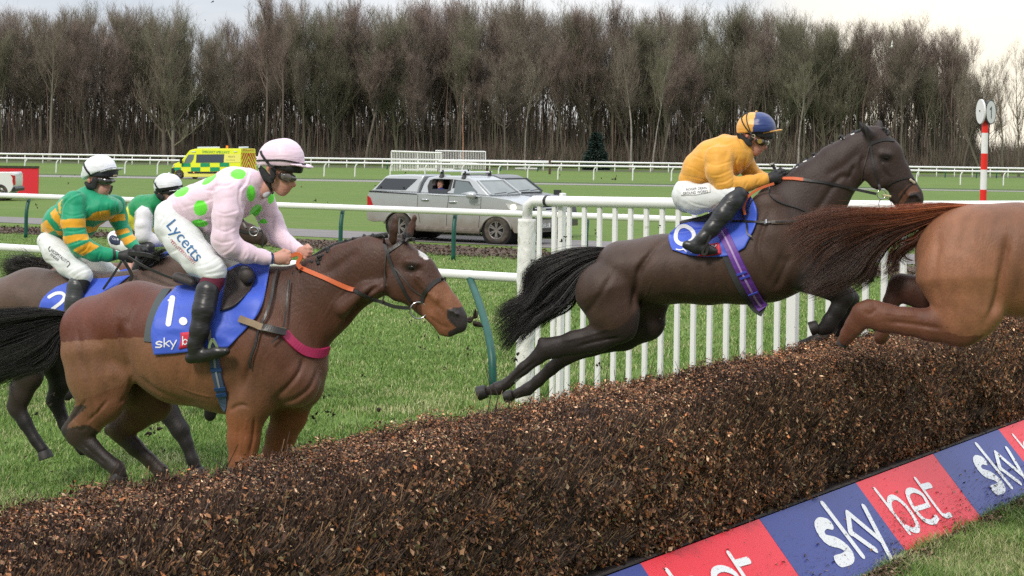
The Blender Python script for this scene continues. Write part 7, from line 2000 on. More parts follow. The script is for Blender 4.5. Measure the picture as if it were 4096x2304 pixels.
def folds(amp, sc=(9, 9, 5), seed=1):
    a = np.array(sc, float)
    def f(P):
        q = P * a
        n1 = 1 - np.abs(2 * vnoise(q, 1.0, seed) - 1); n2 = 1 - np.abs(2 * vnoise(q, 2.3, seed + 3) - 1)
        return amp * 1.0 * ((n1 ** 3 - .3) + .5 * (n2 ** 3 - .3))
    return f
def cr_(zf, lines, w_, d_): return [(zf, l_, w_ * .75, d_ * .62) for l_ in lines] + [(zf, [(x + w_ * .9, y + w_ * 1.1) for x, y in l_], w_ * .7, -d_ * .35) for l_ in lines]
def fist(S, fr, zf, wr, kn, lat, lat2, s_=1.0, c=SKIN, side=1):
    a = fr.loc(*zf(*wr), lat)[0]; b = fr.loc(*zf(*kn), lat2)[0]
    f = b - a; f /= np.linalg.norm(f); l_ = np.array([0, 1.0, 0]) * side; l_ -= f * (l_ @ f); l_ /= np.linalg.norm(l_); u = np.cross(l_, f) * side
    if u[2] < 0: u = -u
    k = .006
    S.raw([(a, .026 * s_, .9), (a + (b - a) * .6, .033 * s_, .8), (b, .034 * s_, .75)], c, k=.015)
    for i in range(4):
        p0 = b + u * (.030 - .019 * i) * s_ + f * (.012 - .004 * abs(i - 1.2)) * s_; ln = (.030, .034, .032, .025)[i] * s_
        p1 = p0 + f * ln * .8 - l_ * .004; p2 = p1 + (l_ * .020 - f * .006) * s_; p3 = p2 - f * .022 * s_
        S.raw([(p0, .0105 * s_, 1), (p1, .0098 * s_, 1), (p2, .0092 * s_, 1), (p3, .0085 * s_, 1)], c, k=k)
    t0 = a + (b - a) * .45 + u * .022 * s_; t1 = b + u * .042 * s_ + f * .004; t2 = t1 + f * .026 * s_ - u * .008 * s_ + l_ * .008
    S.raw([(t0, .013 * s_, 1), (t1, .0115 * s_, 1), (t2, .0095 * s_, 1)], c, k=k)
def helmet(fr, zf, blobs, cut, colr, peak, parent, colorfn=None, pk=10, amp=.0015):
    S = Sculpt(fr, .02)
    for b in blobs: S.chain(zf, b, colr)
    h_ = S.mesh('cap', .0062, m=cap_m, parent=parent, colorfn=colorfn, plane=half(fr, zf, *cut), noise=folds(amp, (30, 30, 60)))
    S = Sculpt(fr, .006)
    S.chain(zf, [(p[0], p[1], p[2], 0, p[3] if len(p) > 3 else pk) for p in peak], colr if not isinstance(colr, list) else colr[0])
    S.mesh('peak', .0045, m=cap_m, parent=h_)
    return h_, bvh_of(h_)
def lens_set(fr, zf, fr_pts, ln_pts, parent, dark=False, k=.01):
    S = Sculpt(fr, k)
    S.chain(zf, fr_pts, (0.03, 0.02, 0.016)); g_ = S.mesh('goggles', .0045, m=mat('goggle frame', attr='Col', rough=.3), parent=parent)
    S = Sculpt(fr, k); S.chain(zf, ln_pts, (.016, .014, .013) if dark else (.10, .085, .075)); S.mesh('lens', .0045, m=mat('dark lens' if dark else 'clear lens', attr='Col', rough=.08, spec=1.0, coat=.6), parent=g_)
    return g_

# ---- jockey in pink
E1 = Z(950, 550, 1350, 1932)
j1 = empty('person', fr1.world(fr1.loc(*C1(330, 700), 0)[0]), 0, 'jockey in pale pink silks with green spots and pink cap, crouched on the bay horse', 'jockey')
def skull(S, zf, sk, face, nose, lips, chin, neck, ear=None, c=SKIN):
    S.chain(zf, sk, c, k=.02); S.chain(zf, face, c, k=.02); S.chain(zf, nose, (c[0] * 1.05, c[1] * .9, c[2] * .85), k=.010)
    for l_ in lips: S.chain(zf, l_, (c[0] * .85, c[1] * .55, c[2] * .55), k=.006)
    S.chain(zf, chin, c, k=.014); S.chain(zf, neck, c, k=.02)
    if ear: S.chain(zf, ear, (c[0], c[1] * .75, c[2] * .7), k=.006)
S = Sculpt(fr1, .015)
skull(S, E1, [(800, 520, 250, 0, .8)], [(860, 700, 235, 0, .74), (900, 860, 185, 0, .72), (860, 960, 165, 0, .68)], [(1015, 790, 46, 0, .7), (1062, 868, 46, 0, .7), (1090, 915, 40, 0, .85), (1050, 930, 34, 0, 1.0)],
      [[(985, 985, 26, 0, 1.8), (1000, 992, 20, 0, 1.4)], [(955, 1045, 26, 0, 1.8), (962, 1048, 20, 0, 1.4)]], [(900, 1010, 95, 0, .9), (880, 1070, 58, 0, 1.1)],
      [(720, 840, 135, 0, .9), (570, 980, 125, 0, .9), (450, 1080, 120, 0, 1)], [(590, 590, 45, -.082, .4), (585, 640, 28, -.082, .4)])
S.chain(E1, [(1010, 760, 70, -.02, .8)], SKIN, k=.012); S.chain(E1, [(1080, 935, 14, -.012, .7)], (.2, .06, .05), k=.004, cut=True)
S.chain(E1, [(870, 1005, 14, -.025, .7), (985, 1020, 9, -.01, .7)], (.2, .05, .05), k=.004, cut=True)
S.chain(C1, [(430, 620, 90, 0, 1.2), (700, 520, 130, 0, 1.2), (880, 450, 110, 0, 1.2)], SKIN)
S.chain(C1, [(760, 520, 70, -.17), (735, 840, 55, -.22), (1000, 960, 40, -.11), (1080, 965, 32, -.09)], SKIN); S.chain(C1, [(1000, 550, 50, .17), (1125, 800, 30, .18), (1270, 915, 30, .07)], SKIN)
S.chain(C1, [(350, 700, 90, -.1), (640, 1050, 60, -.24), (590, 1300, 50, -.30)], SKIN); S.chain(C1, [(380, 700, 90, .1), (860, 1010, 55, .25), (800, 1300, 45, .32)], SKIN)
fist(S, fr1, C1, (1070, 968), (1150, 965), -.09, -.075, 1.05)
fist(S, fr1, C1, (1275, 915), (1310, 925), .06, .05, 1.0, side=-1)
body = S.mesh('body', .0062, m=skin_m, parent=j1, smooth=1)
S = Sculpt(fr1, .03); PK = (0.80, 0.615, 0.72)
S.chain(C1, [(400, 610, 118, 0, 1.25), (500, 590, 150, 0, 1.2), (640, 560, 172, 0, 1.15), (800, 490, 182, 0, 1.12), (880, 460, 150, 0, 1.15)], PK, k=.04)
S.chain(C1, [(600, 650, 120, 0, 1.1), (640, 720, 80, 0, 1.2)], PK, k=.04)
S.chain(C1, [(900, 420, 105, 0, 1.0), (950, 420, 78, 0, .95)], PK, k=.02)
S.chain(E1, [(300, 880, 230, 0, .85), (400, 900, 170, 0, .8), (455, 960, 120, 0, .8)], PK, k=.02)
S.chain(C1, [(770, 510, 122, -.15, .95), (738, 660, 108, -.2, .9), (722, 830, 98, -.22, .9), (760, 880, 92, -.21, .9), (880, 935, 70, -.16, .9), (1000, 960, 52, -.11, .9), (1055, 968, 44, -.10, .9)], PK, k=.025)
S.chain(C1, [(980, 540, 110, .15, .95), (1060, 700, 85, .19, .9), (1110, 800, 74, .19, .9), (1180, 860, 58, .13, .9), (1275, 912, 40, .07, .9)], PK, k=.025)
GRN = np.array((0.16, 0.86, 0.06))
dots = [(820, 355, 57, 37, 0), (547, 601, 50, 57, 0), (541, 711, 60, 27, .1), (912, 495, 32, 60, 0), (946, 622, 32, 56, .7), (1058, 530, 24, 42, .2), (610, 393, 62, 22, -.65), (410, 484, 58, 30, -.5), (1000, 700, 30, 18, 0)]
def colj1(C, V, P):
    for x, y, a, b, t in dots:
        q = (P - np.array(C1(x, y))) / C1.s; xx = q[:, 0] * math.cos(t) + q[:, 1] * math.sin(t); yy = -q[:, 0] * math.sin(t) + q[:, 1] * math.cos(t)
        arm_ = V[:, 1] < -.19
        m_ = ((xx / a) ** 2 + (yy / b) ** 2 < 1) & ~arm_; C[m_] = GRN
    return C
sh1 = S.mesh('silks', .0072, m=silk, parent=j1, colorfn=colj1, noise=folds(.006, (8, 8, 11)), smooth=1, grooves=cr_(C1, [[(650, 620), (720, 645), (830, 615)], [(640, 740), (720, 775), (815, 735)], [(640, 830), (700, 855), (800, 835)], [(690, 940), (760, 900), (805, 845)], [(860, 970), (885, 925), (870, 870)], [(930, 990), (950, 940)], [(420, 600), (560, 560), (650, 530)], [(500, 705), (600, 680), (650, 705)], [(560, 470), (640, 475), (700, 440)], [(350, 520), (390, 610), (450, 700)], [(1000, 640), (1060, 680), (1110, 660)], [(1090, 800), (1150, 790)]], 11, .006) + cr_(C1, [[(810, 400), (740, 440), (660, 440), (635, 480), (628, 570), (640, 650)], [(850, 420), (825, 520), (845, 640), (830, 720)], [(900, 320), (870, 420), (810, 480)], [(400, 560), (480, 660), (570, 760)], [(930, 560), (880, 640), (850, 700)]], 13, .010))
strap('wrist_band', bvh_of(sh1), C1, [(1066, 925), (1070, 965), (1062, 1010)], .012, mat('navy band', (.03, .06, .15), .6), j1, fr1, off=.004)
S = Sculpt(fr1, .03); WH = (0.72, 0.74, 0.74)
S.chain(C1, [(330, 640, 105, 0, 1.3), (340, 750, 110, 0, 1.2)], WH, k=.05)
S.chain(C1, [(330, 660, 118, -.08, .95), (350, 740, 130, -.10, .92), (430, 850, 135, -.14, .88), (540, 975, 122, -.2, .85), (635, 1050, 96, -.25, .85), (650, 1062, 86, -.26, .85)], WH, k=.03)
S.chain(C1, [(380, 690, 120, .1, .9), (600, 840, 118, .16, .85), (820, 985, 88, .24, .85), (860, 1010, 80, .25, .85)], WH, k=.03)
brc = S.mesh('breeches', .0075, m=cotton, parent=j1, noise=folds(.004, (10, 10, 14), 4), smooth=1, grooves=cr_(C1, [[(340, 540), (300, 640), (240, 740)], [(420, 735), (520, 790), (620, 860)], [(560, 1060), (640, 1040), (720, 990)], [(500, 1030), (600, 1005), (700, 940)], [(320, 930), (400, 900), (450, 930)], [(560, 1085), (640, 1078), (730, 1060)], [(450, 780), (560, 850), (660, 950)], [(240, 640), (300, 700), (330, 780)]], 11, .0065))
bvb = bvh_of(brc)
text_on('lettering', bvb, C1, 'Lycetts', (425, 845), (215, 262), 112, mat('blue print', (0.02, 0.12, 0.30), .6), brc, fr1)
rs = np.random.default_rng(5)
sq = [[(330 + 178 * t + 9 * math.sin(90 * t + a * 7), 838 + 170 * t - 9 * math.sin(90 * t + a * 7 + .6)) for t in np.linspace(a, a + .04, 8)] for a in np.linspace(0, .94, 18)]
print_on('small_print', bvb, C1, sq, 3.2, mat('crimson print', (0.45, 0.03, 0.07), .6), brc, fr=fr1)
S = Sculpt(fr1, .01)
S.chain(C1, [(640, 1120, 88, -.26, .8), (610, 1180, 82, -.28, .8), (600, 1215, 80, -.28, .8)], (.12, .008, .03)); S.mesh('sock', .007, m=mat('maroon sock', attr='Col', rough=.8, bump=.4, bscale=120), parent=j1)
S = Sculpt(fr1, .02)
S.chain(A1, [(1335, 110, 82, -.30, .75), (1312, 230, 78, -.33, .75), (1285, 360, 66, -.35, .75), (1262, 450, 56, -.355, .8), (1262, 510, 52, -.355, .8)], (.018, .017, .018))
S.chain(A1, [(1228, 535, 38, -.355, .9), (1300, 520, 44, -.355, .8), (1390, 500, 40, -.355, .8), (1455, 492, 28, -.355, .9)], (.016, .015, .016), k=.012)
S.mesh('boot', .007, m=boot_m, parent=j1, noise=folds(.0016, (14, 14, 30), 8))
S = Sculpt(fr1, .02); S.chain(A1, [(1560, 60, 72, .30, .75), (1520, 300, 60, .33, .75), (1480, 470, 50, .34, .8), (1560, 500, 36, .34, .8)], (.018, .017, .018)); S.mesh('boot', .010, m=boot_m, parent=j1)
strap('stirrup', None, A1, [(1372, 410), (1350, 470), (1375, 520), (1405, 470), (1372, 410)], .018, steel, horse1, fr1, lat=-.36, snug=False)
PKc = (0.82, 0.62, 0.74)
cap1, bc1 = helmet(fr1, E1, [[(755, 410, 368, 0, .9), (900, 400, 372, 0, .9), (925, 430, 372, 0, .9)], [(480, 460, 90, 0, 2)]], ((370, 530), (1300, 560)), PKc, [(1150, 520, 30, 9.5), (1290, 540, 30, 8.5), (1400, 575, 30, 5)], j1)
strap('cap_band', bc1, E1, [(376, 448), (560, 440), (880, 440), (1100, 480), (1320, 520)], .010, harness, cap1, fr1, off=.003)
strap('goggle_strap', bc1, E1, [(455, 270), (480, 340), (560, 450), (640, 540), (700, 580)], .014, harness, cap1, fr1, off=.005)
S = Sculpt(fr1, .015)       # hard skull under the silk
S.chain(E1, [(820, 540, 285, 0, .92), (960, 560, 275, 0, .95), (1050, 580, 215, 0, 1.15)], (.016, .016, .018))
pl_a, pl_b = half(fr1, E1, (700, 560), (1270, 715)), half(fr1, E1, (370, 520), (1300, 550), keep_above=False)
S.mesh('helmet_shell', .006, m=mat('helmet shell', attr='Col', rough=.5, bump=.2, bscale=150), parent=j1, plane=lambda G: np.maximum(pl_a(G), pl_b(G)))
def harness_set(fr, zf, pads, straps_, parent):
    S = Sculpt(fr, .012)
    for p in pads: S.chain(zf, p, (.018, .018, .02))
    hn = S.mesh('harness', .006, m=mat('harness foam', attr='Col', rough=.8, bump=.4, bscale=120), parent=parent)
    t = bvh_of(body)
    for s_ in straps_: strap('chin_strap', t, zf, s_, .016, harness, hn, fr, off=.006, lat=-.06)
harness_set(fr1, E1, [[(450, 580, 40, -.055, .6), (500, 660, 60, -.06, .5), (560, 760, 75, -.065, .4), (660, 840, 60, -.075, .4)], [(690, 640, 70, -.085, .4), (680, 760, 60, -.085, .4)]],
            [[(430, 580), (480, 720), (560, 860), (640, 980), (700, 1080)], [(720, 700), (680, 800), (620, 900), (640, 960)]], j1)
lens_set(fr1, E1, [(850, 745, 72, -.066, .4), (960, 765, 88, -.050, .5), (1050, 785, 78, -.02, 1.1)], [(890, 755, 66, -.072, .35), (985, 775, 76, -.054, .45), (1085, 790, 62, -.018, 1.1)], j1)
S = Sculpt(fr1, .01); S.chain(E1, [(540, 1120, 60, -.03, .9), (600, 1080, 50, -.02, .9)], (.45, .45, .5)); S.mesh('collar', .006, m=mat('collar cloth', attr='Col', rough=.8), parent=j1)

# ---- jockey in yellow
R4 = Z(2900, 430, 3250, 2029)
j2 = empty('person', fr2h.world(fr2h.loc(*D2z(270, 700), 0)[0]), 0, 'jockey in plain golden silks and yellow and navy cap, riding the leaping dark horse', 'jockey')
S = Sculpt(fr2h, .015); SK2 = (0.56, 0.28, 0.23)
skull(S, R4, [(690, 600, 260, 0, .8)], [(700, 760, 225, 0, .74), (730, 900, 170, 0, .7), (690, 960, 160, 0, .7)], [(880, 830, 44, 0, .7), (920, 895, 46, 0, .7), (945, 938, 38, 0, .85)],
      [[(820, 990, 24, 0, 1.8), (835, 996, 18, 0, 1.4)], [(790, 1030, 26, 0, 1.8)]], [(740, 1000, 80, 0, .9), (725, 1055, 55, 0, 1.1)], [(560, 850, 150, 0, .9), (430, 1000, 170, 0, .9), (300, 1050, 190, 0, 1)], [(510, 660, 45, -.082, .4)], c=SK2)
S.chain(R4, [(865, 790, 70, -.02, .8)], SK2, k=.012); S.chain(R4, [(740, 1010, 12, -.025, .7), (840, 1008, 8, -.01, .7)], (.2, .05, .05), k=.004, cut=True)
S.chain(D2z, [(280, 620, 70, 0, 1.2), (450, 440, 110, 0, 1.2), (600, 380, 90, 0, 1.2)], SK2)
S.chain(D2z, [(510, 440, 60, -.17), (560, 620, 45, -.2), (830, 575, 28, -.08)], SK2); S.chain(D2z, [(680, 440, 55, .15), (730, 530, 40, .16), (860, 560, 26, .08)], SK2)
S.chain(D2z, [(280, 700, 80, -.1), (600, 690, 50, -.22), (400, 980, 40, -.32)], SK2); S.chain(D2z, [(300, 700, 80, .1), (620, 700, 50, .22), (420, 980, 40, .32)], SK2)
body = S.mesh('body', .0068, m=skin_m, parent=j2)
S = Sculpt(fr2h, .03); YL = (0.76, 0.37, 0.055)
S.chain(D2z, [(275, 575, 72, 0, 1.35), (350, 510, 118, 0, 1.25), (450, 445, 150, 0, 1.15), (570, 405, 152, 0, 1.12), (640, 390, 110, 0, 1.2)], YL, k=.04)
S.chain(D2z, [(660, 340, 88, 0, .95), (700, 360, 55, 0, .95)], YL, k=.02)
S.chain(D2z, [(500, 430, 112, -.15, .95), (500, 520, 98, -.2, .9), (545, 610, 82, -.21, .9), (620, 625, 68, -.18, .9), (720, 600, 56, -.13, .9), (800, 580, 46, -.10, .9), (835, 574, 38, -.09, .9)], YL, k=.025)
S.chain(D2z, [(670, 440, 88, .13, .95), (725, 520, 60, .15, .9), (790, 555, 46, .12, .9), (840, 565, 36, .08, .9)], YL, k=.025)
sh2 = S.mesh('silks', .0078, m=silk, parent=j2, noise=folds(.006, (8, 8, 10), 21), smooth=1, grooves=cr_(D2z, [[(400, 440), (470, 475), (600, 440)], [(430, 545), (500, 545), (600, 500)], [(460, 605), (540, 595), (610, 550)], [(560, 660), (605, 615), (600, 555)], [(680, 640), (705, 590)], [(250, 470), (330, 505), (420, 560)], [(220, 540), (330, 565), (450, 590)], [(300, 400), (390, 435)], [(770, 610), (790, 570)], [(720, 500), (760, 540)]], 9, .0065) + cr_(D2z, [[(600, 300), (540, 325), (450, 330), (400, 370), (390, 440), (440, 540)], [(640, 400), (615, 480), (640, 560)], [(700, 420), (675, 490), (690, 560)], [(640, 270), (680, 340), (730, 385)]], 11, .010))
S = Sculpt(fr2h, .012)
fist(S, fr2h, D2z, (850, 572), (905, 565), -.085, -.07, 1.15, (.02, .02, .022)); g2 = S.mesh('glove', .006, m=glove_m, parent=j2)
S = Sculpt(fr2h, .012); fist(S, fr2h, D2z, (870, 560), (945, 552), .06, .04, 1.15, (.02, .02, .022), side=-1); S.mesh('glove', .006, m=glove_m, parent=j2)
S = Sculpt(fr2h, .03)
S.chain(D2z, [(255, 660, 88, 0, 1.3), (265, 720, 98, 0, 1.25)], WH, k=.05)
S.chain(D2z, [(265, 690, 108, -.09, .95), (330, 720, 105, -.12, .9), (440, 705, 100, -.17, .88), (560, 690, 78, -.22, .85), (600, 695, 70, -.23, .85)], WH, k=.03)
S.chain(D2z, [(300, 700, 100, .1, .9), (460, 720, 92, .17, .88), (600, 720, 70, .23, .85)], WH, k=.03)
brc = S.mesh('breeches', .0080, m=cotton, parent=j2, noise=folds(.004, (12, 12, 14), 9), grooves=cr_(D2z, [[(180, 650), (300, 745), (430, 775)], [(470, 610), (520, 680), (600, 700)], [(200, 600), (190, 700), (230, 790)], [(440, 790), (520, 740), (560, 700)]], 10, .006)); bvb = bvh_of(brc)
coons('white_patch', bvb, D2z, [(232, 640), (330, 628), (436, 618)], [(436, 618), (440, 645), (438, 668)], [(222, 690), (330, 688), (438, 668)], [(232, 640), (226, 665), (222, 690)], mat('patch white', (.82, .82, .82), .7), brc, fr2h, off=.004, res=10, wr=0, th=.002)
text_on('lettering', bvb, D2z, 'ROGER DEAN', (335, 641), (145, -14), 17, dark_m if 'dark_m' in globals() else leather, brc, fr2h, off=.010)
text_on('lettering', bvb, D2z, 'GROUND WORKS', (328, 668), (180, -16), 20, dark_m if 'dark_m' in globals() else leather, brc, fr2h, off=.010)
S = Sculpt(fr2h, .02); BT_ = (.022, .023, .025)
S.chain(D2z, [(640, 690, 66, -.235, .8), (600, 735, 74, -.26, .78), (530, 830, 72, -.29, .75), (450, 930, 60, -.31, .75), (380, 1005, 48, -.325, .8), (330, 1050, 46, -.33, .8)], BT_)
S.chain(D2z, [(265, 1050, 34, -.33, .9), (330, 1070, 42, -.33, .8), (420, 1085, 38, -.33, .8), (470, 1095, 24, -.33, .9)], BT_, k=.012)
S.mesh('boot', .0075, m=boot_m, parent=j2, noise=folds(.0016, (14, 14, 26), 12))
S = Sculpt(fr2h, .02); S.chain(D2z, [(660, 700, 66, .235, .8), (550, 840, 70, .29, .75), (400, 1010, 48, .325, .8), (440, 1085, 36, .33, .8)], BT_); S.mesh('boot', .011, m=boot_m, parent=j2)
strap('stirrup', None, D2z, [(440, 980), (415, 1040), (385, 1085), (380, 1120), (410, 1110), (425, 1060)], .018, leather, horse2, fr2h, lat=-.36, snug=False)
NV, YC = (0.018, 0.040, 0.17), (0.76, 0.38, 0.07)
def colcap(C, V, P):
    a, b = np.array(R4(705, 100)), np.array(R4(628, 610))
    m_ = P[:, 0] > a[0] + (b[0] - a[0]) * (P[:, 1] - a[1]) / (b[1] - a[1])
    # the two halves meet over the crown
    C[:] = np.array(YC); C[m_ & (P[:, 1] < R4(0, 555)[1] + (R4(1180, 0)[0] - P[:, 0]) * .06)] = np.array(NV); return C
cap2, bc2 = helmet(fr2h, R4, [[(640, 485, 375, 0, .9), (790, 490, 385, 0, .9)]], ((270, 600), (1190, 560)), YC, [(900, 600, 22, 12), (1080, 560, 24, 10), (1310, 520, 20, 5)], j2, colcap)
S = Sculpt(fr2h, .005); S.chain(R4, [(725, 98, 30, 0, 1.5), (735, 96, 26, 0, 1.5)], YC); S.mesh('cap_button', .005, m=cap_m, parent=cap2)
strap('goggle_strap', bc2, R4, [(385, 255), (420, 360), (500, 490), (600, 600), (640, 660)], .008, harness, cap2, fr2h, off=.005)
strap('goggle_strap', bc2, R4, [(530, 135), (500, 220), (520, 370), (570, 510), (620, 620)], .007, harness, cap2, fr2h, off=.005)
strap('goggle_strap', bc2, R4, [(385, 255), (440, 180), (530, 135)], .006, harness, cap2, fr2h, off=.005)
S = Sculpt(fr2h, .015); S.chain(R4, [(720, 600, 280, 0, .92), (850, 620, 250, 0, .95), (960, 640, 180, 0, 1.1)], (.016, .016, .018))
pa2, pb2 = half(fr2h, R4, (600, 640), (1140, 760)), half(fr2h, R4, (270, 590), (1190, 550), keep_above=False)
S.mesh('helmet_shell', .006, m=mat('helmet shell', attr='Col', rough=.5), parent=j2, plane=lambda G: np.maximum(pa2(G), pb2(G)))
harness_set(fr2h, R4, [[(330, 640, 30, -.05, .6), (420, 720, 60, -.06, .5), (540, 810, 75, -.07, .4), (600, 860, 45, -.075, .4)], [(620, 720, 60, -.085, .4)]],
            [[(300, 640), (360, 800), (430, 950), (500, 1060)], [(600, 860), (530, 950), (530, 1050)]], j2)
gg = lens_set(fr2h, R4, [(760, 780, 70, -.072, .35), (850, 800, 84, -.052, .5), (930, 800, 70, -.01, 1.3)], [(850, 790, 62, -.062, .4), (935, 805, 68, -.03, .9), (975, 815, 58, .0, 1.4)], j2)
mb = MB(); q = fr2h.world(fr2h.loc(*R4(808, 782), -.098)[0]); mb.disc(q, .017, list(-fr2h.l), .006, 18); mb.build('vent', mat('brass', (.5, .33, .09), .3, metal=.8), gg, world=True)
ring('buckle', fr2h.world(fr2h.loc(*R4(660, 665), -.10)[0]), .011, .003, list(-fr2h.l), mat('pale buckle', (.5, .46, .3), .4), cap2)
wh = empty('whip', fr2h.world(fr2h.loc(*D2z(930, 600), 0)[0]), 0, 'black racing whip held upright in the gloved hand of the yellow jockey', 'whip')
mb = MB(); P = [fr2h.world(fr2h.loc(*D2z(x, y), -.03)[0]) for x, y in ((882, 466), (890, 472), (905, 500), (930, 570), (980, 700))]; mb.tube(P, [.016, .015, .010, .009, .007], 8); mb.build('shaft', leather, wh, smooth=True, world=True)
mb = MB(); mb.tube([P[0] + np.array([-.003, 0, .008]), P[0] + np.array([0, 0, -.002])], .017, 10); mb.build('cap', mat('whip cap', (.45, .45, .42), .4), wh, world=True)

# ---- jockey in green and gold hoops
S4 = Z(0, 560, 500, 2415)
j3 = empty('person', fr4.world(fr4.loc(*H4(350, 850), 0)[0]), 0, 'jockey in green and gold hooped silks with white cap and dark goggles', 'jockey')
S = Sculpt(fr4, .015); SK3 = (0.54, 0.30, 0.24)
skull(S, S4, [(1900, 700, 225, 0, .8)], [(1930, 820, 190, 0, .8), (1975, 940, 150, -.01, .8), (1900, 960, 110, 0, .8)], [(2075, 830, 30, -.015, .8), (2110, 880, 32, -.015, .8), (2128, 905, 27, -.015, .9)],
      [[(2075, 965, 22, -.015, 1.8), (2095, 970, 16, -.015, 1.4)], [(2070, 1000, 22, -.015, 1.8)]], [(2000, 1010, 85, -.01, .9), (2030, 1055, 42, -.01, 1.2)], [(1850, 900, 115, 0, .9), (1800, 1040, 110, 0, .9), (1780, 1120, 110, 0, 1)], [(1715, 780, 45, -.078, .4), (1725, 810, 28, -.078, .4)], c=SK3)
S.chain(S4, [(2010, 985, 10, -.03, .7), (2110, 985, 7, -.015, .7)], (.2, .05, .05), k=.004, cut=True)
S.chain(H4, [(380, 740, 50, 0, 1.2), (560, 650, 80, 0, 1.2), (690, 590, 60, 0, 1.3)], SK3)
S.chain(H4, [(530, 580, 55, -.18), (560, 860, 45, -.22), (830, 942, 28, -.1)], SK3); S.chain(H4, [(830, 600, 40, .15), (885, 760, 28, .15), (985, 890, 24, .04)], SK3)
S.chain(H4, [(360, 870, 70, -.08), (600, 1080, 48, -.22), (510, 1400, 38, -.29)], SK3); S.chain(H4, [(420, 880, 50, .1), (740, 1050, 34, .23), (760, 1300, 34, .3)], SK3)
body = S.mesh('body', .0068, m=skin_m, parent=j3)
GR, GD = np.array((0.010, 0.31, 0.155)), np.array((0.83, 0.40, 0.025))
def Tubes(S, zf, parts, col_, k=.025):
    for p in parts: S.chain(zf, p, col_, k=k)
def bands(bd, base, alt, zf):
    """bd: (p0, p1, list of (t0, t1), test): stripes across the axis p0-p1"""
    def f(C, V, P):
        q = (P - np.array(zf(0, 0))) / zf.s; C[:] = base
        for p0, p1, rs_, test in bd:
            p0, p1 = np.array(p0, float), np.array(p1, float); d = p1 - p0; t = ((q - p0) @ d) / (d @ d) + .04 * (vnoise(V, 9) - .5)
            tm = test(V, q)
            C[tm] = base
            for a, b in rs_: C[tm & (t > a) & (t < b)] = alt
        return C
    return f
S = Sculpt(fr4, .03)
Tubes(S, H4, [[(370, 745, 70, 0, 1.35), (450, 700, 115, 0, 1.3), (560, 640, 140, 0, 1.2), (660, 610, 120, 0, 1.35), (740, 610, 88, 0, 1.7)], [(640, 490, 52, 0, 1.0), (675, 520, 50, 0, 1.1), (720, 548, 36, 0, 1.1)], [(600, 740, 90, 0, 1.2)], [(530, 580, 72, 0, 1.3), (630, 535, 66, 0, 1.3), (730, 565, 58, 0, 1.5), (820, 590, 62, 0, 1.5)]], GR, .05)
Tubes(S, H4, [[(540, 565, 92, -.16, .95), (530, 700, 86, -.21, .9), (545, 810, 84, -.22, .9), (580, 870, 82, -.22, .9), (680, 925, 64, -.17, .9), (790, 942, 48, -.12, .9), (845, 945, 38, -.10, .9)],
              [(830, 580, 80, .14, .95), (860, 680, 66, .17, .9), (900, 780, 56, .15, .9), (950, 850, 46, .09, .9), (985, 885, 36, .05, .9)]], GR)
YP = [(0, [(605, 690), (640, 640), (700, 632), (790, 615), (800, 640), (790, 690), (700, 695), (640, 690)]), (0, [(615, 735), (680, 742), (760, 702), (800, 700), (740, 745), (660, 780), (630, 785)]),
      (1, [(430, 690), (500, 680), (620, 678), (622, 740), (530, 745), (435, 750)]), (1, [(450, 808), (540, 795), (640, 788), (645, 830), (560, 840), (470, 868)]), (2, [(528, 908), (600, 950), (722, 880), (650, 845)]),
      (0, [(420, 570), (458, 530), (452, 655), (430, 640)]), (0, [(365, 640), (402, 600), (450, 700), (445, 745), (375, 670)]), (0, [(298, 720), (338, 688), (395, 762), (335, 790), (300, 770)]), (0, [(395, 765), (450, 770), (470, 800), (430, 800)]),
      (3, [(785, 660), (905, 643), (910, 690), (800, 706)]), (3, [(820, 772), (925, 745), (945, 775), (830, 808)]), (3, [(870, 830), (975, 785), (985, 825), (890, 885)])]
def colj3(C, V, P):
    q = (P - np.array(H4(0, 0))) / H4.s; q = q + 5 * (vnoise(V, 14)[:, None] - .5); C[:] = GR
    for kd, pl in YP:
        tst = {0: V[:, 1] > -.135, 1: V[:, 1] < -.10, 2: V[:, 1] < -.05, 3: V[:, 1] > -.02}[kd]
        if kd == 0: tst = tst | (q[:, 0] < 440)
        C[inpoly(q, pl) & tst] = GD
    return C
sh3 = S.mesh('silks', .0078, m=silk, parent=j3, noise=folds(.006, (8, 8, 10), 31), colorfn=colj3, grooves=cr_(H4, [[(450, 640), (520, 660), (620, 640)], [(450, 765), (540, 772), (640, 745)], [(470, 875), (560, 850), (640, 815)], [(550, 940), (620, 900), (650, 840)], [(700, 985), (725, 915)], [(640, 560), (620, 640), (655, 730)], [(725, 580), (715, 700)], [(400, 600), (380, 700), (425, 790)], [(850, 745), (930, 720)], [(330, 720), (400, 760), (470, 830)]], 10, .007) + cr_(H4, [[(610, 480), (510, 520), (450, 590), (437, 700)], [(840, 540), (850, 640)], [(790, 560), (800, 660)]], 11, .010))
strap('cuff_band', bvh_of(sh3), H4, [(826, 905), (830, 940), (826, 975)], .02, leather, j3, fr4, off=.004)
S = Sculpt(fr4, .012); fist(S, fr4, H4, (870, 946), (930, 955), -.095, -.08, 1.15, (.02, .02, .022)); S.mesh('glove', .007, m=glove_m, parent=j3)
S = Sculpt(fr4, .012); fist(S, fr4, H4, (985, 890), (1025, 925), .04, .02, 1.15, (.02, .02, .022), side=-1); S.mesh('glove', .007, m=glove_m, parent=j3)
S = Sculpt(fr4, .03)
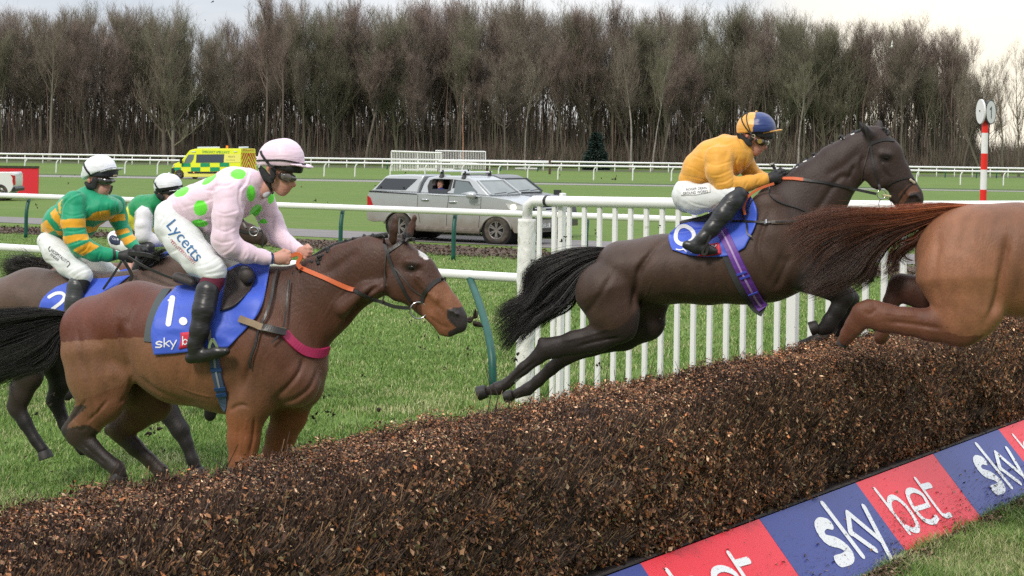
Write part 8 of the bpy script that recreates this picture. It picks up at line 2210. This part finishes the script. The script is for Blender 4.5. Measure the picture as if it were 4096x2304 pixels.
Tubes(S, H4, [[(345, 840, 68, 0, 1.35)], [(350, 850, 80, -.07, .95), (400, 920, 92, -.12, .9), (500, 1010, 92, -.18, .88), (590, 1085, 76, -.23, .85), (605, 1095, 70, -.23, .85)],
              [(380, 860, 80, .07, .95), (600, 960, 88, .15, .88), (740, 1050, 76, .22, .85), (820, 1085, 58, .23, .85)]], WH)
brc = S.mesh('breeches', .0082, m=cotton, parent=j3, noise=folds(.004, (9, 9, 12), 33), grooves=cr_(H4, [[(300, 800), (400, 860), (480, 900)], [(520, 1110), (580, 1065), (660, 1040)], [(480, 1080), (560, 1030), (640, 1000)], [(320, 980), (420, 990)], [(400, 880), (500, 940), (600, 1020)], [(300, 860), (330, 930)]], 10, .0065)); bvb = bvh_of(brc)
dk_ = dark_m if 'dark_m' in globals() else leather
text_on('lettering', bvb, H4, 'HOSPITALITY', (430, 950), (120, 90), 24, dk_, brc, fr4, off=.006)
text_on('lettering', bvb, H4, 'FINDER', (395, 958), (58, 44), 20, dk_, brc, fr4, off=.006)
print_on('lettering', bvb, H4, [[(362, 880), (352, 895), (358, 915)], [(495, 985), (505, 1005), (485, 1030)]], 5, dk_, brc, fr=fr4)
S = Sculpt(fr4, .01); S.chain(H4, [(595, 1120, 64, -.24, .8), (575, 1180, 62, -.25, .8)], (.014, .014, .016)); S.mesh('sock', .008, m=mat('maroon sock', attr='Col', rough=.8), parent=j3)
S = Sculpt(fr4, .02); S.chain(H4, [(552, 1170, 72, -.26, .78), (535, 1280, 66, -.28, .78), (505, 1400, 56, -.29, .78), (485, 1480, 44, -.30, .8)], (.045, .048, .050)); S.chain(H4, [(450, 1510, 32, -.3, .9), (520, 1510, 38, -.3, .8), (580, 1510, 28, -.3, .8)], (.03, .03, .03), k=.012)
S.mesh('boot', .008, m=boot_m, parent=j3)
WC = (0.78, 0.79, 0.83)
cap3, bc3 = helmet(fr4, S4, [[(1885, 600, 300, 0, .92), (1960, 580, 300, 0, .92)], [(1680, 690, 95, 0, 1.6)]], ((1590, 790), (2330, 500)), WC, [(2080, 620, 12, 24), (2230, 565, 12, 22), (2345, 545, 10, 9)], j3)
strap('goggle_strap', bc3, S4, [(1625, 460), (1650, 540), (1720, 640), (1790, 700)], .014, harness, cap3, fr4, off=.005)
S = Sculpt(fr4, .015); S.chain(S4, [(1930, 640, 250, 0, .95), (2040, 620, 240, 0, 1.0)], (.03, .03, .045))
pa3, pb3 = half(fr4, S4, (1700, 700), (2290, 722)), half(fr4, S4, (1590, 780), (2330, 490), keep_above=False)
S.mesh('helmet_shell', .006, m=mat('helmet shell', attr='Col', rough=.5), parent=j3, plane=lambda G: np.maximum(pa3(G), pb3(G)))
mb = MB(); q = fr4.world(fr4.loc(*S4(2200, 690), -.075)[0]); q2 = fr4.world(fr4.loc(*S4(2260, 688), -.03)[0]); mb.tube([q, q2], .007, 6); mb.build('badge', mat('tan badge', (.3, .24, .15), .5), cap3, world=True)
harness_set(fr4, S4, [[(1660, 830, 40, -.05, .6), (1720, 880, 70, -.06, .5), (1790, 880, 70, -.065, .45)], [(1830, 790, 70, -.085, .4), (1820, 900, 55, -.08, .4)]],
            [[(1700, 920), (1780, 1000), (1880, 1060), (1960, 1100)], [(2170, 880), (2150, 980), (2110, 1040)]], j3)
lens_set(fr4, S4, [(1900, 775, 55, -.078, .4), (2000, 795, 64, -.064, .6), (2100, 790, 58, -.03, 1.2), (2180, 785, 44, .01, 1)], [(1950, 785, 56, -.080, .4), (2040, 800, 60, -.064, .6), (2120, 795, 54, -.034, 1.2), (2195, 785, 38, .01, 1)], j3, dark=True)

# ---- jockey in green and yellow, farther back
j4 = empty('person', fr5.world(fr5.loc(*T5(150, 870), 0)[0]), 0, 'jockey in green and yellow silks with white sleeves, half hidden between two other jockeys', 'jockey')
S = Sculpt(fr5, .015)
skull(S, T5, [(665, 400, 95, 0, .8)], [(670, 440, 80, 0, .74), (665, 480, 60, 0, .74)], [(735, 460, 14, 0, .8), (745, 472, 13, 0, .8)], [[(715, 495, 10, 0, 1.6)]], [(690, 510, 28, 0, 1)], [(620, 470, 55, 0, .9), (570, 540, 60, 0, .9)], [(572, 415, 20, -.08, .4)], c=SK3)
S.chain(T5, [(170, 860, 60, 0, 1.2), (400, 600, 90, 0, 1.2), (520, 540, 80, 0, 1.2)], SK3); S.chain(T5, [(430, 600, 50, -.18), (420, 800, 42, -.2), (630, 895, 28, -.08)], SK3)
S.chain(T5, [(150, 880, 60, -.08), (330, 960, 42, -.18), (300, 1150, 36, -.26)], SK3)
body = S.mesh('body', .0095, m=skin_m, parent=j4)
S = Sculpt(fr5, .03); YG = np.array((0.70, 0.66, 0.05)); GN = np.array((0.008, 0.25, 0.085)); WHs = np.array((.78, .76, .80))
Tubes(S, T5, [[(250, 740, 60, 0, 1.3), (330, 650, 115, 0, 1.3), (430, 570, 135, 0, 1.2), (540, 530, 105, 0, 1.3)], [(430, 720, 110, 0, 1.1)], [(570, 480, 60, 0, 1.0)]], GN, .04)
Tubes(S, T5, [[(430, 620, 82, -.17, .95), (415, 730, 78, -.2, .9), (420, 820, 76, -.2, .9), (500, 875, 62, -.15, .9), (620, 895, 42, -.08, .9)]], WHs)
def colj4(C, V, P):
    q = (P - np.array(T5(0, 0))) / T5.s; sl = inpoly(q, [(335, 600), (400, 535), (470, 560), (520, 640), (505, 760), (540, 800), (700, 830), (700, 960), (380, 940), (330, 800)]) & (V[:, 1] < .0)
    C[:] = GN; yl = inpoly(q, [(150, 700), (270, 540), (285, 620), (340, 660), (420, 740), (600, 760), (600, 900), (100, 900)]) ; C[yl] = YG; C[sl] = WHs; return C
S.mesh('silks', .010, m=silk, parent=j4, noise=folds(.006, (8, 8, 10), 41), colorfn=colj4)
S = Sculpt(fr5, .03); Tubes(S, T5, [[(140, 840, 62, 0, 1.3), (150, 880, 70, -.05, 1)], [(160, 890, 74, -.1, .9), (260, 930, 70, -.16, .9), (340, 950, 60, -.2, .85)]], WH)
br4 = S.mesh('breeches', .010, m=cotton, parent=j4, noise=folds(.004, (12, 12, 12), 43)); bv_ = bvh_of(br4)
coons('navy_patch', bv_, T5, [(95, 835), (120, 822), (190, 850)], [(190, 850), (195, 880), (190, 912)], [(105, 905), (150, 918), (190, 912)], [(95, 835), (85, 870), (105, 905)], mat('navy patch', (.012, .02, .06), .7), br4, fr5, off=.006, res=8, wr=0)
text_on('lettering', bv_, T5, 'CLUB', (150, 860), (60, 8), 18, white_c, br4, fr5, off=.014)
S = Sculpt(fr5, .02); S.chain(T5, [(400, 950, 60, -.2, .8), (470, 950, 60, -.22, .8), (400, 1050, 55, -.26, .8), (350, 1150, 46, -.28, .8)], (.014, .014, .016)); S.mesh('boot', .012, m=boot_m, parent=j4)
S = Sculpt(fr5, .012); fist(S, fr5, T5, (625, 895), (670, 895), -.07, -.06, 1.1, (.02, .02, .022)); S.mesh('glove', .009, m=glove_m, parent=j4)
cap4, bc4 = helmet(fr5, T5, [[(640, 345, 122, 0, .92), (675, 350, 122, 0, .92)]], ((515, 405), (805, 365)), WC, [(720, 395, 5, 22), (800, 385, 5, 16), (830, 385, 4, 8)], j4, amp=.001)
S = Sculpt(fr5, .005); S.chain(T5, [(668, 222, 10, 0, 1.5)], WC); S.mesh('cap_button', .006, m=cap_m, parent=cap4)
strap('cap_band', bc4, T5, [(540, 385), (640, 375), (730, 360), (800, 345)], .026, harness, cap4, fr5, off=.004)
strap('goggle_strap', bc4, T5, [(525, 300), (540, 340), (570, 380), (600, 400)], .016, harness, cap4, fr5, off=.006)
S = Sculpt(fr5, .015); S.chain(T5, [(620, 400, 98, 0, .95), (680, 405, 98, 0, .98)], (.016, .016, .02)); pa4, pb4 = half(fr5, T5, (515, 415), (760, 425)), half(fr5, T5, (515, 400), (805, 360), keep_above=False)
S.mesh('helmet_shell', .008, m=mat('helmet shell', attr='Col', rough=.5), parent=j4, plane=lambda G: np.maximum(pa4(G), pb4(G)))
harness_set(fr5, T5, [[(545, 420, 15, -.06, .5), (575, 440, 30, -.07, .5), (600, 460, 26, -.075, .5)]], [[(590, 480), (610, 500), (630, 520)]], j4)
lens_set(fr5, T5, [(670, 415, 24, -.06, .6), (730, 420, 26, 0, 1.5)], [(690, 418, 22, -.06, .6), (740, 420, 22, 0, 1.5)], j4, dark=True)
# ------------------------------------------------------------------ the people in the pickup and the one standing far off
def seated(fr, zf, fx, fy, lat, coatc, label, skinc=SKIN, hairc=(.25, .2, .16)):
    e = empty('person', fr.world(fr.loc(*zf(fx, fy + 120), 0)[0] + np.array([0, lat, 0])), 0, label, 'man')
    S = Sculpt(fr, .02); c = fr.loc(*zf(fx, fy), 0)[0] + np.array([0, lat, 0])
    o = lambda x, y, z: c + np.array([x, y, z])
    S.raw([(o(0, 0, .03), .092, .85), (o(0, -.01, -.04), .075, .85)], skinc); S.raw([(o(.0, -.09, -.01), .014, 1), (o(0, -.105, -.03), .016, 1)], skinc, k=.008)
    S.raw([(o(0, -.07, -.085), .03, 1)], skinc, k=.015); S.raw([(o(-.02, -.085, -.062), .008, 1), (o(.02, -.085, -.062), .008, 1)], (.3, .1, .09), k=.004)
    for sx in (-.033, .033): S.raw([(o(sx, -.082, .02), .010, 1)], (.05, .04, .04), k=.003)
    for sx in (-.08, .08): S.raw([(o(sx, .0, .0), .018, .6)], skinc, k=.006)
    S.raw([(o(0, .01, -.1), .055, 1), (o(0, .02, -.2), .10, 1.4), (o(0, .04, -.45), .16, 1.2)], skinc)
    for sx in (-1, 1): S.raw([(o(.17 * sx, .03, -.22), .06, 1), (o(.22 * sx, .0, -.45), .045, 1), (o(.14 * sx, -.12, -.55), .035, 1)], skinc)
    S.mesh('body', .010, m=skin_m, parent=e)
    S = Sculpt(fr, .03); S.raw([(o(0, .02, -.19), .115, 1.4), (o(0, .04, -.50), .185, 1.2)], coatc)
    for sx in (-1, 1): S.raw([(o(.17 * sx, .03, -.22), .075, 1), (o(.22 * sx, .0, -.45), .062, 1), (o(.15 * sx, -.10, -.54), .05, 1)], coatc)
    S.mesh('jacket', .014, m=silk, parent=e)
    S = Sculpt(fr, .01); S.raw([(o(0, .02, .075), .085, .9), (o(0, .035, .03), .088, .9)], hairc); S.mesh('hair', .009, m=mat('short hair', attr='Col', rough=.8), parent=e)
seated(fr_p, zp, 872, 488, .30, (.02, .05, .35), 'grey-haired man in a blue jacket looking out of the open rear pickup window')
mb = MB()
pf = on_ground(2157, 681)
far_p = empty('person', pf, 0, 'lone person in dark clothes standing between the far rails', 'person')
frp = Frame(2157, 650, pf.y, 0.0); hs = 1.72
S = Sculpt(frp, .03); b0 = np.array([frp.local(np.array(pf))[0], 0, -frp.o.z])
q = lambda x, y, z: b0 + np.array([x, y, z])
S.raw([(q(0, 0, 1.60), .11, .9), (q(0, -.01, 1.53), .09, .9)], SKIN); S.raw([(q(0, 0, 1.45), .07, 1), (q(0, 0, 1.30), .17, .8), (q(0, 0, .95), .16, .8)], (.02, .022, .035))
for sx in (-1, 1):
    S.raw([(q(.19 * sx, 0, 1.36), .07, 1), (q(.25 * sx, -.02, 1.08), .06, 1), (q(.18 * sx, -.14, .95), .05, 1), (q(.14 * sx, -.2, .95), .05, 1)], (.02, .022, .035))
    S.raw([(q(.09 * sx, 0, .95), .11, 1), (q(.11 * sx, 0, .5), .075, 1), (q(.12 * sx, 0, .08), .055, 1), (q(.13 * sx, -.12, .05), .045, 1)], (.015, .016, .022))
S.mesh('body', .022, m=silk, parent=far_p)
S = Sculpt(frp, .02); S.raw([(q(0, 0, 1.66), .115, .95)], (.03, .03, .04)); S.raw([(q(0, -.08, 1.64), .05, 1)], (.03, .03, .04)); S.mesh('hat', .02, m=mat('short hair', attr='Col', rough=.8), parent=far_p)

# ------------------------------------------------------------------ clods of turf thrown up by the hooves
clod_m = mat('clod earth', (0.040, 0.026, 0.018), .95, var=.5, vscale=60, bump=1, bscale=120)
def clod_mesh(seed, spiky):
    rg = np.random.default_rng(seed); fr0 = Frame(2048, 1152, 10, 0); S = Sculpt(fr0, .006)
    for k in range(7 if spiky else 4):
        d = rg.normal(size=3) * (.011 if spiky else .007); S.raw([(d, rg.uniform(.004, .009), 1), (d * (1.8 if spiky else 1.2), .0025, 1)], (.04, .03, .02))
    o = S.mesh('clod', .0028); me = o.data; o.data.transform(Matrix.Translation(-fr0.o)); bpy.data.objects.remove(o); me.materials.clear(); me.materials.append(clod_m); return me
cms = [clod_mesh(k, k % 2 == 0) for k in range(6)]
spots = [(1893, 1286, 9.8, 2.2), (1698, 1287, 12, .8), (1640, 1290, 12, .6), (1695, 1345, 12, .9), (1690, 1390, 12, .7), (1755, 1348, 12, .8), (1780, 1475, 12, .6), (1516, 1640, 10, 1.5), (1255, 1670, 10, 1.0), (1180, 1650, 10, .9), (1320, 1655, 10, .8),
         (2243, 962, 14, 1.3), (2260, 948, 14, .8), (2405, 713, 14, .6), (2462, 716, 14, .8), (2130, 1042, 13, 1.0), (2062, 1425, 12, 1.3), (2075, 1415, 12, .8), (2393, 1458, 12, .9), (2640, 1275, 12, .6), (2240, 700, 16, .4), (1330, 1660, 10, .7), (612, 1720, 11, 1.5), (640, 1745, 11, .7),
         (213, 1575, 12, .7), (300, 700, 12, .4), (271, 732, 12, .4), (243, 706, 12, .4), (148, 823, 12, .5), (1207, 747, 12, .5), (1263, 802, 12, .5), (1310, 808, 12, .4), (1620, 690, 12, .4), (1500, 742, 12, .4), (2384, 928, 14, .6), (2388, 947, 14, .4), (2640, 903, 14, .6), (2290, 947, 14, .5), (985, 1370, 12, .5),
         (3197, 199, 12, .7), (850, 5, 12, .5), (820, 80, 12, .4), (1720, 1120, 12, .5), (1560, 1545, 10, .6), (1450, 1500, 10, .6), (1180, 1560, 10, .6), (1110, 1690, 10, .8), (1375, 1590, 10, .5), (1050, 1590, 10, .7)]
rgc = np.random.default_rng(77)
for k in range(14): spots.append((rgc.uniform(1150, 2050), rgc.uniform(1150, 1720), rgc.uniform(9.5, 13), rgc.uniform(.3, .9)))
for k in range(12): spots.append((rgc.uniform(0, 700), rgc.uniform(1500, 1900), rgc.uniform(10, 12), rgc.uniform(.3, .8)))
for k, (X, Y, d_, s_) in enumerate(spots):
    p = at(X, Y, d_)
    if p.z < .03: p.z = .04
    o = bpy.data.objects.new('turf_clod', cms[k % 6]); col.objects.link(o); o.location = p; o.rotation_euler = tuple(rgc.uniform(0, 6, 3)); o.scale = (s_,) * 3
    tag(o, 'small dark clod of turf kicked up by the hooves and caught in the air', 'clod', 'clods of turf in the air')
o = [c for c in col.objects if c.name.startswith('turf_clod')][0]; o['label'] = 'largest dark clod of turf in the air, just off the bay horse muzzle'; del o['group']
